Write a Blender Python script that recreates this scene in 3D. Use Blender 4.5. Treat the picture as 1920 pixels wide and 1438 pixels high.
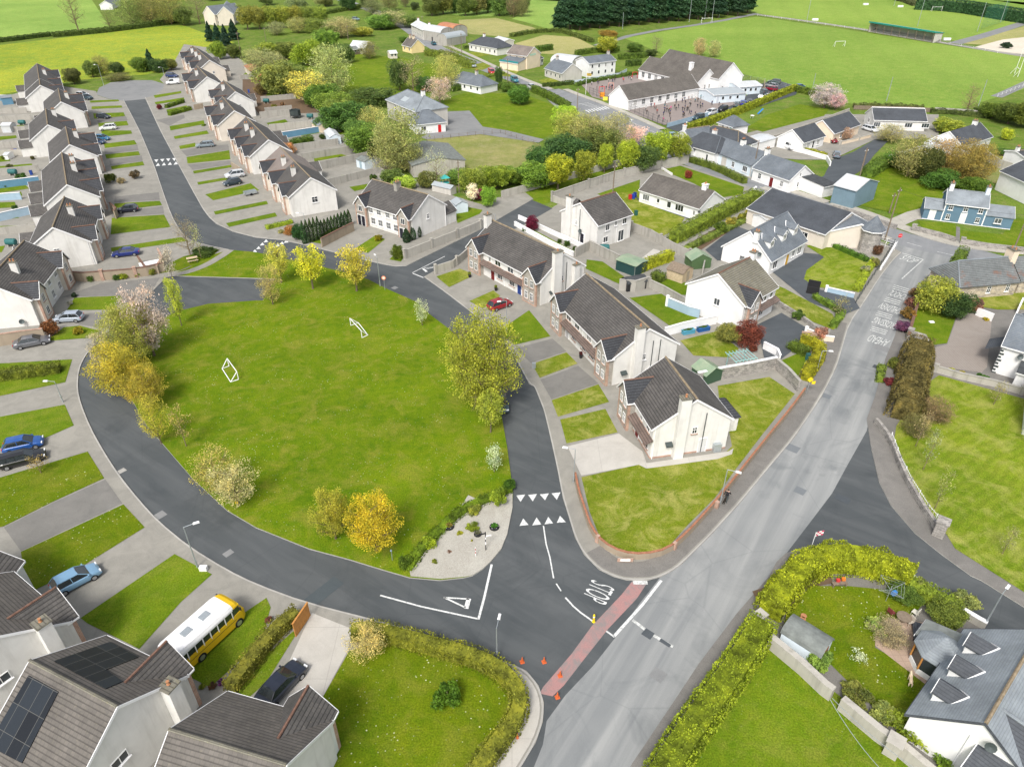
import bpy, math, random
from mathutils import Vector, Matrix
R=math.radians
D=bpy.data
scn=bpy.context.scene
for o in list(D.objects): D.objects.remove(o)
COL=scn.collection
# ---------------- camera, sky, sun, exposure ----------------
F=1340.0; TH=math.atan(889/1340.0); HC=52.0
SN,CS=math.sin(TH),math.cos(TH)
cam=D.cameras.new('camera'); cam.sensor_width=36; cam.lens=36*F/1920; cam.clip_end=9000; cam.clip_start=1
co=D.objects.new('camera',cam); COL.objects.link(co)
co.location=(0,0,HC); co.rotation_euler=(math.pi/2-TH,0,0); scn.camera=co
scn.render.resolution_x=1024; scn.render.resolution_y=766
SUN_EL,SUN_AZ=50,-160      # azimuth clockwise from +Y (away from camera)
w=D.worlds.new("World"); scn.world=w; w.use_nodes=True
nt=w.node_tree; bg=nt.nodes['Background']
sky=nt.nodes.new('ShaderNodeTexSky'); sky.sky_type='NISHITA'; sky.sun_disc=False
sky.sun_elevation=R(SUN_EL); sky.sun_rotation=R(SUN_AZ); sky.air_density=1.0; sky.dust_density=4.0; sky.ozone_density=1.0
hs=nt.nodes.new('ShaderNodeHueSaturation'); hs.inputs['Saturation'].default_value=.4; nt.links.new(sky.outputs[0],hs.inputs['Color']); nt.links.new(hs.outputs[0],bg.inputs[0]); bg.inputs[1].default_value=0.13
sl=D.lights.new('sun','SUN'); sl.energy=1.9; sl.angle=R(14); sl.color=(1,0.955,0.89)
so=D.objects.new('sun',sl); COL.objects.link(so)
sd=Vector((math.sin(R(SUN_AZ))*math.cos(R(SUN_EL)),math.cos(R(SUN_AZ))*math.cos(R(SUN_EL)),math.sin(R(SUN_EL))))
so.rotation_euler=sd.to_track_quat('Z','Y').to_euler(); so.location=(0,0,80)
vs=scn.view_settings; vs.view_transform='Standard'; vs.look='None'; vs.gamma=1; vs.exposure=0.66
# ---------------- helpers ----------------
def P(px,py,z=0.0):
    u=(px-960)/F; t=(py-719)/F; d=(HC-z)/(SN+t*CS)
    return Vector((u*d,(CS-t*SN)*d,z))
def Q(v):
    dz=v[2]-HC; f=v[1]*CS-dz*SN; dn=-(dz*CS)-v[1]*SN
    return (960+F*v[0]/f,719+F*dn/f)
def hfor(b,py):
    lo,hi=0.0,45.0
    for _ in range(40):
        m=(lo+hi)/2
        if Q((b[0],b[1],m))[1]>py: lo=m
        else: hi=m
    return lo
def mpp(px,py):   # metres per photo pixel (sideways) at ground point
    return (P(px+1,py)-P(px,py)).length
def tag(o,label=None,cat=None,group=None,kind=None):
    if label: o['label']=label
    if cat: o['category']=cat
    if group: o['group']=group
    if kind: o['kind']=kind
    return o
def empty(name,loc=(0,0,0),rz=0,label=None,cat=None,group=None):
    o=D.objects.new(name,None); o.empty_display_size=.3; COL.objects.link(o)
    o.location=loc; o.rotation_euler=(0,0,rz); return tag(o,label,cat,group)
class MB:
    def __init__(s): s.v=[];s.f=[];s.m=[]
    def face(s,pts,m=0):
        n=len(s.v); s.v+=[tuple(p) for p in pts]; s.f.append(tuple(range(n,n+len(pts)))); s.m.append(m)
    def poly(s,vs,fs,m=0):
        n=len(s.v); s.v+=[tuple(p) for p in vs]
        for f in fs: s.f.append(tuple(n+i for i in f)); s.m.append(m)
    def box(s,c,d,rz=0,m=0,taper=1.0,nobot=False):
        cx,cy,cz=c; x,y,z=d[0]/2,d[1]/2,d[2]/2; c_,s_=math.cos(rz),math.sin(rz); vs=[]
        for k,t in ((-z,1),(z,taper)):
            for a,b in ((-x,-y),(x,-y),(x,y),(-x,y)):
                a*=t;b*=t; vs.append((cx+a*c_-b*s_,cy+a*s_+b*c_,cz+k))
        fs=[(4,5,6,7),(0,1,5,4),(1,2,6,5),(2,3,7,6),(3,0,4,7)]
        if not nobot: fs.append((3,2,1,0))
        s.poly(vs,fs,m)
    def bx(s,x0,x1,y0,y1,z0,z1,m=0): s.box(((x0+x1)/2,(y0+y1)/2,(z0+z1)/2),(abs(x1-x0),abs(y1-y0),abs(z1-z0)),m=m)
    def tube(s,a,b,r0,r1=None,n=6,m=0,cap=True):
        a=Vector(a);b=Vector(b); r1=r0 if r1 is None else r1
        d=(b-a); 
        if d.length<1e-6: return
        d.normalize(); u=d.orthogonal().normalized(); w_=d.cross(u)
        vs=[]
        for p,r in ((a,r0),(b,r1)):
            for i in range(n):
                t=2*math.pi*i/n; vs.append(p+u*(r*math.cos(t))+w_*(r*math.sin(t)))
        fs=[(i,(i+1)%n,n+(i+1)%n,n+i) for i in range(n)]
        if cap: fs+= [tuple(range(n-1,-1,-1)),tuple(range(n,2*n))]
        s.poly(vs,fs,m)
    def prism(s,pts,z0,z1,m=0,ms=None,top=True):
        """vertical prism over xy polygon"""
        n=len(pts); ms=m if ms is None else ms
        a=sum(pts[i][0]*pts[(i+1)%n][1]-pts[(i+1)%n][0]*pts[i][1] for i in range(n))
        if a<0: pts=pts[::-1]
        vs=[(p[0],p[1],z0) for p in pts]+[(p[0],p[1],z1) for p in pts]
        if top: s.poly(vs,[tuple(range(n,2*n))],m)
        s.poly(vs,[(i,(i+1)%n,n+(i+1)%n,n+i) for i in range(n)],ms)
    def lathe(s,c,prof,n=12,m=0):
        vs=[]
        for r,z in prof:
            for i in range(n):
                t=2*math.pi*i/n; vs.append((c[0]+r*math.cos(t),c[1]+r*math.sin(t),c[2]+z))
        k=len(prof); fs=[]
        for j in range(k-1):
            for i in range(n): fs.append((j*n+i,j*n+(i+1)%n,(j+1)*n+(i+1)%n,(j+1)*n+i))
        fs.append(tuple(range((k-1)*n,k*n)))
        s.poly(vs,fs,m)
    def mesh(s,name,mats,smooth=False,uv=True):
        me=D.meshes.new(name); me.from_pydata(s.v,[],s.f)
        if not isinstance(mats,(list,tuple)): mats=[mats]
        for m in mats: me.materials.append(m)
        me.polygons.foreach_set('material_index',s.m)
        if smooth: me.polygons.foreach_set('use_smooth',[True]*len(s.f))
        if uv:
            l=me.uv_layers.new(name='UVMap'); me.update()
            buf=[0.0]*(2*len(me.loops)); V=me.vertices
            for p in me.polygons:
                n=p.normal
                if abs(n.z)>.9995: ux,uy=Vector((1,0,0)),Vector((0,1,0))
                else:
                    ux=Vector((-n.y,n.x,0)).normalized(); uy=n.cross(ux)
                for li in p.loop_indices:
                    c=V[me.loops[li].vertex_index].co
                    buf[2*li]=c.dot(ux); buf[2*li+1]=c.dot(uy)
            l.data.foreach_set('uv',buf)
        me.update(); return me
    def build(s,name,mats,parent=None,smooth=False,uv=True,**kw):
        o=D.objects.new(name,s.mesh(name,mats,smooth,uv)); COL.objects.link(o)
        if parent: o.parent=parent
        return tag(o,**kw)
def inst(name,me,parent=None,loc=(0,0,0),rz=0,sc=1,color=None,**kw):
    o=D.objects.new(name,me); COL.objects.link(o)
    if parent: o.parent=parent
    o.location=loc; o.rotation_euler=(0,0,rz)
    o.scale=(sc,sc,sc) if not isinstance(sc,(tuple,list)) else sc
    if color: o.color=(*color,1)
    return tag(o,**kw)
def copy_tree(o,parent=None,kids=None):
    c=o.copy(); COL.objects.link(c); c.parent=parent
    for k in (kids[o] if kids and o in kids else o.children): copy_tree(k,c,kids)
    return c
# ---------------- materials ----------------
def nmat(name,rough=.85,spec=.3,metal=0):
    m=D.materials.new(name); m.use_nodes=True; t=m.node_tree; b=t.nodes['Principled BSDF']
    b.inputs['Roughness'].default_value=rough; b.inputs['Specular IOR Level'].default_value=spec; b.inputs['Metallic'].default_value=metal
    return m,t,b
def N(t,ty,**kw):
    n=t.nodes.new('ShaderNode'+ty)
    for k,v in kw.items():
        if k.startswith('i_'): n.inputs[k[2:].replace('_',' ')].default_value=v
        else: setattr(n,k,v)
    return n
def coords(t,kind,scale=None):
    if kind=='pos': o=N(t,'NewGeometry').outputs['Position']
    else: o=N(t,'TexCoord').outputs[kind]
    if scale:
        mp=N(t,'Mapping'); mp.inputs['Scale'].default_value=scale; t.links.new(o,mp.inputs[0]); o=mp.outputs[0]
    return o
def noise(t,co_,scale,detail=3,rough=.6,dist=0):
    n=N(t,'TexNoise'); n.inputs['Scale'].default_value=scale; n.inputs['Detail'].default_value=detail; n.inputs['Roughness'].default_value=rough; n.inputs['Distortion'].default_value=dist
    t.links.new(co_,n.inputs['Vector']); return n.outputs['Fac']
def ramp(t,fac,stops,interp='LINEAR'):
    r=N(t,'ValToRGB'); r.color_ramp.interpolation=interp; e=r.color_ramp.elements
    while len(e)<len(stops): e.new(.5)
    for i,(p,c) in enumerate(stops):
        e[i].position=p; e[i].color=(*c,1) if len(c)==3 else c
    t.links.new(fac,r.inputs[0]); return r.outputs[0]
def mix(t,fac,a,b,mode='MIX'):
    n=N(t,'Mix',data_type='RGBA',blend_type=mode)
    for i,x in ((0,fac),(6,a),(7,b)):
        if hasattr(x,'is_linked') or hasattr(x,'links'): t.links.new(x,n.inputs[i])
        elif isinstance(x,(int,float)): n.inputs[i].default_value=x if i==0 else (x,x,x,1)
        else: n.inputs[i].default_value=(*x,1)
    return n.outputs[2]
def bump(t,b,h,strength=.3,dist=.05):
    n=N(t,'Bump'); n.inputs['Strength'].default_value=strength; n.inputs['Distance'].default_value=dist
    t.links.new(h,n.inputs['Height']); t.links.new(n.outputs[0],b.inputs['Normal'])
G3=lambda v:(v,v,v)
def plain(name,c,rough=.6,spec=.4,metal=0,var=.12,scale=6,kind='Object'):
    m,t,b=nmat(name,rough,spec,metal); k=coords(t,kind)
    f=noise(t,k,scale); c2=ramp(t,f,[(.25,tuple(x*(1-var) for x in c)),(.75,tuple(min(1,x*(1+var)) for x in c))])
    t.links.new(c2,b.inputs['Base Color']); return m
def objcol(name,rough=.5,spec=.5,metal=0,coat=0,var=.08,scale=3):
    m,t,b=nmat(name,rough,spec,metal); oi=N(t,'ObjectInfo'); k=coords(t,'Object'); f=noise(t,k,scale)
    v=ramp(t,f,[(.3,G3(1-var)),(.7,G3(1+var*.0))]); c=mix(t,1.0,oi.outputs['Color'],v,'MULTIPLY')
    t.links.new(c,b.inputs['Base Color']); b.inputs['Coat Weight'].default_value=coat; b.inputs['Coat Roughness'].default_value=.08
    return m
def roofmat(name,c,c2,lich=(.22,.2,.1),lam=.35,row=.33,w=.35,amp=.5,spec=.35,lsc=5):
    """tiled or slated roof: UV in metres, v runs up the slope; lich = lichen colour, lam its amount"""
    m,t,b=nmat(name,.72,spec); uv=coords(t,'UV')
    br=N(t,'TexBrick'); br.offset=.5; br.inputs['Scale'].default_value=1; br.inputs['Brick Width'].default_value=w; br.inputs['Row Height'].default_value=row
    br.inputs['Mortar Size'].default_value=.012; br.inputs['Mortar Smooth'].default_value=.6; br.inputs['Bias'].default_value=0
    br.inputs['Color1'].default_value=(*c,1); br.inputs['Color2'].default_value=(*c2,1); br.inputs['Mortar'].default_value=(*[x*amp for x in c],1)
    t.links.new(uv,br.inputs['Vector'])
    k=coords(t,'pos'); big=noise(t,k,.35,4,.65); sm=noise(t,k,lsc,4,.7)
    col=mix(t,1,br.outputs['Color'],ramp(t,big,[(.3,G3(.78)),(.7,G3(1.22))]),'MULTIPLY')
    lf=ramp(t,sm,[(.56,G3(0)),(.74,G3(lam))]); col=mix(t,lf,col,lich)
    t.links.new(col,b.inputs['Base Color'])
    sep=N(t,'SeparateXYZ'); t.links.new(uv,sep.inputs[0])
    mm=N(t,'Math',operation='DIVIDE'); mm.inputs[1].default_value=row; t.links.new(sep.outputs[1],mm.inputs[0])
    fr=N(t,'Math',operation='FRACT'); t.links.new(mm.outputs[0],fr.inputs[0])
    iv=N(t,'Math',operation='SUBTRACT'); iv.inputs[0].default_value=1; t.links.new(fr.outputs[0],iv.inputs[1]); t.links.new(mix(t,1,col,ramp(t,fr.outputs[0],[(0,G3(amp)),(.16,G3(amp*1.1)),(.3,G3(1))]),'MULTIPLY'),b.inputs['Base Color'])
    bump(t,b,iv.outputs[0],.55,.06); return m
def corrmat(name,c,rust=(.25,.1,.05),ram=.0,period=.5):
    m,t,b=nmat(name,.5,.4,.1); uv=coords(t,'UV'); wv=N(t,'TexWave',wave_type='BANDS',bands_direction='X'); wv.inputs['Scale'].default_value=.314/period*2
    t.links.new(uv,wv.inputs[0]); k=coords(t,'pos'); f=noise(t,k,.5,4); 
    col=mix(t,1,c,ramp(t,wv.outputs['Fac'],[(0,G3(.8)),(1,G3(1.08))]),'MULTIPLY')
    col=mix(t,ramp(t,f,[(.45,G3(0)),(.6,G3(ram))]),col,rust); t.links.new(col,b.inputs['Base Color']); bump(t,b,wv.outputs['Fac'],.4,.04); return m
def wallmat(name,c,dirt=.5,dc=(.3,.28,.24),bs=.15):
    """rendered wall: streaks of dirt running down from the eaves and blotches"""
    m,t,b=nmat(name,.9,.15); k=coords(t,'pos'); ks=coords(t,'pos',(1.2,1.2,.12))
    f=noise(t,ks,1.1,4,.65); g=noise(t,k,.6,4,.6); fine=noise(t,k,14,2)
    col=mix(t,ramp(t,f,[(.5,G3(0)),(.8,G3(dirt))]),c,dc)
    col=mix(t,1,col,ramp(t,g,[(.3,G3(.9)),(.7,G3(1.04))]),'MULTIPLY')
    t.links.new(col,b.inputs['Base Color']); bump(t,b,fine,bs,.02); return m
def stonemat(name,c1,c2,mortar,w=.45,h=.22,disp=.25):
    m,t,b=nmat(name,.92,.15); uv=coords(t,'UV')
    br=N(t,'TexBrick'); br.offset=.5; br.inputs['Scale'].default_value=1; br.inputs['Brick Width'].default_value=w; br.inputs['Row Height'].default_value=h
    br.inputs['Mortar Size'].default_value=.02; br.inputs['Color1'].default_value=(*c1,1); br.inputs['Color2'].default_value=(*c2,1); br.inputs['Mortar'].default_value=(*mortar,1)
    n=N(t,'TexNoise'); n.inputs['Scale'].default_value=2.5; t.links.new(uv,n.inputs['Vector'])
    mx=mix(t,disp*.25,uv,n.outputs['Color']); t.links.new(mx,br.inputs['Vector'])
    k=coords(t,'pos'); g=noise(t,k,1.3,4); col=mix(t,1,br.outputs['Color'],ramp(t,g,[(.3,G3(.75)),(.7,G3(1.2))]),'MULTIPLY')
    t.links.new(col,b.inputs['Base Color']); bump(t,b,br.outputs['Fac'],-.3,.03); return m
def grassmat(name,c1,c2,c3,dry=(.3,.27,.07),dam=.35,daisy=0.0,stripe=None,fs=1.0,patch=.12):
    """mown grass: broad patches, medium mottling, fine blades, optional daisies and mower lines"""
    m,t,b=nmat(name,.95,.1); k=coords(t,'pos')
    a=noise(t,k,patch,4,.6); bb=noise(t,k,.9*fs,4,.7); cc=noise(t,k,7*fs,3,.75); dd=noise(t,k,.33,5,.72,.6)
    col=mix(t,ramp(t,a,[(.32,G3(0)),(.68,G3(1))]),c1,c2)
    col=mix(t,ramp(t,bb,[(.35,G3(0)),(.7,G3(.75))]),col,c3)
    col=mix(t,1,col,ramp(t,noise(t,k,patch*.55,3,.6,.8),[(.3,(.8,.86,.8)),(.7,(1.22,1.14,1.2))]),'MULTIPLY')
    if stripe:
        mp=N(t,'Mapping'); mp.inputs['Rotation'].default_value=(0,0,stripe[0]); t.links.new(k,mp.inputs[0])
        wv=N(t,'TexWave',wave_type='BANDS',bands_direction='X'); wv.inputs['Scale'].default_value=.314/stripe[1]; wv.inputs['Distortion'].default_value=stripe[2]; wv.inputs['Detail'].default_value=2; wv.inputs['Detail Scale'].default_value=.5
        t.links.new(mp.outputs[0],wv.inputs[0])
        col=mix(t,1,col,ramp(t,wv.outputs['Fac'],[(.2,G3(1-stripe[3])),(.8,G3(1+stripe[3]))]),'MULTIPLY')
    col=mix(t,ramp(t,dd,[(.47,G3(0)),(.7,G3(dam))]),col,dry)
    col=mix(t,1,col,ramp(t,cc,[(.25,G3(.5)),(.75,G3(1.5))]),'MULTIPLY')
    if daisy:
        vo=N(t,'TexVoronoi'); vo.inputs['Scale'].default_value=2.3; t.links.new(k,vo.inputs['Vector'])
        pt=ramp(t,vo.outputs['Distance'],[(.1,G3(1)),(.16,G3(0))]); dens=ramp(t,noise(t,k,.22,4,.7),[(.46,G3(0)),(.62,G3(daisy))])
        col=mix(t,mix(t,1,pt,dens,'MULTIPLY'),col,(.62,.64,.4))
    t.links.new(col,b.inputs['Base Color']); bump(t,b,cc,.5,.12); return m
def P0(px,py):
    u=(px-960)/F; t=(py-719)/F; d=HC/(SN+t*CS); return (u*d,(CS-t*SN)*d)
def roadmat(name,c,lt,dk,wet=.45,along=(0,0),grain=.18,crack=.22):
    """asphalt with paler worn tracks and darker patches, stretched along the given direction"""
    m,t,b=nmat(name,.8,.25); k=coords(t,'pos'); mp=N(t,'Mapping'); mp.vector_type='TEXTURE'; mp.inputs['Rotation'].default_value=(0,0,along[0]-math.pi/2); mp.inputs['Scale'].default_value=(1,1/(.06+along[1]),1)
    t.links.new(k,mp.inputs[0]); s=noise(t,mp.outputs[0],.55,4,.6,.3); g=noise(t,k,.16,5,.65,1.2); f=noise(t,k,18,2,.8)
    col=mix(t,ramp(t,s,[(.42,G3(0)),(.72,G3(wet))]),c,lt)
    col=mix(t,ramp(t,g,[(.5,G3(0)),(.72,G3(.65))]),col,dk)
    col=mix(t,ramp(t,noise(t,k,.07,3,.6),[(.45,G3(0)),(.65,G3(.35))]),col,lt)
    vo=N(t,'TexVoronoi',feature='DISTANCE_TO_EDGE'); vo.inputs['Scale'].default_value=.11; kk=mix(t,.5,k,N(t,'TexNoise').outputs['Color'],'ADD'); t.links.new(kk,vo.inputs['Vector']); col=mix(t,ramp(t,vo.outputs['Distance'],[(.0025,G3(crack)),(.006,G3(0))]),col,dk)
    col=mix(t,1,col,ramp(t,f,[(.2,G3(1-grain)),(.8,G3(1+grain))]),'MULTIPLY')
    t.links.new(col,b.inputs['Base Color']); bump(t,b,f,.2,.02); return m
def concmat(name,c,dk,joint=0,spk=0.15,sj=.6):
    m,t,b=nmat(name,.88,.2); k=coords(t,'pos'); g=noise(t,k,.5,5,.7,.8); g2=noise(t,k,.11,4,.6); f=noise(t,k,22,2,.8)
    col=mix(t,ramp(t,g,[(.4,G3(0)),(.72,G3(.8))]),c,dk); col=mix(t,ramp(t,g2,[(.4,G3(0)),(.7,G3(.5))]),col,dk)
    if joint:
        br=N(t,'TexBrick'); br.offset=0; br.inputs['Scale'].default_value=1; br.inputs['Brick Width'].default_value=joint; br.inputs['Row Height'].default_value=joint
        br.inputs['Mortar Size'].default_value=.03; t.links.new(k,br.inputs['Vector'])
        col=mix(t,ramp(t,br.outputs['Fac'],[(0,G3(0)),(1,G3(sj))]),col,tuple(x*.5 for x in dk))
    col=mix(t,1,col,ramp(t,f,[(.2,G3(1-spk)),(.8,G3(1+spk))]),'MULTIPLY')
    t.links.new(col,b.inputs['Base Color']); bump(t,b,f,.15,.02); return m
def leafmat(name,trans=.25,var=.45,cs=1.0,lo=(.45,.52,.55)):
    """leaf colour = the object's colour, varied leaf by leaf and in clumps"""
    m,t,b=nmat(name,.65,.25); oi=N(t,'ObjectInfo'); ge=N(t,'NewGeometry'); k=coords(t,'Object')
    v=ramp(t,ge.outputs['Random Per Island'],[(0,G3(1-var)),(1,G3(1+var))]); c=mix(t,1,oi.outputs['Color'],v,'MULTIPLY')
    v2=ramp(t,noise(t,k,cs,3),[(.34,lo),(.5,(.95,.95,.9)),(.66,(1.5,1.38,1.15))]); c=mix(t,1,c,v2,'MULTIPLY')
    t.links.new(c,b.inputs['Base Color'])
    tr=N(t,'BsdfTranslucent'); t.links.new(c,tr.inputs[0]); ms=N(t,'MixShader'); ms.inputs[0].default_value=trans
    t.links.new(b.outputs[0],ms.inputs[1]); t.links.new(tr.outputs[0],ms.inputs[2]); t.links.new(ms.outputs[0],t.nodes['Material Output'].inputs[0]); return m
M={}
M['leaf']=leafmat('leaf',.35,.3); M['needle']=leafmat('needle',.08,.35); M['hedge']=leafmat('hedge_leaf',.2,.5,.9,(.42,.42,.4)); M['petal']=leafmat('petal',.35,.2)
M['bark']=plain('bark',(.16,.125,.09),.95,.1,var=.35,scale=9); M['twig']=plain('twig',(.2,.155,.1),.95,.1,var=.3,scale=9)
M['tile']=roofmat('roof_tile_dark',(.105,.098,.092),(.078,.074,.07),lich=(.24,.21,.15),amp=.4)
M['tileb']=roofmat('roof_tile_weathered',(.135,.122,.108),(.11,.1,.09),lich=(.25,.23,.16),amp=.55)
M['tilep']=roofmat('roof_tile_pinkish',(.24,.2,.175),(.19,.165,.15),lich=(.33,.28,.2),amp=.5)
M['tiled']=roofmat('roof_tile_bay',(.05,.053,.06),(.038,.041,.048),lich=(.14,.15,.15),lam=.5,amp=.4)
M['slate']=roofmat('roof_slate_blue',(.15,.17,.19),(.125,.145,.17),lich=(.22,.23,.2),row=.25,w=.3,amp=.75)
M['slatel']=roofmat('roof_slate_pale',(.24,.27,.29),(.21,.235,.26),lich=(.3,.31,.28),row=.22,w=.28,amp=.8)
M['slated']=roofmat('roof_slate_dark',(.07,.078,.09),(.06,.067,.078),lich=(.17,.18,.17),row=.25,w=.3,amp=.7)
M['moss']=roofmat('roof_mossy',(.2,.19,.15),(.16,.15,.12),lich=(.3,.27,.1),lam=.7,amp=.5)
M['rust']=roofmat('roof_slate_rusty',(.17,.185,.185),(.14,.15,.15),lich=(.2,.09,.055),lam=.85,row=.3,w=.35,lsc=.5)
M['corr']=corrmat('corrugated_grey',(.38,.42,.44)); M['corrw']=corrmat('corrugated_white',(.58,.61,.63),(.45,.42,.38),.3)
M['corrg']=corrmat('corrugated_green',(.24,.33,.22),(.4,.42,.3),.4); M['corrr']=corrmat('corrugated_rust',(.42,.16,.08),(.5,.25,.12),.6)
M['felt']=plain('roof_felt',(.17,.185,.175),.95,.1,var=.3,scale=1.5); M['feltd']=plain('roof_felt_dark',(.06,.065,.07),.9,.2,var=.3,scale=1.5)
M['ridge']=plain('ridge_tile',(.25,.2,.135),.9,.1,var=.35,scale=3); M['canopy']=roofmat('canopy_tile_brown',(.17,.125,.105),(.14,.105,.09),lich=(.22,.19,.15),row=.3,w=.3); M['ridger']=plain('ridge_tile_red',(.17,.1,.075),.9,.1,var=.35,scale=3)
M['render']=wallmat('render_white',(.7,.69,.66),.6,(.44,.42,.38)); M['cream']=wallmat('render_cream',(.66,.6,.52),.3,(.45,.4,.33))
M['white']=wallmat('render_bright',(.77,.77,.76),.2,(.6,.6,.58)); M['greyr']=wallmat('render_grey',(.52,.5,.46),.55,(.32,.3,.27))
M['paleb']=wallmat('render_pale_blue',(.62,.7,.76),.15,(.5,.55,.58)); M['blueh']=wallmat('render_blue_grey',(.12,.2,.27),.2,(.1,.16,.21))
M['storeb']=wallmat('store_blue_grey',(.17,.25,.3),.35,(.12,.17,.2)); M['peach']=wallmat('render_peach',(.74,.62,.48),.2,(.6,.5,.4)); M['yellow']=wallmat('render_yellow',(.78,.62,.32),.2,(.6,.5,.3))
M['stoneg']=stonemat('stone_cladding',(.36,.33,.29),(.28,.26,.23),(.42,.4,.36),.3,.15)
M['stone']=stonemat('stone_rubble',(.34,.32,.29),(.2,.19,.18),(.38,.36,.33),.4,.22,.9)
M['stoney']=stonemat('stone_rubble_warm',(.5,.42,.31),(.3,.26,.22),(.55,.5,.42),.45,.24,.9)
M['capb']=plain('brick_coping',(.32,.15,.09),.9,.1,var=.3,scale=5); M['brick']=stonemat('brick_red',(.42,.18,.1),(.35,.14,.08),(.45,.38,.32),.22,.08,0)
M['block']=wallmat('block_wall',(.37,.355,.32),.75,(.16,.155,.14),.3); M['blockl']=wallmat('block_wall_pale',(.43,.41,.365),.75,(.2,.19,.16),.3)
M['dash']=wallmat('wall_pebbledash',(.34,.28,.21),.5,(.2,.17,.13),.4); M['wallw']=wallmat('wall_white',(.8,.8,.8),.15,(.6,.6,.58)); M['wallb']=wallmat('wall_blue',(.12,.25,.36),.3,(.1,.2,.3)); M['walllb']=wallmat('wall_light_blue',(.34,.46,.56),.3,(.25,.35,.42))
M['trim']=plain('white_trim',(.8,.8,.8),.4,.4,var=.04); M['frame']=plain('window_frame',(.8,.8,.79),.35,.5,var=.03)
m,t,b=nmat('window_glass',.08,.8); fz=N(t,'LayerWeight'); fz.inputs[0].default_value=.35
oi=N(t,'ObjectInfo'); t.links.new(ramp(t,oi.outputs['Random'],[(0,(.02,.024,.028)),(.7,(.04,.05,.058)),(.88,(.12,.13,.14)),(1,(.4,.4,.38))]),b.inputs['Base Color']); M['glass']=m
M['cargl'],t,b=nmat('car_glass',.05,.9); t.links.new(ramp(t,noise(t,coords(t,'Object'),.8),[(.3,(.015,.02,.022)),(.7,(.035,.045,.05))]),b.inputs['Base Color'])
M['paint']=objcol('car_paint',.3,.5,.15,.8,.03); M['objc']=objcol('painted',.6,.3); M['objm']=objcol('matt_coloured',.9,.15,var=.2)
M['tyre']=plain('rubber',(.02,.02,.022),.85,.2,var=.2); M['rim']=plain('alloy',(.45,.46,.48),.3,.6,.7,var=.1); M['black']=plain('black_plastic',(.02,.02,.022),.5,.4)
M['lampg']=plain('headlight_lens',(.7,.72,.74),.1,.8,var=.05); M['red']=plain('red_lens',(.45,.02,.02),.2,.6,var=.1)
M['steel']=plain('galvanised_steel',(.42,.46,.48),.4,.5,.5,var=.1); M['darkm']=plain('dark_metal',(.06,.075,.075),.5,.4,.3); M['wood']=plain('weathered_wood',(.2,.16,.12),.9,.1,var=.3,scale=3); M['woodo']=plain('orange_wood',(.48,.22,.06),.7,.2,var=.2,scale=4); M['woodl']=plain('pale_wood',(.5,.4,.27),.85,.1,var=.2,scale=4)
M['paintw'],t,b=nmat('road_paint',.75,.2); t.links.new(ramp(t,noise(t,coords(t,'pos'),5,5,.8),[(.36,(.25,.26,.26)),(.47,(.6,.61,.6)),(.75,(.72,.73,.71))]),b.inputs['Base Color']); M['skin']=plain('skin',(.5,.32,.24),.6,.3,var=.05); M['hair']=plain('hair',(.06,.04,.03),.8,.2)
mw,t,b=nmat('worn_road_paint',.8,.2); t.links.new(ramp(t,noise(t,coords(t,'pos'),3.2,5,.8),[(.42,(.34,.35,.34)),(.58,(.66,.67,.64))]),b.inputs['Base Color']); M['paintk']=mw
M['terr']=plain('terracotta',(.42,.2,.1),.8,.2,var=.2); M['solar']=None
m,t,b=nmat('solar_cells',.35,.25); uv=coords(t,'UV'); br=N(t,'TexBrick'); br.offset=0; br.inputs['Scale'].default_value=1; br.inputs['Brick Width'].default_value=1.05; br.inputs['Row Height'].default_value=1.75; br.inputs['Mortar Size'].default_value=.02
br.inputs['Color1'].default_value=(.008,.01,.014,1); br.inputs['Color2'].default_value=(.02,.026,.034,1); br.inputs['Mortar'].default_value=(.09,.09,.085,1); t.links.new(uv,br.inputs['Vector']); t.links.new(br.outputs[0],b.inputs['Base Color']); M['solar']=m
# ground covers
M['green']=grassmat('green_grass',(.1,.172,.004),(.066,.132,.003),(.148,.196,.006),dry=(.23,.21,.035),dam=.6,daisy=.55)
M['lawn']=grassmat('lawn_grass',(.105,.175,.007),(.07,.135,.005),(.145,.195,.01),dry=(.26,.24,.05),dam=.35,daisy=.15)
M['lawnd']=grassmat('lawn_daisies',(.1,.155,.004),(.072,.128,.003),(.14,.175,.006),dry=(.23,.21,.035),dam=.4,daisy=.95)
M['lawnm']=grassmat('lawn_dry_mown',(.13,.185,.009),(.1,.155,.007),(.21,.225,.03),dry=(.38,.35,.11),dam=.75,fs=1.3)
M['lawns']=grassmat('lawn_mown_lines',(.14,.205,.01),(.105,.175,.007),(.2,.235,.025),dry=(.36,.345,.1),dam=.6,stripe=(1.0,1.1,9,.07))
M['field']=grassmat('field_grass',(.2,.32,.06),(.15,.27,.045),(.25,.35,.09),dam=.25,fs=.35,patch=.03)
M['fieldy']=grassmat('field_dandelions',(.22,.3,.035),(.14,.25,.035),(.32,.33,.025),dry=(.4,.36,.04),dam=.6,fs=.22,patch=.03)
M['fieldd']=grassmat('field_dry',(.29,.29,.1),(.24,.26,.08),(.33,.31,.14),dry=(.4,.35,.18),dam=.5,fs=.35,patch=.04)
M['pitch']=grassmat('pitch_grass',(.175,.28,.045),(.14,.245,.03),(.21,.295,.06),dry=(.3,.34,.08),dam=.45,stripe=(.25,14,.8,.02),fs=.3,patch=.012)
M['rough']=grassmat('rough_grass',(.105,.18,.02),(.07,.135,.015),(.145,.195,.035),dry=(.24,.21,.09),dam=.5,fs=.6)
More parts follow.
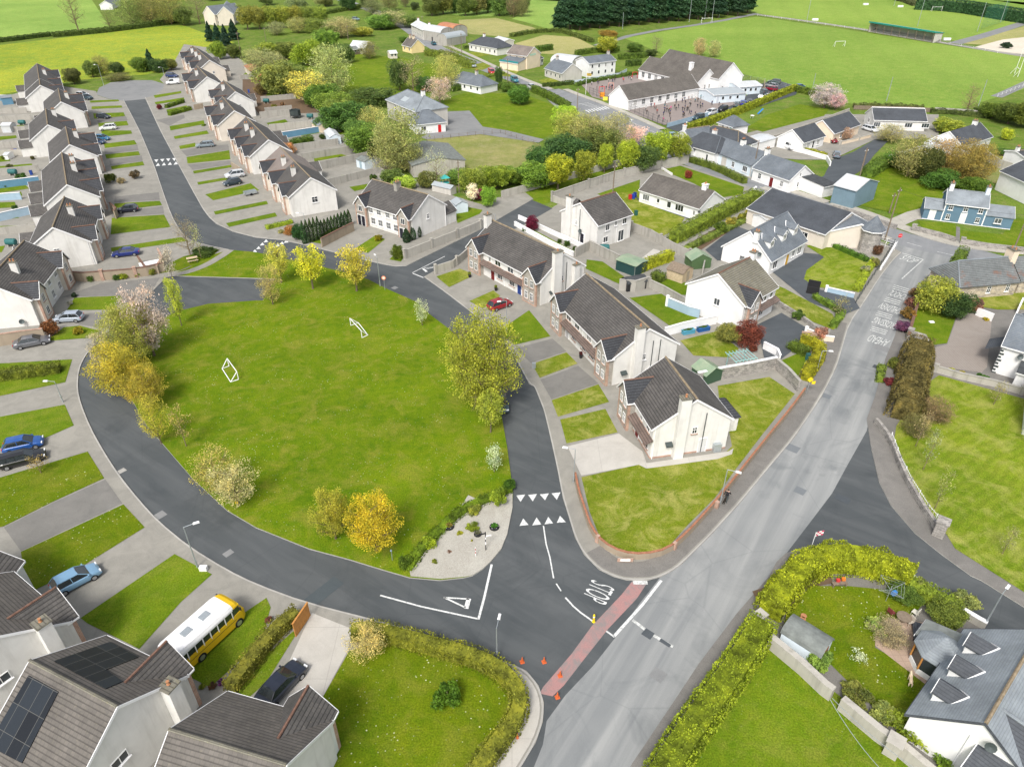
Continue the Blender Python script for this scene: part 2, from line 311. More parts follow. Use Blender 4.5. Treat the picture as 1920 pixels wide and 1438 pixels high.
M['paddock']=grassmat('paddock_grass',(.2,.22,.06),(.26,.24,.1),(.16,.2,.045),dry=(.32,.28,.15),dam=.6,fs=.6)
M['asph']=roadmat('asphalt_new',(.068,.076,.08),(.108,.115,.118),(.046,.053,.057),.75,(-.6,.05))
M['asphm']=roadmat('asphalt_main_worn',(.2,.21,.212),(.33,.335,.325),(.115,.128,.135),.85,(math.atan2(P0(1620,620)[1]-P0(1183,1435)[1],P0(1620,620)[0]-P0(1183,1435)[0]),-.02),.16)
M['asphg']=roadmat('asphalt_street',(.2,.208,.215),(.27,.275,.28),(.12,.13,.14),.6,(1.1,.05)); M['tar']=roadmat('tarmac_drive',(.065,.075,.083),(.1,.11,.12),(.045,.052,.06),.5,(.3,.3))
M['wear']=roadmat('tyre_worn_asphalt',(.095,.11,.118),(.13,.145,.152),(.058,.07,.076),.6,(0,.5)); M['culdp']=roadmat('asphalt_patch',(.15,.165,.175),(.19,.2,.21),(.11,.125,.135),.5,(0,.5)); M['asphp']=roadmat('asphalt_patch_dark',(.06,.073,.08),(.08,.095,.1),(.05,.06,.068),.5,(0,.5)); M['culd']=roadmat('asphalt_pale',(.2,.205,.205),(.25,.25,.245),(.14,.145,.15),.5,(0,.6))
M['conc']=concmat('concrete_pale',(.29,.278,.245),(.2,.193,.172),0,.22); M['concd']=concmat('concrete_dark',(.2,.193,.178),(.145,.142,.132),0,.2); M['concb']=concmat('concrete_bright',(.47,.45,.41),(.38,.36,.325),5,.15,.3)
M['kerb']=concmat('kerb_stone',(.4,.39,.36),(.28,.27,.25)); M['path']=concmat('footpath_rough',(.2,.19,.175),(.14,.135,.125),0,.5); M['pathl']=concmat('footpath_pale',(.42,.4,.35),(.3,.285,.25),3)
M['gravel']=concmat('gravel',(.4,.385,.34),(.32,.3,.26),0,.55); M['pave']=concmat('paving_warm',(.42,.31,.24),(.34,.26,.2),.6,.2,.3); M['cobble']=concmat('cobble_drive',(.3,.27,.24),(.25,.215,.19),.35,.3,.4)
M['yard']=concmat('school_yard',(.27,.23,.21),(.22,.19,.18)); M['soil']=concmat('soil',(.15,.1,.065),(.1,.07,.045),0,.4); M['redr'],t,b=nmat('red_road_surface',.85,.2); k=coords(t,'pos'); t.links.new(mix(t,ramp(t,noise(t,k,.45,6,.75,.6),[(.43,G3(0)),(.58,G3(.8))]),ramp(t,noise(t,k,12,3),[(.2,(.28,.155,.15)),(.8,(.4,.23,.215))]),(.2,.195,.19)),b.inputs['Base Color'])
M['sand']=concmat('sandy_bank',(.6,.55,.46),(.5,.45,.36)); M['mulch']=concmat('dry_soil',(.33,.26,.18),(.25,.2,.14),0,.4)
def poly(name,pts,mat,z=.01,z0=None,kind='structure',kerb=None,px=True,label=None,**kw):
    """flat sheet or raised pad over a polygon of ground points; triangulated safely"""
    from mathutils.geometry import tessellate_polygon
    q=[P(*p) if px else Vector((p[0],p[1],0)) for p in pts]
    n=len(q); a=sum(q[i].x*q[(i+1)%n].y-q[(i+1)%n].x*q[i].y for i in range(n))
    if a<0: q=q[::-1]
    tri=tessellate_polygon([q]); mb=MB()
    vs=[(p.x,p.y,z) for p in q]
    fs=[]
    for t_ in tri:
        A,B,C_=[q[i] for i in t_]
        if (B.x-A.x)*(C_.y-A.y)-(C_.x-A.x)*(B.y-A.y)<0: t_=(t_[0],t_[2],t_[1])
        fs.append(tuple(t_))
    mb.poly(vs,fs,0)
    if z0 is not None:
        v2=[(p.x,p.y,z0) for p in q]+vs
        mb.poly(v2,[(i,(i+1)%n,n+(i+1)%n,n+i) for i in range(n)],1)
    return mb.build(name,[mat,M['kerb']],uv=False,kind=kind,label=label,**kw)
def offs(q,d,closed=False):
    """offset a 2-D polyline sideways (left +)"""
    out=[];n=len(q)
    for i in range(n):
        a=q[(i-1)%n] if (i>0 or closed) else None; c=q[(i+1)%n] if (i<n-1 or closed) else None
        dd=Vector((0,0))
        if a is not None: e=Vector((q[i].x-a.x,q[i].y-a.y)); dd+=e.normalized()
        if c is not None: e=Vector((c.x-q[i].x,c.y-q[i].y)); dd+=e.normalized()
        dd.normalize(); nn=Vector((-dd.y,dd.x)); k=1
        if a is not None and c is not None:
            e=Vector((c.x-q[i].x,c.y-q[i].y)).normalized(); k=1/max(.5,nn.dot(Vector((-e.y,e.x))))
        out.append(Vector((q[i].x+nn.x*d*k,q[i].y+nn.y*d*k,0)))
    return out
def smooth(pts,it=2,closed=False):
    q=[Vector(p) for p in pts]
    for _ in range(it):
        o=[] if closed else [q[0]]
        for i in range(len(q) if closed else len(q)-1):
            a,b_=q[i],q[(i+1)%len(q)]; o+=[a*.75+b_*.25,a*.25+b_*.75]
        if not closed: o.append(q[-1])
        q=o
    return q
def strip(name,pts,wd,mat,z=.008,sm=2,px=True,z0=None,kind='structure',**kw):
    q=[P(*p) if px else Vector((p[0],p[1],0)) for p in pts]; q=smooth(q,sm)
    l,r=offs(q,wd/2),offs(q,-wd/2); mb=MB(); n=len(q)
    vs=[(p.x,p.y,z) for p in l]+[(p.x,p.y,z) for p in r]
    mb.poly(vs,[(i+1,i,n+i,n+i+1) for i in range(n-1)],0)
    if z0 is not None:
        for s_ in (l,r):
            v=[(p.x,p.y,z0) for p in s_]+[(p.x,p.y,z) for p in s_]; mb.poly(v,[(i,i+1,n+i+1,n+i) for i in range(n-1)],0)
    return mb.build(name,mat,uv=False,kind=kind,**kw)
# ---------------- windows, doors ----------------
_wc={}
def win_mesh(w,h,st,fm):
    k=(round(w,2),round(h,2),st,fm)
    if k in _wc: return _wc[k]
    f=.055; mb=MB()
    mb.bx(-w/2,w/2,-.06,0,0,f); mb.bx(-w/2,w/2,-.06,0,h-f,h); mb.bx(-w/2,-w/2+f,-.06,0,f,h-f); mb.bx(w/2-f,w/2,-.06,0,f,h-f)
    nv={'1':0,'2':1,'3':2,'g':1,'h':1,'s':0,'G':1}[st]
    for i in range(nv):
        x=-w/2+w*(i+1)/(nv+1); mb.bx(x-.025,x+.025,-.055,0,f,h-f)
    if st in 'gG':
        for z in ((.34,.67) if st=='G' else (.5,)):
            mb.bx(-w/2+f,w/2-f,-.05,0,h*z-.02,h*z+.02)
        for x in (-w/4,w/4): mb.bx(x-.015,x+.015,-.05,0,f,h-f)
    if st in 'hs': mb.bx(-w/2+f,w/2-f,-.055,0,h*.6-.022,h*.6+.022)
    p=MB(); p.bx(-w/2+f*.5,w/2-f*.5,-.02,.0,f*.5,h-f*.5)
    s=MB(); s.bx(-w/2-.1,w/2+.1,-.15,0,-.1,-.003)
    _wc[k]=(mb.mesh('window_frame',fm),p.mesh('pane',M['glass']),{})
    _wc[k]=(*_wc[k][:2],s); return _wc[k]
_sc={}
def window(par,loc,rz,w,h,st='2',fm=None,sill='trim'):
    fm=fm or M['frame']; a,b_,s=win_mesh(w,h,st,fm)
    o=inst('window',a,par,loc,rz); inst('pane',b_,o)
    if sill:
        k=(round(w,2),sill)
        if k not in _sc: _sc[k]=s.mesh('sill',M[sill])
        inst('sill',_sc[k],o)
    return o
_dc={}
def door(par,loc,rz,w=.95,h=2.05,col=(.3,.02,.02),frame=True):
    k=(w,h)
    if k not in _dc:
        a=MB(); a.bx(-w/2,w/2,-.05,0,0,h)
        for z0,z1 in ((.15,.45*h),(.52*h,.93*h)):
            for x in (-1,1): a.bx(x*.05*w,x*.4*w,-.062,-.05,z0,z1)
        f=MB()
        for x in (-1,1): f.bx(x*w/2,x*(w/2+.09),-.07,0,0,h)
        f.bx(-w/2-.09,w/2+.09,-.07,0,h,h+.09)
        hn=MB(); hn.bx(w/2-.14,w/2-.08,-.12,-.062,1.0,1.06)
        _dc[k]=(a.mesh('door',M['objc']),f.mesh('door_frame',M['trim']),hn.mesh('handle',M['steel']))
    a,f,hn=_dc[k]; o=inst('door',a,par,loc,rz,color=col); inst('handle',hn,o)
    if frame: inst('door_frame',f,o)
    return o
class House:
    """ridge given by two photo points at ridge height; x runs R1->R2, y>0 is side 'L', y<0 side 'R', 'A' = end at R1, 'Z' = end at R2"""
    def __init__(s,label,R1,R2,W,He,Hr,roof='tile',wall='render',hip=(0,0),oh=.32,ov=.12,ridge='ridge',name='house',cat='house',group=None,world=False,trim='trim',th=.14,zb=0.0,plinth=None,fascia=True):
        WL,WR=(W/2,W/2) if not isinstance(W,tuple) else W
        a,b_=(P(*R1,z=Hr),P(*R2,z=Hr)) if not world else (Vector((*R1,Hr)),Vector((*R2,Hr)))
        d=b_-a; s.L=L=d.length; s.rz=math.atan2(d.y,d.x); mid=(a+b_)/2
        s.WL,s.WR,s.He,s.Hr=WL,WR,He,Hr; s.wm=wall; s.rm=roof
        s.root=r=empty(name,(mid.x,mid.y,0),s.rz,label,cat,group)
        hA,hZ=hip; s.xa=-L/2-hA+(ov if hA==0 else 0); s.xz=L/2+hZ-(ov if hZ==0 else 0)
        # walls
        mb=MB(); xa,xz=s.xa,s.xz; ap=Hr-.16
        lo=[(xa,-WR,zb),(xz,-WR,zb),(xz,WL,zb),(xa,WL,zb)]; up=[(x,y,He-.05) for x,y,_ in lo]
        mb.poly(lo+up,[(0,1,5,4),(2,3,7,6)])
        mb.face([lo[1],lo[2],up[2]]+([(xz,0,ap)] if hZ==0 else [])+[up[1]])
        mb.face([lo[3],lo[0],up[0]]+([(xa,0,ap)] if hA==0 else [])+[up[3]])
        mb.build('wall',M[wall],r)
        if plinth:
            pb=MB(); e=.03
            pb.bx(xa-e,xz+e,-WR-e,-WR,0,.28); pb.bx(xa-e,xz+e,WL,WL+e,0,.28); pb.bx(xz,xz+e,-WR,WL,0,.28); pb.bx(xa-e,xa,-WR,WL,0,.28); pb.build('plinth',M[plinth],r)
        # roof
        mb=MB(); sl,sr=(Hr-He)/WL,(Hr-He)/WR
        eL,eR=WL+oh,WR+oh; zl,zr=He-oh*sl,He-oh*sr; s.sl,s.sr=sl,sr
        XA,XZ=(-L/2-hA-(oh if hA else .02)),(L/2+hZ+(oh if hZ else .02))
        ra,rz_=(-L/2-.02 if hA==0 else -L/2),(L/2+.02 if hZ==0 else L/2)
        def slab(pts,drop):
            n=len(pts); vs=[tuple(p) for p in pts]+[(p[0],p[1],p[2]-drop) for p in pts]
            fs=[tuple(range(n)),tuple(range(2*n-1,n-1,-1))]+[(i,n+i,n+(i+1)%n,(i+1)%n) for i in range(n)]
            mb.poly(vs,fs)
        slab([(XA,-eR,zr),(XZ,-eR,zr),(rz_,0,Hr),(ra,0,Hr)],th)
        slab([(XZ,eL,zl),(XA,eL,zl),(ra,0,Hr),(rz_,0,Hr)],th)
        if hZ: slab([(XZ,-eR,zr),(XZ,eL,zl),(rz_,0,Hr)],th)
        if hA: slab([(XA,eL,zl),(XA,-eR,zr),(ra,0,Hr)],th)
        s.roof=mb.build('roof',M[roof],r)
        # ridge cap (and hips)
        if ridge:
            rb=MB()
            def cap(p,q,w_=.13):
                p=Vector(p);q=Vector(q); rb.tube(p,q,w_,n=6)
            cap((ra,0,Hr+.01),(rz_,0,Hr+.01))
            if hZ: cap((rz_,0,Hr),(XZ,-eR,zr),.09);cap((rz_,0,Hr),(XZ,eL,zl),.09)
            if hA: cap((ra,0,Hr),(XA,-eR,zr),.09);cap((ra,0,Hr),(XA,eL,zl),.09)
            rb.build('ridge_cap',M[ridge],s.roof)
        if fascia:
            fb=MB()
            def board(p,q,h,o):
                p=Vector(p);q=Vector(q); d_=(q-p); n_=Vector(o)
                vs=[p,q,q+Vector((0,0,-h)),p+Vector((0,0,-h))]; vs+= [v+n_*.05 for v in vs]
                fb.poly(vs,[(0,1,2,3),(7,6,5,4),(0,4,5,1),(1,5,6,2),(2,6,7,3),(3,7,4,0)])
            if hZ==0:
                board((XZ+.003,-eR,zr+.02),(XZ+.003,0,Hr+.02),.26,(1,0,0)); board((XZ+.003,0,Hr+.02),(XZ+.003,eL,zl+.02),.26,(1,0,0))
            if hA==0:
                board((XA-.003,-eR,zr+.02),(XA-.003,0,Hr+.02),.26,(-1,0,0)); board((XA-.003,0,Hr+.02),(XA-.003,eL,zl+.02),.26,(-1,0,0))
            board((XA,-eR-.003,zr-.02),(XZ,-eR-.003,zr-.02),.16,(0,-1,0)); board((XA,eL+.003,zl-.02),(XZ,eL+.003,zl-.02),.16,(0,1,0))
            fb.build('fascia',M[trim],r)
        s.eL,s.eR,s.zl,s.zr=eL,eR,zl,zr
    def zr_at(s,y): return s.Hr-(s.sl*y if y>0 else -s.sr*y)
    def fr(s,face,u,z,off=0.0):
        """u in metres from the middle of the face (positive towards the right when looking at it from outside)"""
        if face=='R': return ((s.xa+s.xz)/2+u,-s.WR-off,z),0
        if face=='L': return ((s.xa+s.xz)/2-u,s.WL+off,z),math.pi
        if face=='Z': return (s.xz+off,(s.WL-s.WR)/2+u,z),math.pi/2
        return (s.xa-off,(s.WL-s.WR)/2-u,z),-math.pi/2
    def win(s,face,items,st='2',sill='trim',fm=None,off=0.0):
        for it in items:
            u,z,w,h=it[:4]; st_=it[4] if len(it)>4 else st
            l,rz=s.fr(face,u,z,off); window(s.root,l,rz,w,h,st_,fm,sill)
        return s
    def door(s,face,u,col=(.3,.02,.02),w=.95,h=2.05,off=0.0,frame=True,z=.02):
        l,rz=s.fr(face,u,z,off); door(s.root,l,rz,w,h,col,frame); return s
    def chim(s,u,y,w=.75,d=1.1,up=1.3,mat='render',pots=2,cap='moss',full=False,x=None):
        xx=u*s.L/2 if x is None else x; zt=max(s.zr_at(y+d/2*(1 if y>0 else -1)*-1),s.zr_at(y))+up; zb=0 if full else s.zr_at(abs(y)+d/2 if y>=0 else -(abs(y)+d/2))-.4
        mb=MB(); mb.bx(xx-w/2,xx+w/2,y-d/2,y+d/2,zb,zt)
        o=mb.build('chimney',M[mat],s.roof)
        cb=MB(); cb.bx(xx-w/2-.09,xx+w/2+.09,y-d/2-.09,y+d/2+.09,zt,zt+.14); 
        o2=cb.build('chimney_cap',M[cap],s.roof)
        if pots:
            pb=MB()
            for i in range(pots): pb.lathe((xx,y-d/2+d*(i+.5)/pots,zt+.14),[(.13,0),(.15,.05),(.11,.1),(.1,.32),(.13,.36)],8)
            pb.build('chimney_pot',M['terr'],s.roof)
        return s
    def bay(s,face,u,w=3.1,proj=.6,rise=1.75,mat='stoneg',roof='tiled',quoin=True,wins=None,sill='brick',He=None,ridge='ridger',door=None):
        sg=-1 if face=='R' else 1; Wd=s.WR if sg<0 else s.WL; He=He or s.He; sm=s.sr if sg<0 else s.sl
        xc=(s.xa+s.xz)/2+(u if face=='R' else -u); x0,x1=xc-w/2,xc+w/2; yf=sg*(Wd+proj); yb=sg*Wd; ap=He+rise
        mb=MB(); mb.face([(x0,yf,0),(x1,yf,0),(x1,yf,He-.05),(xc,yf,ap-.12),(x0,yf,He-.05)])
        for x in (x0,x1): mb.face([(x,yf,0),(x,yb,0),(x,yb,He),(x,yf,He-.05)])
        mb.build('gable_bay',M[mat],s.root)
        if quoin:
            qb=MB()
            for x in (x0,x1):
                sx=1 if x==x0 else -1
                qb.bx(x-sx*.02,x+sx*.26,yf-sg*.02,yf+sg*.022,0,He-.1); qb.bx(x-sx*.022,x+sx*.0,yf-sg*.3,yf+sg*.02,0,He-.1)
            qb.bx(x0+.26,x1-.26,yf,yf+sg*.02,0,.3)
            qb.build('brick_quoins',M['brick'],s.root)
        oh=.28; k=rise/(w/2); ze=He-oh*k; yo=yf+sg*.25
        yr=sg*(Wd-(rise)/sm)                      # where the bay ridge meets the main slope
        ye=sg*(Wd+ (oh*k)/sm) ; rb=MB()
        for sx in (-1,1):
            xe=xc+sx*(w/2+oh); A=[(xc,yo,ap),(xc,yr-sg*.3,ap),(xe,min(abs(ye),abs(yo))*sg,ze),(xe,yo,ze)]
            n=4; vs=A+[(p[0],p[1],p[2]-.12) for p in A]
            rb.poly(vs,[(0,1,2,3),(7,6,5,4)]+[(i,n+i,n+(i+1)%n,(i+1)%n) for i in range(4)])
        ro=rb.build('bay_roof',M[roof],s.root)
        cb=MB(); cb.tube((xc,yo,ap+.02),(xc,yr,ap+.02),.1,n=6); cb.build('ridge_cap',M[ridge],ro)
        fb=MB()
        for sx in (-1,1):
            xe=xc+sx*(w/2+oh); y0=yo+sg*.003; p=[(xc,y0,ap+.02),(xe,y0,ze+.02),(xe,y0,ze-.2),(xc,y0,ap-.2)]; q=[(a,b_+sg*.05,c) for a,b_,c in p]
            fb.poly(p+q,[(0,1,2,3),(4,5,6,7),(0,1,5,4),(1,2,6,5),(2,3,7,6)])
            fb.bx(xe-.03,xe+.06,yo,yb,ze-.16,ze-.02)
        fb.build('bargeboard',M['trim'],ro)
        for it in (wins or []):
            du,z,ww,h=it[:4]; l,rz=s.fr(face,u+du,z,proj+.002); window(s.root,l,rz,ww,h,it[4] if len(it)>4 else '1',None,sill)
        if door is not None:
            for du in door[0]:
                l,rz=s.fr(face,u+du,.02,proj+.002); globals()['door'](s.root,l,rz,.95,2.1,door[1])
        return s
    def canopy(s,face,u,w,z=2.65,d=.9,mat='canopy',rise=.45):
        l,rz=s.fr(face,u,z,0); mb=MB()
        v=[(-w/2,0,rise),(w/2,0,rise),(w/2,-d,0),(-w/2,-d,0)]; vs=v+[(a,b_,c-.12) for a,b_,c in v]
        mb.poly(vs,[(3,2,1,0),(4,5,6,7),(0,4,7,3),(2,6,5,1),(3,7,6,2)])
        o=mb.build('canopy',M[mat],s.root); o.location=l; o.rotation_euler=(0,0,rz); return s
    def ext(s,face,u,w=3.4,d=3.0,he=2.4,hr=3.6,wall=None,roof=None,lean=False,wins=(),hip=0,dr=None):
        l,rz=s.fr(face,u,0,0); wb=MB(); rb=MB(); x0,x1=-w/2,w/2
        if lean:
            wb.face([(x0,-d,0),(x1,-d,0),(x1,-d,he),(x0,-d,he)])
            for x in (x0,x1): wb.face([(x,-d,0),(x,0,0),(x,0,hr),(x,-d,he)])
            k=(hr-he)/d; A=[(x0-.15,0,hr+.04),(x1+.15,0,hr+.04),(x1+.15,-d-.25,he-.25*k+.04),(x0-.15,-d-.25,he-.25*k+.04)]
            rb.poly(A+[(a,b_,c-.12) for a,b_,c in A],[(3,2,1,0),(4,5,6,7),(0,4,7,3),(2,6,5,1),(3,7,6,2),(1,5,4,0)])
        else:
            wb.face([(x0,-d,0),(x1,-d,0),(x1,-d,he)]+([(0,-d,hr-.1)] if not hip else [])+[(x0,-d,he)])
            for x in (x0,x1): wb.face([(x,-d,0),(x,0,0),(x,0,he),(x,-d,he)])
            k=(hr-he)/(w/2); o=.2
            yr=-d-.12 if not hip else -d+hip
            for sx in (-1,1):
                A=[(0,yr,hr),(0,.0,hr),(sx*(w/2+o),0,he-o*k),(sx*(w/2+o),-d-(.12 if not hip else .2),he-o*k)]
                rb.poly(A+[(a,b_,c-.12) for a,b_,c in A],[(0,1,2,3),(4,5,6,7),(3,2,6,7),(0,3,7,4)])
            if hip: rb.face([(0,yr,hr),(w/2+o,-d-.2,he-o*k),(-w/2-o,-d-.2,he-o*k)])
        a=wb.build('extension',M[wall or s.wm],s.root); a.location=l; a.rotation_euler=(0,0,rz)
        b_=rb.build('extension_roof',M[roof or s.rm],a)
        fb=MB(); fb.bx(x0-.2,x1+.2,-d-.3,-d-.25,he-.3,he-.15) if lean else None
        if not lean and not hip:
            for sx in (-1,1):
                y0=-d-.123; p=[(0,y0,hr+.02),(sx*(w/2+o),y0,he-o*k+.02),(sx*(w/2+o),y0,he-o*k-.16),(0,y0,hr-.16)]; fb.poly(p+[(a_,b2-.04,c) for a_,b2,c in p],[(0,1,2,3),(4,5,6,7),(0,1,5,4),(2,3,7,6)])
        if fb.v: fb.build('fascia',M['trim'],a)
        for u2,z,ww,h in wins: window(a,(u2,-d,z),0,ww,h,'2')
        if dr: door(a,(dr[0],-d,.02),0,col=dr[1])
        return s
    def box(s,name,face,u,z,w,d,h,mat,off=0.0,par=None):
        l,rz=s.fr(face,u,z,off); mb=MB(); mb.bx(-w/2,w/2,-d,0,0,h); o=mb.build(name,M[mat],par or s.root); o.location=l; o.rotation_euler=(0,0,rz); return s
    def pipe(s,face,us,z0=.1,z1=None,mat='trim'):
        for u in us:
            l,rz=s.fr(face,u,0,.06); mb=MB(); mb.tube((0,0,z0),(0,0,(z1 or s.He-.1)),.055,n=6); o=mb.build('downpipe',M[mat],s.root); o.location=l; o.rotation_euler=(0,0,rz)
        return s
    def dormer(s,side,u,w=1.5,y0=.8,h=1.5,rise=.55,wall='white',roof='slate',hipd=True):
        """dormer standing on the slope; y0 = how far in from the wall line its face stands"""
        sg=-1 if side=='R' else 1; Wd=s.WR if sg<0 else s.WL; sm=s.sr if sg<0 else s.sl
        xc=(s.xa+s.xz)/2+(u if side=='R' else -u); y=Wd-y0; zb=s.Hr-sm*y-.1; zt=zb+h
        mb=MB(); x0,x1=xc-w/2,xc+w/2; yb=(s.Hr-zt)/sm
        mb.face([(x0,sg*y,zb),(x1,sg*y,zb),(x1,sg*y,zt),(xc,sg*y,zt+rise),(x0,sg*y,zt)])
        for x in (x0,x1): mb.face([(x,sg*y,zb),(x,sg*yb,zt),(x,sg*y,zt)])
        a=mb.build('dormer',M[wall],s.roof); rb=MB(); zt2=zt+rise; yr=max(0,(s.Hr-zt2)/sm); o=.18; k=rise/(w/2)
        for sx in (-1,1):
            A=[(xc,sg*(y+.15),zt2+.04),(xc,sg*yr,zt2+.04),(xc+sx*(w/2+o),sg*(yb),zt-o*k+.04),(xc+sx*(w/2+o),sg*(y+.15),zt-o*k+.04)]
            rb.poly(A+[(p[0],p[1],p[2]-.1) for p in A],[(0,1,2,3),(4,5,6,7),(3,2,6,7),(0,3,7,4)])
        rb.build('dormer_roof',M[roof],s.roof)
        fb=MB()
        for sx in (-1,1):
            y1=sg*(y+.153); p=[(xc,y1,zt2+.06),(xc+sx*(w/2+o),y1,zt-o*k+.06),(xc+sx*(w/2+o),y1,zt-o*k-.1),(xc,y1,zt2-.1)]; fb.poly(p+[(a_,b2+sg*.04,c) for a_,b2,c in p],[(0,1,2,3),(4,5,6,7),(0,1,5,4),(2,3,7,6)])
            A=(xc+sx*(w/2+o),sg*yb,zt-o*k+.08); B=(xc,sg*yr,zt2+.08); fb.tube(A,B,.07,n=4)
        fb.build('dormer_trim',M['trim'],s.roof)
        l=(xc,sg*(y+.002),zb+.35); wn=window(s.roof,l,0 if sg<0 else math.pi,w*.72,h-.5,'2',None,None); return s
    def rooflight(s,side,u,y,w=.8,h=1.2,mat='glass',name='roof_window',frame=True):
        sg=-1 if side=='R' else 1; sm=s.sr if sg<0 else s.sl; th=math.atan(sm); xc=(s.xa+s.xz)/2+(u if side=='R' else -u)
        def pt(a,b_,o): # b along the slope downwards
            yy=y+b_*math.cos(th); zz=s.Hr-sm*y-b_*math.sin(th); return (xc+a,sg*(yy+o*math.sin(th)),zz+o*math.cos(th))
        mb=MB(); q=[(-w/2,-h/2),(w/2,-h/2),(w/2,h/2),(-w/2,h/2)]; lo=[pt(a,b_,.0) for a,b_ in q]; up=[pt(a,b_,.07) for a,b_ in q]
        mb.poly(lo+up,[(4,5,6,7)]+[(i,(i+1)%4,4+(i+1)%4,4+i) for i in range(4)])
        o=mb.build(name,M[mat],s.roof)
        if frame:
            fb=MB()
            for i in range(4):
                fb.tube(up[i],up[(i+1)%4],.05,n=4)
            fb.build('frame',M['steel'],o)
        return s
    def panel(s,side,px,mat,name):
        sg=-1 if side=='R' else 1; sm=s.sr if sg<0 else s.sl; c_,s_=math.cos(s.rz),math.sin(s.rz); up=[];o=s.root.location
        for x,y in px:
            a=P(x,y,s.Hr); e=Vector((0,0,HC)); d=a-e; lo,hi=.9,1.4
            for _ in range(40):
                t=(lo+hi)/2; p=e+d*t; q=Vector((p.x-o.x,p.y-o.y,0)); ly=-q.x*s_+q.y*c_; lx=q.x*c_+q.y*s_
                if p.z>s.Hr-sm*abs(ly): lo=t
                else: hi=t
            up.append(Vector((lx,ly,s.Hr-sm*abs(ly)+.09)))
        n=len(up); mb=MB(); a=sum(up[i].x*up[(i+1)%n].y-up[(i+1)%n].x*up[i].y for i in range(n))
        if a<0: up=up[::-1]
        vs=up+[p-Vector((0,0,.07)) for p in up]; mb.poly(vs,[tuple(range(n))]+[(i,n+i,n+(i+1)%n,(i+1)%n) for i in range(n)]); mb.build(name,M[mat],s.roof); return s
    def dish(s,face,u,z,off=.35):
        l,rz=s.fr(face,u,z,0); mb=MB(); mb.tube((0,0,0),(0,-off,.05),.03,n=5); c=Vector((0,-off,.1)); n=Vector((.3,-1,.45)).normalized(); a=n.orthogonal().normalized(); b_=n.cross(a); rg=[]
        vs=[tuple(c)]+[tuple(c+(a*math.cos(t)+b_*math.sin(t))*.38+n*.08) for t in [i*math.pi/5 for i in range(10)]]
        mb.poly(vs,[(0,i+1,(i+1)%10+1) for i in range(10)]); o=mb.build('satellite_dish',M['darkm'],s.root); o.location=l; o.rotation_euler=(0,0,rz); return s
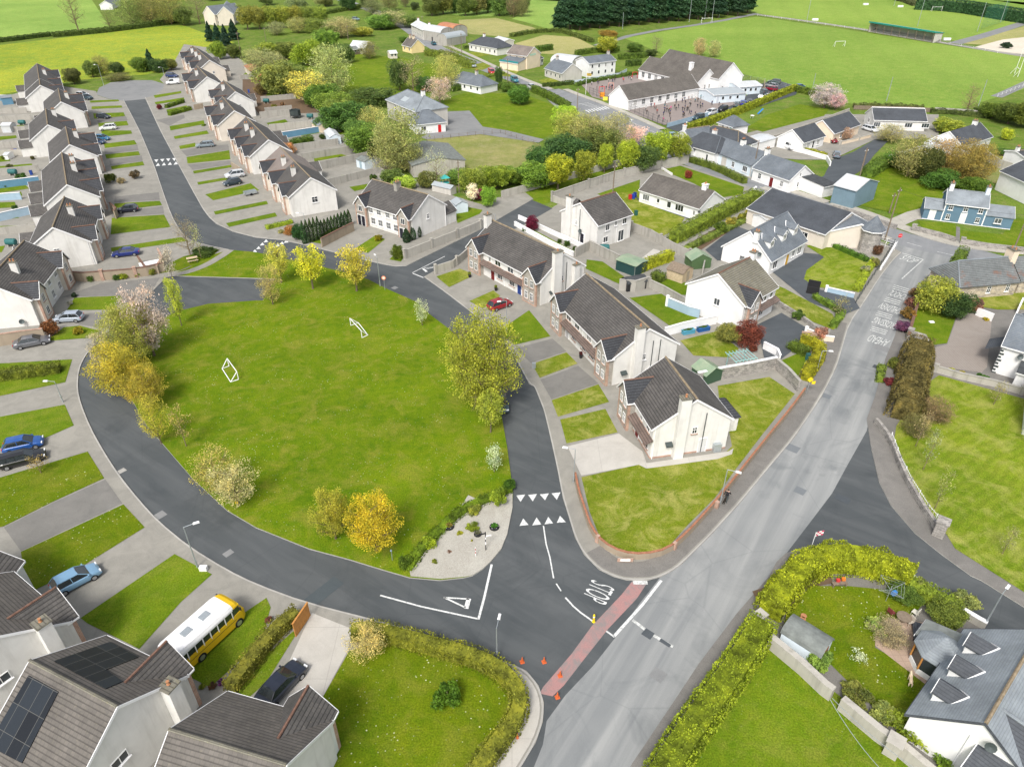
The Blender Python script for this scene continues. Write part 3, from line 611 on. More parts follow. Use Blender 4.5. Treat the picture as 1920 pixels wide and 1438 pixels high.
# ---------------- vegetation ----------------
def leafquad(mb,c,s,rnd,up=.35,m=0):
    n=Vector((rnd.gauss(0,1),rnd.gauss(0,1),rnd.gauss(0,1)+up)).normalized(); a=n.orthogonal().normalized(); t=rnd.random()*6.28; a=a*math.cos(t)+n.cross(a)*math.sin(t); b_=n.cross(a)
    s1=s*(.6+.8*rnd.random()); s2=s1*(.5+.4*rnd.random()); c=Vector(c)
    mb.face([c-a*s1-b_*s2*.3,c+b_*s2,c+a*s1+b_*s2*.2,c-b_*s2],m)
def gen_tree(seed,H,rw,cz0,nl,ls,kind='open',nb=11,tr=.13,mat='leaf',bark='bark',spread=.42,nsec=5,up=.35):
    """returns (trunk mesh, crown mesh). Crown between cz0 and H with radius rw"""
    rnd=random.Random(seed); tb=MB(); cb=MB(); cz=(cz0+H)/2; rz=(H-cz0)/2
    lean=Vector((rnd.uniform(-.06,.06),rnd.uniform(-.06,.06),0))
    def tp(z): return Vector((lean.x*z,lean.y*z,z))
    segs=6; top=cz0+(H-cz0)*(.75 if kind!='conifer' else .97)
    for i in range(segs):
        z0,z1=top*i/segs,top*(i+1)/segs; tb.tube(tp(z0),tp(z1),tr*(1-.8*i/segs),tr*(1-.8*(i+1)/segs),7 if i<3 else 5,cap=False)
    tb.tube((0,0,-.15),(0,0,.25),tr*1.5,tr*1.02,7,cap=False)
    tips=[]
    if kind in('open','bare'):
        for i in range(nb):
            az=i*2.399+rnd.uniform(-.4,.4); f=(i+.5)/nb; zz=cz+rz*(-.75+1.65*f); rr=rw*math.sqrt(max(.02,1-((zz-cz)/rz)**2))*rnd.uniform(.7,1.02) if abs(zz-cz)<rz else .1
            e=Vector((math.cos(az)*rr,math.sin(az)*rr,zz+rnd.uniform(-.1,.1)*rz)); zs=max(cz0*.75,min(top*.97,e.z-rr*rnd.uniform(.5,.9))); a=tp(zs)
            midp=a.lerp(e,.5)+Vector((0,0,-.04*rw)); r0=tr*.5*(1-.5*f)
            tb.tube(a,midp,r0,r0*.6,5,cap=False); tb.tube(midp,e,r0*.6,r0*.15,4,cap=False); tips.append((e,.8)); tips.append((midp,.7))
            for j in range(nsec):
                t=.3+.65*(j+rnd.random())/nsec; p=(a.lerp(midp,t*2) if t<.5 else midp.lerp(e,t*2-1)); dirv=Vector((rnd.gauss(0,1),rnd.gauss(0,1),rnd.gauss(.3,.7))).normalized(); q=p+dirv*rw*rnd.uniform(.22,.45)
                tb.tube(p,q,r0*.3,r0*.08,3,cap=False); tips.append((q,1.0))
                if kind=='bare':
                    for k_ in range(4):
                        q2=q+Vector((rnd.gauss(0,1),rnd.gauss(0,1),rnd.gauss(.5,.7))).normalized()*rw*.22; p2=p.lerp(q,rnd.uniform(.3,1)); tb.tube(p2,q2,r0*.12,r0*.05,3,cap=False); tips.append((q2,.5))
        while len(cb.f)<nl:
            c,wt=rnd.choice(tips)
            if rnd.random()>wt: continue
            p=c+Vector((rnd.gauss(0,1),rnd.gauss(0,1),rnd.gauss(0,.9)))*rw*spread*.45
            q=Vector((p.x/rw,p.y/rw,(p.z-cz)/rz)).length
            if q>1.12+.1*math.sin(p.x*7/rw+p.z*5/rw): continue
            leafquad(cb,p,ls,rnd,up)
    elif kind=='lobed':
        lob=[]
        for i in range(nb):
            az=i*2.399+rnd.uniform(-.5,.5); f=(i+.5)/nb; zn=-.85+1.62*f; rr=math.sqrt(max(0,1-min(1,zn*zn)))*rnd.uniform(.35,.85); s_=rnd.uniform(.2,.42)
            lob.append((Vector((math.cos(az)*rr*rw,math.sin(az)*rr*rw,cz+zn*rz*.68)),s_*rw))
        lob.append((Vector((0,0,cz)),rw*.6))
        for c,r in lob: tb.tube(tp(max(.1,min(top,c.z-r*1.3))),c,tr*.4,tr*.15,4,cap=False)
        while len(cb.f)<nl:
            c,r=rnd.choice(lob); d_=Vector((rnd.gauss(0,1),rnd.gauss(0,1),rnd.gauss(.15,1))).normalized(); rr=r*(1+rnd.gauss(.02,.17)) if rnd.random()<.85 else r*rnd.random()
            p=c+Vector((d_.x*rr,d_.y*rr,d_.z*rr*min(1.3,rz/rw)))
            if p.z<cz0*.6+.02: p.z=rnd.uniform(.02,.3)*H*.3+cz0*.6
            leafquad(cb,p,ls,rnd,up)
    elif kind=='conifer':
        while len(cb.f)<nl:
            t=rnd.random()**.7; z=H-(H-cz0)*t; r=rw*(t**(.8 if cz0<2 else .42))*(1+.16*math.sin(z*9/H*3))*(1 if t<.85 else .8); az=rnd.random()*6.28; q=r*(rnd.random()**.35)*(1+.12*math.sin(az*5+z*3))
            leafquad(cb,(math.cos(az)*q,math.sin(az)*q,z-.12*q),ls,rnd,.8)
    elif kind=='flame':
        while len(cb.f)<nl:
            t=rnd.random(); z=cz0+(H-cz0)*t; r=rw*(math.sin(math.pi*min(1,(t*.82+.18)))**.7 if t<.98 else .1)*(1-.35*t); az=rnd.random()*6.28; q=r*(.85+.2*rnd.random())*(1+.08*math.sin(az*4))
            leafquad(cb,(math.cos(az)*q,math.sin(az)*q,z),ls,rnd,.2)
    return tb.mesh('trunk',M[bark],uv=False),cb.mesh('crown',M[mat],uv=False)
TT={}   # kind -> list of (trunk, crown, H, radius)
def reg(k,H,rw,*a,n=2,**kw): TT[k]=[(*gen_tree(hash_(k)+i*17,H,rw,*a,**kw),H,rw) for i in range(n)]
def hash_(s): return sum(ord(c)*(i+3) for i,c in enumerate(s))
reg('spring',6,2.1,1.5,4800,.085,nb=15,n=3,spread=.28)
reg('gold',6,2.6,1.1,16000,.06,nb=22,n=3,spread=.27,tr=.15,nsec=6)
reg('big',9,4.6,1.2,36000,.075,nb=34,n=2,spread=.2,tr=.28,nsec=8)
reg('airy',6,2.6,1.0,5000,.07,nb=18,n=3,spread=.27)
reg('blossom',6,3.0,1.0,9000,.08,nb=24,n=2,spread=.23,mat='petal',tr=.16)
reg('bare',8,2.8,1.4,1500,.07,kind='bare',nb=15,n=2,nsec=6,bark='twig',tr=.15,spread=.25)
reg('sap',3.2,1.1,.6,1100,.06,nb=12,n=2,tr=.05,spread=.4)
reg('thin',3.2,1.0,.7,420,.06,kind='bare',nb=8,n=2,nsec=4,tr=.045,bark='twig',spread=.3)
reg('haze',8,3.6,.6,8500,.09,kind='bare',nb=24,n=3,nsec=7,bark='twig',spread=.2)
reg('lime',8,2.7,.6,13000,.11,kind='lobed',nb=22,n=2,tr=.2,up=.5)
reg('dense',7,3.4,.05,15000,.125,kind='lobed',nb=20,n=4,tr=.2,up=.5)
reg('conifer',12,2.6,.8,7000,.2,kind='conifer',mat='needle',n=2,tr=.25)
reg('pine',14,2.6,2.2,8000,.2,kind='conifer',mat='needle',n=3,tr=.25)
reg('cypress',4,.62,.1,2600,.07,kind='flame',mat='needle',n=2,tr=.06,up=.1)
reg('shrub',1.6,.85,.05,2600,.07,kind='lobed',nb=12,n=3,tr=.04)
reg('ball',1.6,.8,.0,4200,.05,kind='lobed',nb=20,n=1,tr=.04)
GREEN=(.13,.2,.03);LIME=(.36,.42,.05);GOLD=(.5,.4,.035);OLIVE=(.27,.28,.06);DARK=(.05,.095,.03);MID=(.1,.17,.035);BROWN=(.26,.19,.09);YEL=(.55,.5,.04);PINK=(.72,.48,.46);WHITE=(.75,.74,.62);PALE=(.55,.55,.33);RED=(.2,.05,.03);PINE=(.035,.085,.05);HAZE=(.3,.27,.13)
_tn=[0]; BG0='belt of mixed trees between the estate and the hipped house'
def tree(kind,bx,by,ty=None,wpx=None,col=GREEN,label='',cat='tree',group=None,h=None,w=None,name='tree',jit=.12,trunk='trunk'):
    g=P(bx,by); H=h or hfor(g,ty); 
    W=w or (wpx*mpp(bx,by) if wpx else H*.7)
    if group==BG0: W*=1.2; H*=1.15; col=tuple(c*1.75 for c in col)
    elif kind in('dense','haze','pine','lime','big','gold','airy','spring'): col=tuple(c*(1.12 if kind=='gold' else 1.35) for c in col)
    _tn[0]+=1; rnd=random.Random(_tn[0]*7+int(bx)); tr,cr,h0,r0=TT[kind][_tn[0]%len(TT[kind])]
    r=empty(name,(g.x,g.y,0),rnd.random()*6.28,label,cat,group); sx=W/(2*r0); sz=H/h0; r.scale=(sx,sx,sz)
    inst('trunk',tr,r); c=inst('crown',cr,r,color=tuple(max(0,x*(1+rnd.uniform(-jit,jit))) for x in col)); return r
def shrub(bx,by,wpx,col=GREEN,label='',h=None,kind='shrub',group=None,name='shrub',hr=.9):
    w=wpx*mpp(bx,by); return tree(kind,bx,by,None,None,col,label,'shrub',group,h=h or w*hr,w=w,name=name)
def hedge(pts,wd,ht,col,label,dens=26,ls=.085,name='hedge',cat='hedge',wob=.2,px=True,group=None,core=True,closed=False,round_=.25,kind=None):
    q=[P(*p) if px else Vector((p[0],p[1],0)) for p in pts]; rnd=random.Random(len(label)*31+int(q[0].x*10)); mb=MB()
    L=0; segs=[]
    for a,b_ in zip(q[:-1],q[1:]): segs.append((a,b_,(b_-a).length)); L+=(b_-a).length
    if core:
        qq=smooth(q,1); l,r=offs(qq,wd/2*.7),offs(qq,-wd/2*.7); n=len(qq); hh=ht*.8
        vs=[(p.x,p.y,0) for p in l]+[(p.x,p.y,hh) for p in l]+[(p.x,p.y,hh) for p in r]+[(p.x,p.y,0) for p in r]
        mb.poly(vs,[f for i in range(n-1) for f in ((i,n+i,n+i+1,i+1),(n+i,2*n+i,2*n+i+1,n+i+1),(2*n+i,3*n+i,3*n+i+1,2*n+i+1))]+[(0,3*n,2*n,n),(n-1,2*n-1,3*n-1,4*n-1)])
    sc=sum(mpp(*p) for p in pts)/len(pts) if px else .1
    ls=max(ls,sc*.7); dens=min(dens*1.7,1.0/(ls*ls)*.5); 
    N_=int(min(26000,L*(wd+2*ht)*dens+wd*ht*2*dens)); qs=smooth(q,1)
    S=[(a,b_,(b_-a).length) for a,b_ in zip(qs[:-1],qs[1:])]; T=sum(s[2] for s in S)
    cum=[];t=0
    for s in S: cum.append(t); t+=s[2]
    import bisect
    for _ in range(N_):
        u=rnd.random()*T; i=bisect.bisect_right(cum,u)-1; a,b_,l_=S[i]; p=a.lerp(b_,(u-cum[i])/max(l_,1e-6)); d_=(b_-a).normalized(); nn=Vector((-d_.y,d_.x,0))
        per=wd+2*ht; v=rnd.random()*per
        bump_=wob*(math.sin(u*1.7+3)+.6*math.sin(u*4.1)+.5*math.sin(u*.6+p.x*.1))*.5
        if v<ht: off,z,k=-wd/2,v,1
        elif v<ht+wd: off,z,k=v-ht-wd/2,ht,0
        else: off,z,k=wd/2,v-ht-wd,1
        e=abs(off)/(wd/2); z2=z*(1-round_*.35*(e**4 if not k else 0)); off2=off*(1-(round_*.5*(z/ht)**4 if k else 0))
        z2=z2*(1+bump_*.6/max(ht,.4)); off2=off2*(1+bump_*.5/max(wd,.4)); j=rnd.gauss(0,.05)
        leafquad(mb,(p.x+nn.x*(off2+j),p.y+nn.y*(off2+j),max(.02,z2+rnd.gauss(0,.05)-abs(rnd.gauss(0,.06)))),ls,rnd,.5)
    if core:   # hedge ends
        for e_ in (0,-1):
            p=qs[e_]; d_=((qs[1]-qs[0]) if e_==0 else (qs[-1]-qs[-2])).normalized(); nn=Vector((-d_.y,d_.x,0)); s_=-1 if e_==0 else 1
            for _ in range(int(wd*ht*dens)):
                o=rnd.uniform(-wd/2,wd/2); leafquad(mb,(p.x+nn.x*o+d_.x*s_*rnd.gauss(.05,.07),p.y+nn.y*o+d_.y*s_*rnd.gauss(.05,.07),rnd.uniform(0,ht)),ls,rnd,.2)
    o=mb.build(name,M['hedge'],uv=False,label=label,cat=cat,group=group,kind=kind); o.color=(*col,1); return o
# ---------------- walls, fences, poles ----------------
def wall(pts,h,mat,label,th=.2,cap=None,pier=None,px=True,name='garden_wall',cat='wall',zb=0,sm=0,group=None,capw=.06,ph=.25,pierm=None):
    q=[P(*p) if px else Vector((p[0],p[1],0)) for p in pts]
    if sm: q=smooth(q,sm)
    l,r=offs(q,th/2),offs(q,-th/2); n=len(q); mb=MB()
    def ring(l,r,z0,z1,mb,m=0):
        vs=[(p.x,p.y,z0) for p in l]+[(p.x,p.y,z1) for p in l]+[(p.x,p.y,z1) for p in r]+[(p.x,p.y,z0) for p in r]
        mb.poly(vs,[f for i in range(n-1) for f in ((i,n+i,n+i+1,i+1),(n+i,2*n+i,2*n+i+1,n+i+1),(2*n+i,3*n+i,3*n+i+1,2*n+i+1))]+[(0,3*n,2*n,n),(n-1,2*n-1,3*n-1,4*n-1)],m)
    ring(l,r,zb,h,mb)
    root=mb.build(name,M[mat],label=label,cat=cat,group=group)
    if cap:
        cb=MB(); ring(offs(q,th/2+capw),offs(q,-th/2-capw),h,h+.08,cb); cb.build('coping',M[cap],root)
    if pier:
        pb=MB(); L=0; nxt=0
        for a,b_ in zip(q[:-1],q[1:]):
            s=(b_-a).length; rz=math.atan2((b_-a).y,(b_-a).x)
            while nxt<=L+s+1e-6:
                p=a.lerp(b_,(nxt-L)/max(s,1e-6)); pb.box((p.x,p.y,(h+ph)/2),(th*2.0,th*2.0,h+ph),rz); pb.box((p.x,p.y,h+ph+.04),(th*2.4,th*2.4,.08),rz); nxt+=pier
            L+=s
        pb.build('pier',M[pierm or cap or mat],root)
    return root
def fence(pts,h,mat,label,step=2.0,rails=3,bars=0,px=True,name='fence',cat='fence',pr=.05,bh=None,rr=.025,group=None,board=None):
    q=[P(*p) if px else Vector((p[0],p[1],0)) for p in pts]; pb=MB(); rb=MB()
    for a,b_ in zip(q[:-1],q[1:]):
        s=(b_-a).length; k=max(1,round(s/step))
        for i in range(k+1): p=a.lerp(b_,i/k); pb.tube((p.x,p.y,0),(p.x,p.y,h),pr,n=5)
        for j in range(rails):
            z=h*(j+.7)/rails; rb.tube((a.x,a.y,z),(b_.x,b_.y,z),rr,n=4,cap=False)
        if bars:
            nb=int(s/bars)
            for i in range(nb): p=a.lerp(b_,(i+.5)/nb); rb.box((p.x,p.y,h*.5),(.02,.02,h*.94))
        if board:
            rz=math.atan2((b_-a).y,(b_-a).x); m_=(a+b_)/2; rb.box((m_.x,m_.y,h*.5),(s,.03,h*.92),rz)
    r=pb.build(name,M[mat],label=label,cat=cat,group=group); r2=rb.build('rails',M[board or mat],r); return r
def lamp(bx,by,ty,arm=(-1,0),label='',al=.9,mat='steel'):
    g=P(bx,by); H=hfor(g,ty); r=empty('street_lamp',g,0,label,'street lamp','street lamps on the estate and main road'); a=Vector((*arm,0)).normalized()
    mb=MB(); mb.tube((0,0,0),(0,0,1.1),.085,n=8); mb.tube((0,0,1.1),(0,0,H),.06,.04,n=7); mb.tube((0,0,H-.03),tuple(a*al+Vector((0,0,H+.06))),.03,n=5); mb.build('pole',M[mat],r)
    hb=MB(); hb.box((0,0,0),(.6,.24,.12),taper=.8); o=hb.build('lamp_head',M['trim'],r); o.location=a*(al+.2)+Vector((0,0,H+.07)); o.rotation_euler=(0,0,math.atan2(a.y,a.x)); return r
def upole(bx,by,ty,label='',wood=True,r0=.14,cross=True,tilt=0,name='utility_pole'):
    g=P(bx,by); H=hfor(g,ty); r=empty(name,g,.4,label,'pole'); mb=MB(); mb.tube((0,0,0),(tilt,0,H),r0,r0*.65,n=7); mb.build('post',M['wood' if wood else 'steel'],r)
    if cross:
        c=MB(); c.bx(-.5,.5,-.05,.05,H-.7,H-.6); o=c.build('crossarm',M['wood' if wood else 'steel'],r); i_=MB()
        for x in (-.42,.42,0): i_.tube((x,0,H-.6),(x,0,H-.42),.04,n=5)
        i_.build('insulators',M['trim'],o)
    return r
def cable(a,b_,sag,label,r_=.018,n=10,mat='black',group='overhead cables'):
    mb=MB(); a=Vector(a);b_=Vector(b_); pr=None
    for i in range(n+1):
        t=i/n; p=a.lerp(b_,t); p.z-=sag*4*t*(1-t)
        if pr is not None: mb.tube(pr,p,r_,n=4,cap=False)
        pr=p.copy()
    return mb.build('overhead_cable',M[mat],label=label,cat='cable',group=group)
# ---------------- cars ----------------
CT={'hatch':(4.1,.88,1.48,dict(hood=.88,belt=.93,a=-.47,b=-.36,c=.06,d=.27,tail=.95)),
    'saloon':(4.65,.9,1.44,dict(hood=.86,belt=.92,a=-.37,b=-.22,c=.07,d=.25,tail=.98)),
    'suv':(4.45,.93,1.66,dict(hood=1.02,belt=1.06,a=-.48,b=-.41,c=.08,d=.27,tail=1.08)),
    'estate':(4.7,.9,1.48,dict(hood=.86,belt=.92,a=-.475,b=-.42,c=.09,d=.26,tail=.95)),
    'van':(4.6,.93,1.85,dict(hood=1.08,belt=1.15,a=-.495,b=-.485,c=.16,d=.3,tail=1.2))}
_cm={}
def car_meshes(k):
    if k in _cm: return _cm[k]
    L,hw,H,p=CT[k]; st=[]
    for f in (-.5,-.485,-.44,-.37,-.2,0,.15,.27,.36,.44,.485,.5):
        x=f*L; e=max(0,abs(f)-.36)/.14; w_=hw*(1-.16*e**2); zt=p['belt'] if p['a']<f<p['d'] else (p['tail'] if f<=p['a'] else p['hood'])
        if f>p['d']: zt=p['hood']-(f-p['d'])/(.5-p['d'])*.16
        zt-= .22*e**3*(1 if f>0 else .8); zb=.2+.14*e**2
        st.append((x,w_,zb,zt))
    mb=MB(); ring=[]
    for x,w_,zb,zt in st:
        m_=(zt-zb); ring.append([(x,-w_*.86,zb),(x,-w_*.985,zb+m_*.2),(x,-w_,zb+m_*.55),(x,-w_*.95,zb+m_*.86),(x,-w_*.82,zt),(x,0,zt+.03),(x,w_*.82,zt),(x,w_*.95,zb+m_*.86),(x,w_,zb+m_*.55),(x,w_*.985,zb+m_*.2),(x,w_*.86,zb)])
    n=11; vs=[v for r_ in ring for v in r_]; fs=[]
    for j in range(len(ring)-1):
        for i in range(n): fs.append((j*n+i,(j+1)*n+i,(j+1)*n+(i+1)%n,j*n+(i+1)%n)[::-1])
    fs.append(tuple(range(n))); fs.append(tuple(range((len(ring)-1)*n,len(ring)*n))[::-1]); mb.poly(vs,fs)
    # roof skin and pillars
    bz,rz=p['belt']-.02,H; xa,xb,xc,xd=[p[q]*L for q in 'abcd']; wb,wr=hw*.88,hw*.68
    if k=='van': wr=hw*.84
    rf=[(xb,-wr,rz-.05),(xc,-wr,rz-.05),(xc,wr,rz-.05),(xb,wr,rz-.05)]; xm=(xb+xc)/2
    mb.poly([(xb-.03,-wr*.98,rz-.06),(xm,-wr*1.02,rz-.01),(xc+.03,-wr*.98,rz-.06),(xc-.02,0,rz-.01),(xc+.03,wr*.98,rz-.06),(xm,wr*1.02,rz-.01),(xb-.03,wr*.98,rz-.06),(xb+.02,0,rz-.01),(xm,0,rz+.03)],[(8,7,0,1),(8,1,2,3),(8,3,4,5),(8,5,6,7)])
    for s in (-1,1):
        for (x0,x1) in ((xa,xb),(xd,xc)): mb.tube((x0,s*wb,bz),(x1,s*wr,rz-.05),.045,n=4)
        mb.tube((xm*.6+xa*.0,s*wb*1.0,bz),(xm*.7,s*wr*1.0,rz-.04),.035,n=4); mb.tube((xb,s*wr,rz-.05),(xc,s*wr,rz-.05),.035,n=4)
        if k in('estate','suv','van'): mb.tube((xa*.62,s*wb,bz),(xb*.66,s*wr,rz-.04),.035 if k!='van' else .03,n=4)
    if k=='van':   # panel sides behind the doors
        for s in (-1,1): mb.face([(xa,s*wb*1.01,bz),(xm*.4,s*wb*1.01,bz),(xm*.4,s*wr*1.01,rz-.05),(xb,s*wr*1.01,rz-.05)])
        mb.face([(xa-.02,-wb,bz),(xa-.02,wb,bz),(xb-.02,wr,rz-.05),(xb-.02,-wr,rz-.05)])
    body=mb.mesh('body',M['paint'],smooth=False)
    g=MB(); lo=[(xa,-wb,bz),(xd,-wb,bz),(xd,wb,bz),(xa,wb,bz)]; g.poly(lo+rf,[(0,1,5,4),(1,2,6,5),(2,3,7,6),(3,0,4,7)]); gl=g.mesh('windows',M['cargl'])
    t=MB(); t.tube((0,-.1,0),(0,.1,0),.32,n=14); ty=t.mesh('tyre',M['tyre']); r_=MB(); r_.tube((0,-.108,0),(0,.108,0),.2,n=10); rim=r_.mesh('rim',M['rim'])
    h=MB(); h.box((0,0,0),(.12,.34,.13)); hl=h.mesh('headlight',M['lampg']); q=MB(); q.box((0,0,0),(.1,.26,.17)); tl=q.mesh('tail_light',M['red'])
    mi=MB(); mi.box((0,0,0),(.12,.2,.13)); mr=mi.mesh('mirror',M['paint'])
    pl=MB(); pl.box((0,0,0),(.02,.5,.11)); np_=pl.mesh('bumper_grille',M['black'])
    _cm[k]=(body,gl,ty,rim,hl,tl,mr,np_); return _cm[k]
def car(kind,a,b_,col,label,group=None,px=True,z=.1,sc=1.0,name=None,simple=False):
    """a = photo point under the tail, b = under the nose"""
    A=P(*a) if px else Vector(a); B=P(*b_) if px else Vector(b_); m_=(A+B)/2; rz=math.atan2((B-A).y,(B-A).x); L,hw,H,p=CT[kind]
    body,gl,ty,rim,hl,tl,mr,gr=car_meshes(kind)
    r=empty(name or ('parked_van' if kind=='van' else 'parked_car'),(m_.x,m_.y,z),rz,label,'van' if kind=='van' else 'car',group); r.scale=(sc,)*3
    inst('body',body,r,color=col); inst('windows',gl,r)
    for x in (-.315*L,.31*L):
        for s in (-1,1):
            w_=inst('wheel',ty,r,(x,s*(hw-.09),.32))
            if not simple: inst('rim',rim,w_)
    if not simple:
        for s in (-1,1):
            inst('headlight',hl,r,(L*.478,s*hw*.66,p['hood']-.24)); inst('tail_light',tl,r,(-L*.487,s*hw*.7,p['tail']-.2 if kind!='van' else .9)); inst('mirror',mr,r,(p['d']*L*.85,s*(hw+.03),p['belt']+.03),color=col)
        inst('bumper_grille',gr,r,(L*.495,0,.42))
    return r
# ---------------- people ----------------
def person_mesh(name,J,E,rad,cols):
    me=D.meshes.new(name); me.from_pydata(J,E,[]); o=D.objects.new('tmp_person',me); COL.objects.link(o)
    md=o.modifiers.new('skin','SKIN'); sv=me.skin_vertices[0].data
    for i,r in enumerate(rad): sv[i].radius=(r,r*.85 if i in (0,1,2) else r)
    sv[0].use_root=True; sb=o.modifiers.new('sub','SUBSURF'); sb.levels=1; sb.render_levels=1
    dg=bpy.context.evaluated_depsgraph_get(); m2=D.meshes.new_from_object(o.evaluated_get(dg)); D.objects.remove(o); m2.name=name
    m2.materials.clear()
    for mm in ('objm','darkm','skin','hair'): m2.materials.append(M[mm])
    for p in m2.polygons:
        c=p.center; z=c.z
        p.material_index= 3 if (z>1.6 or (z>1.5 and c.x<-.02)) else 2 if z>1.44 else (2 if (abs(c.y)>.27 and z<.95) else 0 if z>.88 else 1)
        p.use_smooth=True
    return m2
def pose(step=0.0,arm=0.25,lift=0.0,bend=0.0):
    x=bend
    J=[(0,0,.95),(x*.4,0,1.15),(x*.8,0,1.38),(x,0,1.5),(x*1.1,0,1.62),(x*1.15,0,1.72),
       (0,.1,.9),(step*.6,.11,.5),(step,.11,.06),(step+.12,.11,.04),
       (0,-.1,.9),(-step*.3,-.11,.5),(-step,-.11,.06),(-step+.12,-.11,.04),
       (x*.8,.2,1.38),(x*.6-arm*.4,.27,1.1+lift*.3),(x*.5-arm+.1,.3,.86+lift),(x*.5-arm+.14,.3,.77+lift*1.2),
       (x*.8,-.2,1.38),(x*.6+arm*.4,-.27,1.1),(x*.5+arm+.1,-.3,.88),(x*.5+arm+.16,-.3,.8)]
    E=[(0,1),(1,2),(2,3),(3,4),(4,5),(0,6),(6,7),(7,8),(8,9),(0,10),(10,11),(11,12),(12,13),(2,14),(14,15),(15,16),(16,17),(2,18),(18,19),(19,20),(20,21)]
    rad=[.14,.13,.15,.06,.1,.08, .1,.065,.045,.04, .1,.065,.045,.04, .07,.05,.038,.03, .07,.05,.038,.03]
    return J,E,rad
PM=[person_mesh('person',*pose(0,.05),None),person_mesh('person',*pose(.28,.25),None),person_mesh('person',*pose(.35,.3,.45,.1),None)]
def person(px_,py_,col,label,pm=0,s=1.0,rz=0,group=None,dim=None):
    g=P(px_,py_); o=inst('person',PM[pm],None,(g.x,g.y,.08),rz,s,color=col,label=label,cat='person',group=group); return o
def shed(a,b_,wd,he,hr,wall,roof,label,name='garden_shed',cat='shed',arched=False,door=None,dz=None):
    """small gabled shed: ridge through photo points a,b (ridge height hr)"""
    A,B=P(*a,z=hr),P(*b_,z=hr); d=B-A; L=d.length; m_=(A+B)/2; r=empty(name,(m_.x,m_.y,0),math.atan2(d.y,d.x),label,cat)
    n=8 if arched else 2; prof=[]
    for i in range(n+1):
        t=i/n
        if arched: y=-math.cos(math.pi*t)*wd/2; z=he+math.sin(math.pi*t)*(hr-he)
        else: y=(-.5+t)*wd; z=hr-abs(t-.5)*2*(hr-he)
        prof.append((y,z))
    mb=MB()
    for x in (-L/2,L/2): mb.face([(x,-wd/2,0)]+[(x,y,z-.03) for y,z in prof]+[(x,wd/2,0)])
    for s in (-1,1): mb.face([(-L/2,s*wd/2,0),(L/2,s*wd/2,0),(L/2,s*wd/2,he),(-L/2,s*wd/2,he)])
    mb.build('wall',M[wall],r); rb=MB(); k=1.0+.12/wd
    for (y0,z0),(y1,z1) in zip(prof[:-1],prof[1:]):
        e=L/2+.12
        if not arched and y0<-.01: y0,z0=y0-.12,z0-.12*(hr-he)/(wd/2)
        if not arched and y1>.01: y1,z1=y1+.12,z1-.12*(hr-he)/(wd/2)
        A_=[(-e,y0*k,z0),(e,y0*k,z0),(e,y1*k,z1),(-e,y1*k,z1)]; rb.poly(A_+[(p[0],p[1],p[2]+.06) for p in A_],[(3,2,1,0),(4,5,6,7),(0,1,5,4),(2,3,7,6),(1,2,6,5),(3,0,4,7)])
    rb.build('roof',M[roof],r)
    if door: 
        l={'Z':((L/2+.005,0,.02),math.pi/2),'A':((-L/2-.005,0,.02),-math.pi/2),'R':((0,-wd/2-.005,.02),0),'L':((0,wd/2+.005,.02),math.pi)}[door[0]]
        from_=globals()['door']; from_(r,l[0],l[1],.8,min(1.85,he),door[1],False)
    return r
def obj_box(name,c,dim,mat,label,cat,col=None,rz=0,px=True,**kw):
    g=P(*c[:2]) if px else Vector(c); mb=MB(); mb.box((0,0,dim[2]/2),dim); o=mb.build(name,M[mat],None,label=label,cat=cat,**kw); o.location=(g.x,g.y,c[2] if len(c)>2 else .1); o.rotation_euler=(0,0,rz)
    if col: o.color=(*col,1)
    return o
ORD=['first','second','third','fourth','fifth','sixth','seventh','eighth','ninth','tenth','eleventh','twelfth','thirteenth','fourteenth','fifteenth','sixteenth','seventeenth','eighteenth','nineteenth','twentieth']
# ---------------- ground ----------------
mb=MB(); mb.face([(-2500,-200,-.06),(2500,-200,-.06),(2500,5000,-.06),(-2500,5000,-.06)]); mb.build('ground',M['rough'],uv=False,kind='structure')
def fld(mat,*pts,z=-.03,name='field'): return poly(name,pts,M[mat],z=z)
fld('fieldy',(-260,118),(0,85),(110,72),(200,62),(300,50),(345,48),(392,66),(440,80),(400,92),(352,92),(330,128),(275,140),(150,150),(0,178),(-300,230))
fld('field',(-500,60),(-300,20),(-200,-30),(150,-40),(172,0),(205,50),(100,66),(0,80),(-260,112))
fld('fieldd',(860,38),(930,34),(1000,52),(1012,60),(950,70),(880,64),(862,52))
fld('fieldd',(965,82),(1020,66),(1080,70),(1130,96),(1060,104),(1000,100))
fld('field',(985,0),(1050,0),(1060,40),(1080,60),(1040,58),(985,42),(960,36),(990,20))
fld('field',(1000,-30),(1300,-30),(1220,2),(1050,3),(990,0))
fld('field',(850,0),(930,2),(960,30),(870,32),(800,18))
fld('lawn',(560,130),(650,100),(750,108),(830,125),(850,150),(838,172),(760,178),(660,185),(600,175),(560,155))
fld('pitch',(1170,72),(1380,36),(1420,32),(1560,52),(1740,80),(1920,106),(2100,130),(2100,160),(1930,165),(1870,182),(1800,205),(1740,207),(1640,200),(1560,190),(1380,135),(1240,100))
fld('pitch',(1408,24),(1412,-8),(1700,-12),(1960,8),(1990,28),(1935,45),(1800,78),(1640,60))
fld('field',(1700,-40),(2300,-60),(2300,10),(1990,20),(1800,-8))
fld('field',(2060,60),(2600,40),(2600,120),(2090,130))
fld('fieldd',(1800,82),(1850,70),(1925,48),(2000,60),(2000,84),(1870,86))
fld('lawn',(832,185),(880,172),(985,178),(1060,205),(1070,240),(1010,262),(905,238),(885,214),(835,204))
fld('paddock',(800,262),(938,246),(1015,272),(1010,300),(940,330),(880,350),(830,352),(845,300))
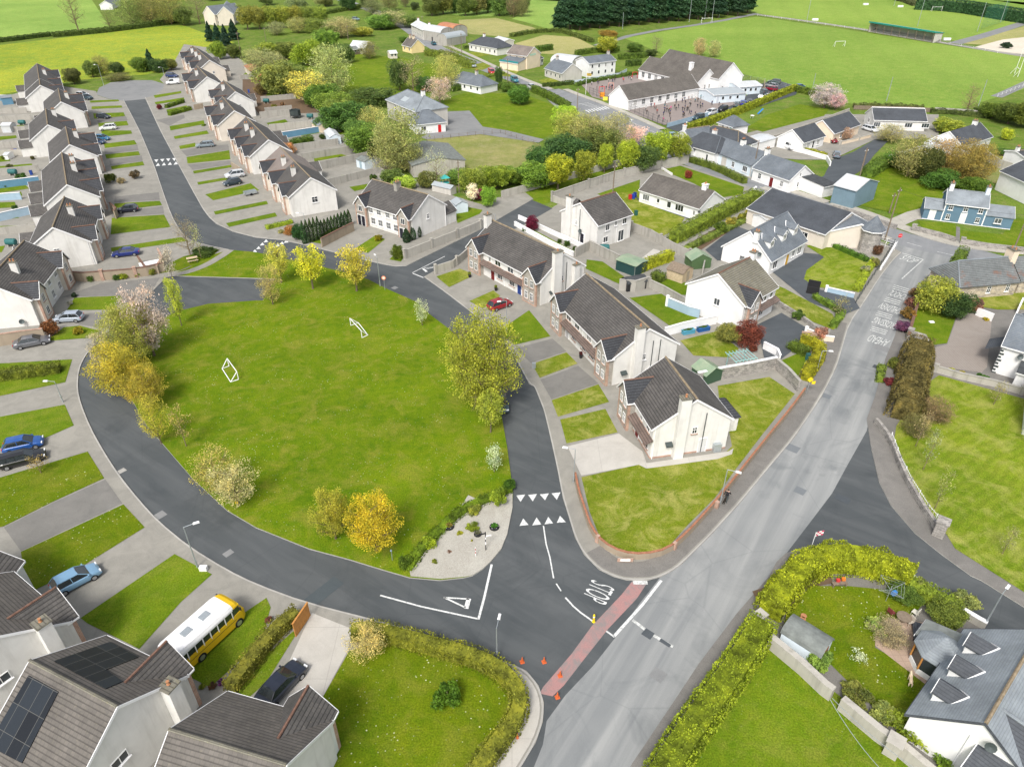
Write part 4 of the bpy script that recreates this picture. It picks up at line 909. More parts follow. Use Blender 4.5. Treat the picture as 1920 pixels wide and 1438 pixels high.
fld('lawn',(1035,330),(1150,300),(1260,300),(1300,318),(1260,340),(1100,362),(950,400),(920,400),(940,372))
# pitch-side access roads
strip('footpath',[(1118,86),(1200,62),(1330,44),(1420,26)],4,M['culd'],z=-.01,sm=1)
strip('footpath',[(1420,28),(1500,38),(1620,56),(1740,76),(1870,98),(1960,112)],4.2,M['conc'],z=-.012,sm=1)
strip('road',[(1790,82),(1850,66),(1925,42),(2000,20)],6,M['culd'],z=-.008,sm=1)
strip('road',[(1868,182),(1900,168),(1960,140)],3.5,M['culd'],z=-.008,sm=1)
poly('sand_bank',[(1828,90),(1880,76),(1935,70),(2010,72),(2010,104),(1925,104),(1870,98)],M['sand'],z=.3,z0=-.05)
# ---- estate asphalt (one sheet under pads) ----
EO=[(232,188),(262,245),(290,312),(306,360),(322,405),(336,430),(350,447),(368,455),(387,460),(430,469)]
RE=[(272,183),(300,245),(335,310),(362,360),(380,392),(392,408),(405,420),(437,435),(479,446),(530,451),(580,462),(635,476),(717,496),(742,500),(762,499)]
LO=[(315,518),(280,553),(240,592),(200,625),(182,643),(160,668),(148,695),(146,730),(152,757),(170,802),(195,847),(225,893),(263,940),(298,978),(355,1025),(425,1068),(480,1095),(575,1130),(705,1163),(855,1206),(930,1236),(960,1246),(987,1258),(1010,1286),(1020,1318),(1018,1353),(1005,1391),(980,1433),(945,1490),(930,1530)]
MO=[(795,520),(830,545),(880,583),(938,635),(960,660),(975,688),(992,720),(1002,725),(1010,745),(1020,770),(1033,825),(1045,880),(1055,933),(1065,965),(1078,1008),(1095,1040),(1123,1068),(1150,1081),(1175,1088),(1215,1088),(1238,1082),(1258,1072),(1278,1058),(1336,1000),(1386,945),(1440,879),(1490,820),(1540,745),(1558,655+60),(1578,655),(1592,608),(1620,568),(1648,523),(1673,490),(1690,474)]
MO=[p for p in MO if p not in((1558,715),(1578,655))]; MO[MO.index((1592,608)):MO.index((1592,608))]=[(1568,690),(1580,650)]
poly('road',[(205,165),(300,160),(340,235),(420,400),(640,450),(780,480),(940,380),(1070,400),(960,450),(900,560),(1000,640),(1060,800),(1120,980),(1300,960),(1460,780),(1530,700),(1560,640),(1620,500),(1680,445),(1720,540),(1790,480),(1700,700),(1700,900),(1960,1120),(2100,1240),(2100,1330),(1900,1240),(1500,1050),(1400,1200),(1150,1560),(900,1560),(950,1330),(600,1160),(250,1000),(120,800),(120,650),(290,500),(480,500),(460,480),(290,440)],M['asph'],z=0)
poly('main_road',[(1238,1082),(1262,1055),(1372,935),(1476,810),(1526,736),(1558,678),(1605,562),(1664,462),(1740,440),(1800,485),(1745,513),(1706,545),(1690,573),(1678,630),(1660,673),(1640,745),(1625,808),(1590,870),(1560,925),(1522,975),(1470,1043),(1440,1090),(1380,1152),(1310,1245),(1255,1328),(1183,1435),(1130,1520),(960,1520),(1000,1440),(1018,1395),(1025,1351),(1060,1303),(1112,1248),(1153,1196),(1200,1130)],M['asphm'],z=.006)
# main street up through the village
strip('main_road',[(2100,520),(1920,505),(1800,472),(1700,452),(1600,414),(1480,364),(1380,334),(1290,300),(1230,270),(1185,242),(1130,215),(1085,195),(1040,178),(1005,165),(965,148),(914,130),(871,112),(824,94),(790,72),(760,50),(700,20),(640,0)],7.2,M['asphg'],z=.011,sm=2)
poly('road',[(1010,172),(1048,167),(1068,174),(1133,198),(1190,222),(1250,250),(1290,290),(1262,300),(1185,270),(1070,218),(1040,200)],M['asphg'],z=.015)
poly('road',[(1490,354),(1545,330),(1560,300),(1600,285),(1640,262),(1665,265),(1640,290),(1618,318),(1575,345),(1545,366)],M['tar'],z=.02)
# cul-de-sac head
g=[(180+0,178),(186,165),(208,155),(245,151),(285,151),(308,158),(306,168),(290,180),(276,186),(232,190),(205,186)]
poly('road',g,M['culd'],z=.012)
# parking bay and junction markings come later
PADL=[(432,470),(387,460),(368,455),(350,447),(336,430),(322,405),(306,360),(290,312),(262,245),(232,190),(205,187),(183,180),(180,172),(100,160),(-200,230),(-900,420),(-900,1700),(700,1700),(925,1540)]+LO[::-1][1:]
poly('concrete_apron',PADL,M['conc'],z=.1,z0=-.05)
PADR=[(762,499),(903,430),(962,396),(1000,374),(985,362),(930,372),(905,385),(855,370),(760,330),(700,290),(650,255),(600,210),(540,165),(470,125),(425,95),(345,84),(325,120),(300,150),(308,158),(306,168),(290,180),(272,185)]+RE[1:-1]
poly('concrete_apron',PADR,M['conc'],z=.1,z0=-.05)
PADM=MO+[(1600,428),(1480,382),(1406,352),(1262,304),(1225,308),(1100,345),(1035,366),(1046,384),(985,421),(962,432),(878,472)]
poly('concrete_apron',PADM,M['conc'],z=.1,z0=-.05)
poly('road',[(955,400),(997,376),(1036,392),(985,421),(962,432),(900,462),(870,470),(890,440)],M['asph'],z=.106)
# right-hand side pads
poly('concrete_apron',[(1625,786),(1633,840),(1648,905),(1670,948),(1715,1000),(1765,1040),(1820,1080),(1840,1089),(1925,1142),(2200,1300),(2400,1000),(2300,600),(1960,520),(1790,486),(1745,513),(1705,547),(1690,573),(1678,630),(1660,673),(1640,745)],M['path'],z=.1,z0=-.05)
poly('concrete_apron',[(1440,1083),(1456,1054),(1473,1038),(1512,1025),(1560,1023),(1640,1045),(1703,1083),(1776,1132),(1841,1178),(1960,1260),(2300,1500),(2300,1800),(1050,1800),(1183,1435),(1255,1328),(1310,1245),(1381,1151)],M['path'],z=.1,z0=-.05)
# footpath beside the cottages and the blue house
strip('footpath',[(1262,264),(1291,282),(1337,306),(1411,333),(1490,360),(1552,380)],2.2,M['pathl'],z=.12,z0=0,sm=1)
strip('footpath',[(1560,381),(1620,398),(1690,426),(1765,452),(1840,466),(1920,473),(2050,480)],2.6,M['pathl'],z=.12,z0=0,sm=2)
strip('footpath',[(1060,168),(1090,180),(1133,195),(1190,219),(1243,243)],2.2,M['pathl'],z=.12,z0=0,sm=1)
strip('footpath',[(1430,352),(1480,371),(1560,403),(1620,428),(1668,450)],1.8,M['pathl'],z=.125,z0=0,sm=1)
strip('footpath',[(1034,168),(1000,156),(960,140),(920,122),(880,103),(840,86),(815,70)],2.0,M['pathl'],z=.12,z0=0,sm=1)
# kerb and paving bands along the estate roads
def band(pts,wd,mat,off,z,name='footpath',sm=1):
    q=smooth([P(*p) for p in pts],sm); l=offs(q,off); r=offs(q,off-wd); mb=MB(); n=len(q); mb.poly([(p.x,p.y,z) for p in l]+[(p.x,p.y,z) for p in r],[(i+1,i,n+i,n+i+1) for i in range(n-1)],0)
    return mb.build(name,M[mat],uv=False,kind='structure')
band(LO[3:],.16,'kerb',0.0,.108,'kerb'); band(MO,.16,'kerb',.16,.108,'kerb'); band(RE,.16,'kerb',.16,.108,'kerb'); band(EO,.16,'kerb',0,.108,'kerb')
for q in [[(968,654),(1036,636),(1062,660),(995,682)],[(1013,713),(1084,687),(1122,720),(1034,750)],[(112,560),(190,532),(300,522),(283,550),(228,555),(130,558)],[(125,594),(208,584),(232,592),(202,618),(150,610)],[(215,370),(298,362),(300,376),(215,381)],[(210,400),(306,388),(308,402),(210,409)],[(180,224),(236,219),(240,227),(184,231)],[(195,281),(258,273),(260,283),(197,290)],[(205,301),(266,293),(268,303),(207,311)],[(292,226),(345,216),(347,222),(318,237)],[(340,284),(366,278),(428,272),(430,282),(350,294)],[(352,310),(432,302),(436,309),(362,320)],[(40,1034),(8,990),(100,944),(198,900),(230,945)]]: poly('driveway',q,M['concd'],z=.116)
for q in [[(1064,838),(1160,814),(1205,848),(1212,870),(1090,893)],[(530,1268),(590,1165),(560,1180),(655,1190),(690,1170),(655,1222),(602,1316),(520,1340)][0:1]+[(585,1150),(660,1180),(652,1222),(600,1318),(520,1345)]]: poly('driveway',q,M['concb'],z=.118)
band(MO[15:31],1.9,'path',2.2,.106)
band(LO[18:29],1.7,'concb',-.3,.106)
# ---- the green ----
GR=[(315,518),(352,504),(395,480),(432,470),(479,474),(507,480),(605,502),(640,510),(690,525),(730,545),(780,567),(805,590),(842,618),(880,655),(908,700),(928,745),(941,783),(951,840),(958,893),(962,930),(960,953),(951,1003),(940,1030),(921,1053),(905,1068),(886,1080),(870,1084),(825,1089),(768,1084),(720,1070),(655,1050),(580,1030),(530,1010),(480,990),(426,958),(363,900),(318,848),(275,798),(253,760),(233,730),(214,700),(222,668),(250,640),(280,612),(313,594),(333,585),(391,571),(480,565),(493,565),(517,524),(480,523)]
gm=poly('green',GR,M['green'],z=.14,z0=-.05)
poly('parking_bay',[(316,519),(480,524),(516,525),(492,564),(391,570),(333,584),(312,593),(262,575),(281,553)],M['asph'],z=.006)
strip('footpath',[(300,520),(345,514),(385,500),(415,482),(432,470)],1.5,M['conc'],z=.15,sm=2)
GV=[(878,930),(905,942),(925,935),(945,925),(961,925),(961,953),(951,1003),(940,1030),(921,1053),(905,1068),(886,1080),(870,1083),(825,1087),(770,1082),(768,1068),(785,1030),(810,1005),(840,975),(862,955)]
poly('gravel_bed',GV,M['gravel'],z=.155)
for o_ in (-1.5,-3.1,-4.3): band(LO[3:],.42 if o_!=-3.1 else .25,'wear',o_,.006,'tyre_wear',2)
for o_ in (1.6,3.2,4.5): band(MO[:30],.42,'wear',o_,.0052,'tyre_wear',2)
for o_ in (1.6,3.2,4.4): band(RE,.45,'wear',o_,.0052,'tyre_wear',2)
def line(pts,wd,mat='paintw',z=.022,name='road_marking',sm=0): return strip(name,pts,wd,M[mat],z=z,sm=sm)
def tri(pts,mat='paintw',z=.022): return poly('road_marking',pts,M[mat],z=z)
# ---- markings: ramp triangles at the estate entrance ----
for a in [(968,929,985,927,976,941),(990,928,1007,926,999,940),(1012,927,1029,925,1022,938),(1034,925,1051,923,1044,937)]: tri([a[0:2],a[2:4],a[4:6]])
for a in [(974,986,991,984,981,972),(998,985,1015,983,1006,970),(1021,983,1037,981,1028,969),(1044,980,1061,979,1050,967)]: tri([a[0:2],a[2:4],a[4:6]])
line([(1019,986),(1024,1020),(1031,1045),(1038,1084)],.13); line([(1043,1094),(1052,1108)],.13); line([(1060,1120),(1080,1142),(1112,1165)],.16,sm=1)
line([(713,1116),(790,1137),(896,1160)],.16); line([(897,1161),(908,1120),(922,1058)],.22)
for a,b_ in (((832,1120),(880,1123)),((833,1120),(873,1139))): line([a,b_],.16)
line([(879,1122),(874,1141)],.42)
line([(1240,1088),(1205,1133),(1151,1193)],.26); line([(1152,1194),(1137,1183)],.16)
poly('red_surface',[(1185,1090),(1215,1090),(1194,1122),(1140,1179),(1098,1232),(1057,1285),(1036,1305),(1012,1300),(1018,1288),(1072,1225),(1110,1173),(1165,1115)],M['redr'],z=.016)
line([(1187,1092),(1214,1092)],.45,'paintk',z=.026)
line([(1186,1162),(1215,1184),(1245,1203),(1262,1212)],.28,'paintk',z=.012)
# side road give-way, cul-de-sac ramps, main street lines
line([(773,512),(834,481)],.14); line([(774,513),(794,521)],.22); line([(795,503),(815,501)],.14); line([(797,506),(815,501)],.14); line([(793,504),(800,510)],.4)
for k in range(4):
    for (y0,dy,xo) in ((303,-3.4,0),(313,3.4,1)):
        x=289+k*11.2; s=-1 if y0==303 else 1; yy=(300 if s<0 else 312)-k*.9
        tri([(x,yy),(x+8,yy-.7),(x+4+(1.5 if s<0 else 0),yy-s*6)]) if False else tri([(x+xo*3,yy),(x+8+xo*3,yy-.7),(x+4.5+xo*3,yy+(5 if s<0 else -6))])
for x,y in ((473,470),(480,464),(487,457),(494,451),(508,462),(516,459),(524,455),(532,452)): tri([(x,y+4),(x+9,y+3),(x+5,y-2)])
line([(1700,455),(1728,463)],.13,'paintk'); line([(1757,472),(1787,479)],.13,'paintk'); line([(1692,475),(1731,487)],.22,'paintk'); line([(1731,487),(1691,523)],.16,'paintk'); line([(1424,350),(1441,357)],.14); line([(1600,418),(1630,429)],.13,'paintk')
def roadtext(txt,c,across,up,hgt,wid,mat,z=.026,off=0):
    """letters painted flat on the road: c = photo point of the centre, across/up = photo points giving the reading and upward directions"""
    C=P(*c); ux=(P(*across)-C).normalized(); uy=(P(*up)-C).normalized()
    uy=(uy-ux*uy.dot(ux)).normalized()
    cu=D.curves.new('road_lettering','FONT'); cu.body=txt; cu.align_x='CENTER'; cu.align_y='CENTER'; cu.size=1; cu.offset=off
    o=D.objects.new('t',cu); COL.objects.link(o); dg=bpy.context.evaluated_depsgraph_get(); me=D.meshes.new_from_object(o.evaluated_get(dg)); D.objects.remove(o)
    xs=[v.co.x for v in me.vertices]; ys=[v.co.y for v in me.vertices]; w0,h0=max(xs)-min(xs),max(ys)-min(ys)
    for v in me.vertices:
        a,b_=v.co.x/w0*wid,v.co.y/h0*hgt; p=C+ux*a+uy*b_; v.co=(p.x,p.y,z)
    me.materials.clear(); me.materials.append(M[mat]); o=D.objects.new('road_lettering',me); COL.objects.link(o); tag(o,kind='structure'); return o
roadtext('STOP',(1120,1109),(1107,1132),(1134,1119),2.3,2.2,'paintw',off=-.004)
roadtext('STOP',(1704,487),(1716,491),(1709,478),2.4,2.6,'paintk')
for t_,c_,w_ in (('SCHOOL',(1685,553),2.8),('CHILDREN',(1670,578),3.1),('CROSSING',(1661,606),3.5),('AHEAD',(1647,638),2.7)): roadtext(t_,c_,(c_[0]-14,c_[1]-4.5),(c_[0]-7,c_[1]+13),2.3,w_,'paintk')
for x0,y0 in ((1692,541),(1677,564),(1661,590),(1651,619)):
    for k in range(3):
        x=x0-k*1.8; y=y0+k*3.2-2; line([(x-16,y-4.5),(x+13,y+4)],.2,'paintk',z=.024)
# school crossing
for k in range(8): line([(1098+k*5,207-k*1.0),(1106+k*5.2,212-k*1.1)],.5,'paintw',z=.03)
for k in range(5): line([(1085+k*6,196+k*1.5),(1104+k*5,193+k*2)],.3,'paintk',z=.03)
line([(1140,212),(1200,236),(1255,262)],.14,'paintk',z=.03); line([(1020,176),(1052,180)],.2,'paintk',z=.03)
# road repairs, drains and manholes
for c,(a,b_),mt in [((1480,838),(2.2,1.3),'culdp'),((1545,741),(1.7,1.0),'culdp'),((1660,655),(3,1.5),'culd'),((1500,920),(1.1,1.1),'culdp'),((1234,1265),(1.1,1.1),'culd'),((600,1115),(4.5,1.4),'asphp'),((226,884),(1.1,.7),'kerb'),((298,967),(1.3,1),'culd'),((428,1037),(.9,.7),'culd'),((740,540),(.9,.9),'culd'),((1215,1188),(.9,.8),'tar'),((1247,1205),(1,.35),'tar'),((1580,935),(1.5,1),'tar'),((160,763),(.6,.5),'tar'),((1650,690),(1.8,.9),'tar')]:
    g=P(*c); mb=MB(); mb.box((g.x,g.y,.0145),(a,b_,.004),-.7 if c[0]>900 else .9); mb.build('road_patch' if a>1.2 else 'manhole_cover',M[mt],kind='structure')
# ---- lawns ----
def lawn(*pts,mat='lawn',z=.135,name='lawn'): return poly(name,pts,M[mat],z=z,z0=.09) if False else poly(name,pts,M[mat],z=z)
def L4(x0,y0,x1,y1,x2,y2,x3,y3,mat='lawn'): lawn((x0,y0),(x1,y1),(x2,y2),(x3,y3),mat=mat)
# left row front strips
for q in [(168,190,222,188,224,191,170,194),(172,201,228,199,230,203,172,206),(175,214,232,212,235,219,177,224),(184,232,238,228,241,236,186,241),(190,246,246,246,248,252,192,258),(195,271,252,264,257,272,197,279),(197,291,260,285,263,292,200,299),(208,313,268,304,271,311,210,319),(215,383,300,378,304,386,215,396),(210,410,308,404,320,427,208,441),(208,466,340,446,354,453,210,474)]: L4(*q)
L4(130,566,205,558,220,562,225,580,) if False else lawn((140,560),(170,558),(228,556),(232,572),(208,582),(126,583))
lawn((88,640),(120,615),(150,612),(188,622),(182,634),(100,640))
lawn((-20,684),(0,683),(136,675),(123,718),(0,744),(-30,750)); lawn((-40,792),(0,783),(122,760),(139,799),(80,825),(0,842),(-60,855)); lawn((-60,905),(0,897),(165,848),(196,898),(100,942),(8,988),(-40,1000),mat='lawnd')
lawn((40,1036),(232,947),(272,990),(160,1060),(62,1110),(45,1070),mat='lawnd'); lawn((152,1160),(328,1040),(398,1078),(340,1130),(262,1218),(165,1170),mat='lawn')
lawn((352,1268),(400,1190),(500,1122),(508,1140),(495,1190),(450,1240),(395,1290),mat='lawn'); lawn((440,1290),(505,1225),(550,1185),(556,1190),(500,1280),(455,1320))
lawn((600,1318),(655,1222),(720,1200),(900,1250),(960,1290),(965,1330),(930,1400),(890,1480),(560,1480),mat='lawnd')
for q in [(288,248-68,340,172,340,176,291,185),(290,193,345,184,346,189,292,197),(312,207,350,199,356,208,315,215),(318,238,382,227,384,234,320,246),(326,257,388,246,392,252,328,262),(336,275,366,269,368,276,338,281),(350,296,430,283,432,300,352,308),(362,322,436,310,440,314,364,327),(370,343,424,334,430,338,372,348),(385,366,470,345,486,358,400,377),(401,398,500,378,503,384,404,404),(424,420,516,400,520,407,430,427)]: L4(*q)
# back gardens of the right row
for q in [(630,250,690,242,690,247,636,254),(588,298,640,290,650,293,590,304),(580,312,655,300,665,303,586,316),(640,330,670,326,680,331,650,336),(655,352,690,346,700,352,665,360),(560,250,600,246,602,250,565,256),(500,232,535,225,540,230,504,237)]: L4(*q)
lawn((582,455),(620,430),(662,424),(665,432),(640,442),(605,459)); lawn((665,468),(705,442),(722,450),(690,476)); lawn((730,488),(748,470),(760,478),(752,492)); lawn((850,395),(880,390),(905,395),(900,402),(858,420))
poly('back_garden',[(455,150),(520,150),(600,212),(560,214),(490,220),(455,178)],M['soil'],z=.11); lawn((500,158),(545,175),(560,186),(500,190)); lawn((470,130),(520,140),(505,146),(455,142))
lawn((300,514),(312,498),(345,482),(372,476),(412,469),(402,478),(372,494),(338,508),mat='lawnd')
# middle block front lawns
lawn((818,520),(862,505),(880,512),(880,522),(842,540),mat='lawnm'); lawn((880,566),(925,546),(938,556),(905,580),mat='lawnm'); lawn((935,622),(992,583),(1032,632),(965,648),mat='lawn'); lawn((997,684),(1062,662),(1083,683),(1012,710),mat='lawnm')
lawn((1034,752),(1122,722),(1142,755),(1046,783),mat='lawnm'); lawn((1050,788),(1135,768),(1158,812),(1062,833),mat='lawnm')
lawn((1090,896),(1200,872),(1325,856),(1362,848),(1372,838),(1365,800),(1350,765),(1345,725),(1442,708),(1490,740),(1430,815),(1380,880),(1340,935),(1290,985),(1250,1030),(1205,1043),(1160,1033),(1125,1010),(1105,960),mat='lawnm')
# middle block back gardens
lawn((985,435),(1000,432),(1080,474),(1070,478)); lawn((1100,488),(1130,492),(1170,520),(1165,536),(1098,505),mat='lawn'); lawn((1180,560),(1240,552),(1310,600),(1255,612),mat='lawn'); lawn((1230,530),(1262,520),(1292,535),(1290,555),(1250,552))
lawn((1275,640),(1345,622),(1385,655),(1370,672),(1300,668),mat='lawnm')
poly('gravel_yard',[(1135,478),(1190,450),(1262,478),(1225,500),(1180,492)],M['conc'],z=.12); poly('patio',[(1195,492),(1225,468),(1258,478),(1232,500)],M['concb'],z=.13)
lawn((1150,364),(1205,360),(1250,384),(1288,402),(1272,430),(1238,446),(1188,434),(1166,402),mat='lawnm')
poly('soil_bed',[(1270,470),(1330,436),(1400,400),(1418,408),(1385,424),(1345,450),(1290,486)],M['soil'],z=.125); poly('driveway',[(1190,370),(1215,380),(1300,402),(1345,408),(1330,420),(1290,412),(1200,380)],M['tar'],z=.142)
lawn((1240,320),(1275,312),(1330,330),(1395,352),(1392,366),(1352,372),(1300,345)); lawn((1120,365),(1200,338),(1198,368),(1170,378),(1135,372),z=.129)
poly('driveway',[(1322,470),(1380,425),(1420,440),(1500,475),(1560,480),(1548,500),(1508,518),(1520,540),(1600,560),(1612,580),(1586,590),(1520,570),(1440,505),(1390,490),(1345,490)],M['tar'],z=.14)
lawn((1512,505),(1545,480),(1555,462),(1515,468),(1520,455),(1590,468),(1632,490),(1620,520),(1600,548),(1545,545),(1508,525),mat='lawns',z=.148) if False else lawn((1507,525),(1512,508),(1545,484),(1512,463),(1530,455),(1600,478),(1628,495),(1600,547),(1530,540),mat='lawns',z=.148)
lawn((1452,535),(1470,542),(1560,590),(1572,612),(1562,620),(1500,596),(1448,560),mat='lawnm',z=.146)
poly('driveway',[(1420,610),(1465,588),(1518,620),(1500,648),(1460,678),(1432,672)],M['tar'],z=.14); lawn((1458,680),(1500,662),(1514,672),(1494,710))
# right side
lawn((1715,580),(1724,572),(1796,585),(1775,645),(1740,650),(1708,622),z=.14); poly('driveway',[(1797,588),(1860,592),(1850,690),(1840,700),(1740,688),(1720,670),(1745,655),(1775,647)],M['cobble'],z=.142)
lawn((1775,548),(1960,540),(1960,582),(1870,582),(1808,572),mat='lawnm',z=.138)
lawn((1680,800),(1700,770),(1745,715),(1760,705),(1930,752),(2100,800),(2300,1100),(2300,1320),(1920,1112),(1790,1030),(1775,1005),(1720,930),(1690,860),(1675,830),mat='lawns',z=.135)
lawn((1240,1440),(1262,1412),(1450,1200),(1480,1230),(1640,1360),(1800,1470),(1900,1560),(1230,1560),mat='lawn',z=.132)
lawn((1480,1140),(1520,1100),(1590,1100),(1690,1110),(1735,1130),(1700,1165),(1640,1175),(1640,1215),(1740,1275),(1738,1290),(1700,1345),(1640,1330),(1540,1230),(1470,1170),mat='lawnd',z=.134)
poly('patio',[(1640,1180),(1665,1160),(1740,1170),(1790,1190),(1770,1240),(1735,1285),(1640,1212)],M['pave'],z=.15); poly('patio',[(1735,1290),(1745,1295),(1710,1340),(1698,1335)],M['pave'],z=.15)
poly('soil_bed',[(1410,1110),(1500,1080),(1560,1075),(1560,1095),(1510,1105),(1475,1150),(1430,1150)],M['soil'],z=.133) 
poly('lawn',[(1617,335),(1660,300),(1740,310),(1800,340),(1790,400),(1720,410),(1700,405),(1610,385)],M['lawn'],z=.02); poly('lawn',[(1720,414),(1790,420),(1795,435),(1795,455),(1740,440)],M['lawn'],z=.025); poly('lawn',[(1800,432),(1880,440),(1900,410),(2050,420),(2050,470),(1800,455)],M['lawn'],z=.025); poly('footpath',[(1793,425),(1800,427),(1800,456),(1792,455)],M['path'],z=.03)
poly('paved_yard',[(1700,398),(1750,385),(1765,410),(1720,412),(1690,425),(1660,415)],M['pathl'],z=.03)
# school and cottages
poly('school_yard',[(1100,170),(1085,155),(1180,140),(1220,128),(1300,150),(1360,170),(1400,180),(1380,195),(1330,215),(1245,235),(1190,215),(1140,190),(1110,182)],M['yard'],z=.03)
poly('car_park',[(1330,218),(1380,195),(1400,180),(1420,160),(1455,150),(1500,165),(1492,178),(1440,195),(1345,228),(1270,248),(1250,240)],M['tar'],z=.04)
poly('lawn',[(1400,240),(1440,215),(1500,196),(1555,205),(1545,218),(1430,248)],M['lawn'],z=.04); poly('concrete_yard',[(1280,240),(1400,250),(1545,215),(1640,215),(1760,215),(1760,260),(1640,262),(1560,300),(1500,300),(1290,285)],M['conc'],z=.025)
poly('driveway',[(835,210),(880,208),(905,238),(950,245),(1020,262),(1010,268),(900,252),(800,262),(790,258),(835,232)],M['culd'],z=.02)
for q in [[(862,128),(905,118),(928,122),(905,132)],[(905,140),(950,128),(975,134),(960,145)],[(1010,150),(1065,143),(1060,150),(1020,160)],[(870,100),(905,97),(920,103),(895,108)]]: poly('lawn',q,M['lawnm'],z=.03)
for q in [[(0,170),(40,180),(0,190),(-80,190)]]: pass
for q in [[(-60,240),(45,236),(48,244),(-60,250)],[(-60,318),(60,308),(62,316),(-60,330)],[(-60,408),(30,400),(36,410),(-60,420)],[(-60,206),(30,203),(30,208),(-60,213)],[(-60,366),(40,361),(42,368),(-60,374)],[(-60,470),(10,462),(4,474),(-60,485)]]: lawn(*q)
# far left back gardens
for q in [[(-60,262),(30,255),(32,260),(-60,272)],[(-60,298),(15,290),(20,303),(-60,312)],[(-60,352),(45,345),(55,355),(-60,372)],[(-60,383),(28,380),(32,390),(-60,395)],[(-60,428),(35,424),(38,436),(-60,446)]]: lawn(*q)
poly('lawn',[(1825,300),(1880,290),(1880,345),(1830,340)],M['paddock'],z=.03)
# ---------------- estate houses ----------------
EW=dict(W=9.3,He=4.5,Hr=7.6); G1='terraces of the housing estate'
def row(label,R1,R2,side,bays,chs,roof='tile',wall='render',exts=(),bayw=3.0,gwin=None,fw=True,rise=1.7,**kw):
    d=dict(EW); d.update(kw); h=House(label,R1,R2,roof=roof,wall=wall,name='terraced_house',group=G1,**d); L=h.xz-h.xa
    for f in bays: h.bay(side,f*L/2,w=bayw,rise=rise,proj=.9,mat='cream' if fw else 'stoneg',quoin=True,wins=[(0,3.0,1.0,1.15,'2'),(0,.9,1.0,1.2,'2')],ridge='ridger')
    sg=-1 if side=='R' else 1
    for f in chs: h.chim(f,sg*1.7,w=.65,d=.9,up=1.25,mat='render')
    for f in exts: h.ext('R' if side=='L' else 'L',f*L/2,w=4,d=3,he=2.4,hr=3.7)
    us=[i for i in [(-1+ (2*k+1)/(max(2,round(L/3)))) for k in range(max(2,round(L/3)))] if all(abs(i-b_)*L/2>2.3 for b_ in bays)]
    h.win(side,[(u*L/2,3.05,1.1,1.1,'g') for u in us]+[(u*L/2,.9,1.1,1.2,'g') for u in us],off=0,sill='trim')
    if gwin: h.win(gwin[0],gwin[1],st='h')
    back='R' if side=='L' else 'L'
    h.win(back,[(f*L/2,3.1,1.1,1.0) for f in (-.7,-.25,.25,.7)]); h.pipe(side,[b_*L/2+1.9 for b_ in bays][:2]); return h
row('far end terrace of the left-hand row, nearest the dandelion field',(69,119),(73,148),'L',[-.6,.5],[.1],exts=[0])
row('long narrow terrace with solar-grey roof just below the left turning circle',(73.5,147),(75,160),'L',[.0],[],gwin=('Z',[(1.5,3.0,.6,.9)]),exts=[.3])
row('left row terrace behind the parked dark hatchback by the turning circle',(109,166),(114,191),'L',[-.62,.62],[0],exts=[.5])
row('left row terrace with its front gable facing the white parked car',(85.5,204),(89,234),'L',[-.1],[-.55],exts=[-.6,.55])
row('left row terrace beside the two blue cars half hidden by its eaves',(123,238),(130,271),'L',[-.62,.65],[-.2],exts=[])
row('longest terrace of the left row, with three dark front gables opposite the road ramp',(115.6,286),(125,346),'L',[-.5,.12,.72],[-.55,-.05],exts=[-.6,.1,.75])
h=row('left row terrace whose brick side wall adjoins the black and silver hatchback lawn',(120.6,369),(98,426),'L',[-.66,.66],[-.1],exts=[-.3,.5],gwin=('Z',[(-.6,3.0,.9,.8)])); h.pipe('Z',[4.3])
h=row('lowest left-hand terrace, with brown front gables beside the silver hatchback',(45,451),(-28,530),'L',[-.72,.72],[.25],fw=True,exts=[-.3]); h.dish('Z',2.6,1.0)
# houses beyond the left edge (fronts seen only as fragments)
h=House('terrace at the left edge, only its roof corner in view above the long lawns',(-90,1000),(-190,1110),9.3,4.5,7.6,name='terraced_house',group=G1)
# bottom left houses
h=House('bottom left house with a dark triangular front gable over the pale blue car',(-131,1092),(-25,1196),9.4,4.7,7.9,roof='tileb',name='house',oh=.35); L=h.xz-h.xa
h.bay('L',-(L/2-1.9),w=3.4,proj=.7,rise=1.9,mat='render',roof='tile',ridge='ridger'); h.win('Z',[(-.6,3.1,1.3,.85,'2')]); h.chim(1,3.2,w=.95,d=1.0,up=.4,mat='render',cap='moss',pots=1,full=True,x=h.xz+.48)
h=House('bottom left house with two black solar arrays on its roof',(56,1238),(219,1324),9.6,4.7,7.9,roof='tileb',oh=.35,ridge='moss'); L=h.xz-h.xa
h.bay('L',-(L/2-1.9),w=3.3,proj=.7,rise=1.9,mat='render',roof='tile',ridge='ridger'); h.win('Z',[(-1.3,3.0,1.3,.85,'2')]); h.chim(1,3.4,w=.95,d=1.0,up=-.2,mat='render',cap='moss',pots=1,full=True,x=h.xz+.48); h.pipe('L',[-(L/2-.3)])
h.panel('R',[(54,1267),(110,1298),(42,1431),(-22,1398)],'solar','solar_panels'); h.panel('L',[(102,1240),(206,1204),(260,1232),(199,1256),(231,1278),(198,1292)],'solar','solar_panels')
h=House('house at the bottom edge with a dark triangular front gable beside the black saloon',(317.5,1367),(537,1433),9.6,4.7,7.9,roof='tileb',oh=.35,ridge='moss'); L=h.xz-h.xa
h.bay('L',-(L/2-1.9),w=3.4,proj=.9,rise=1.9,mat='white',roof='tile',ridge='ridger'); h.pipe('L',[-(L/2-.3)])
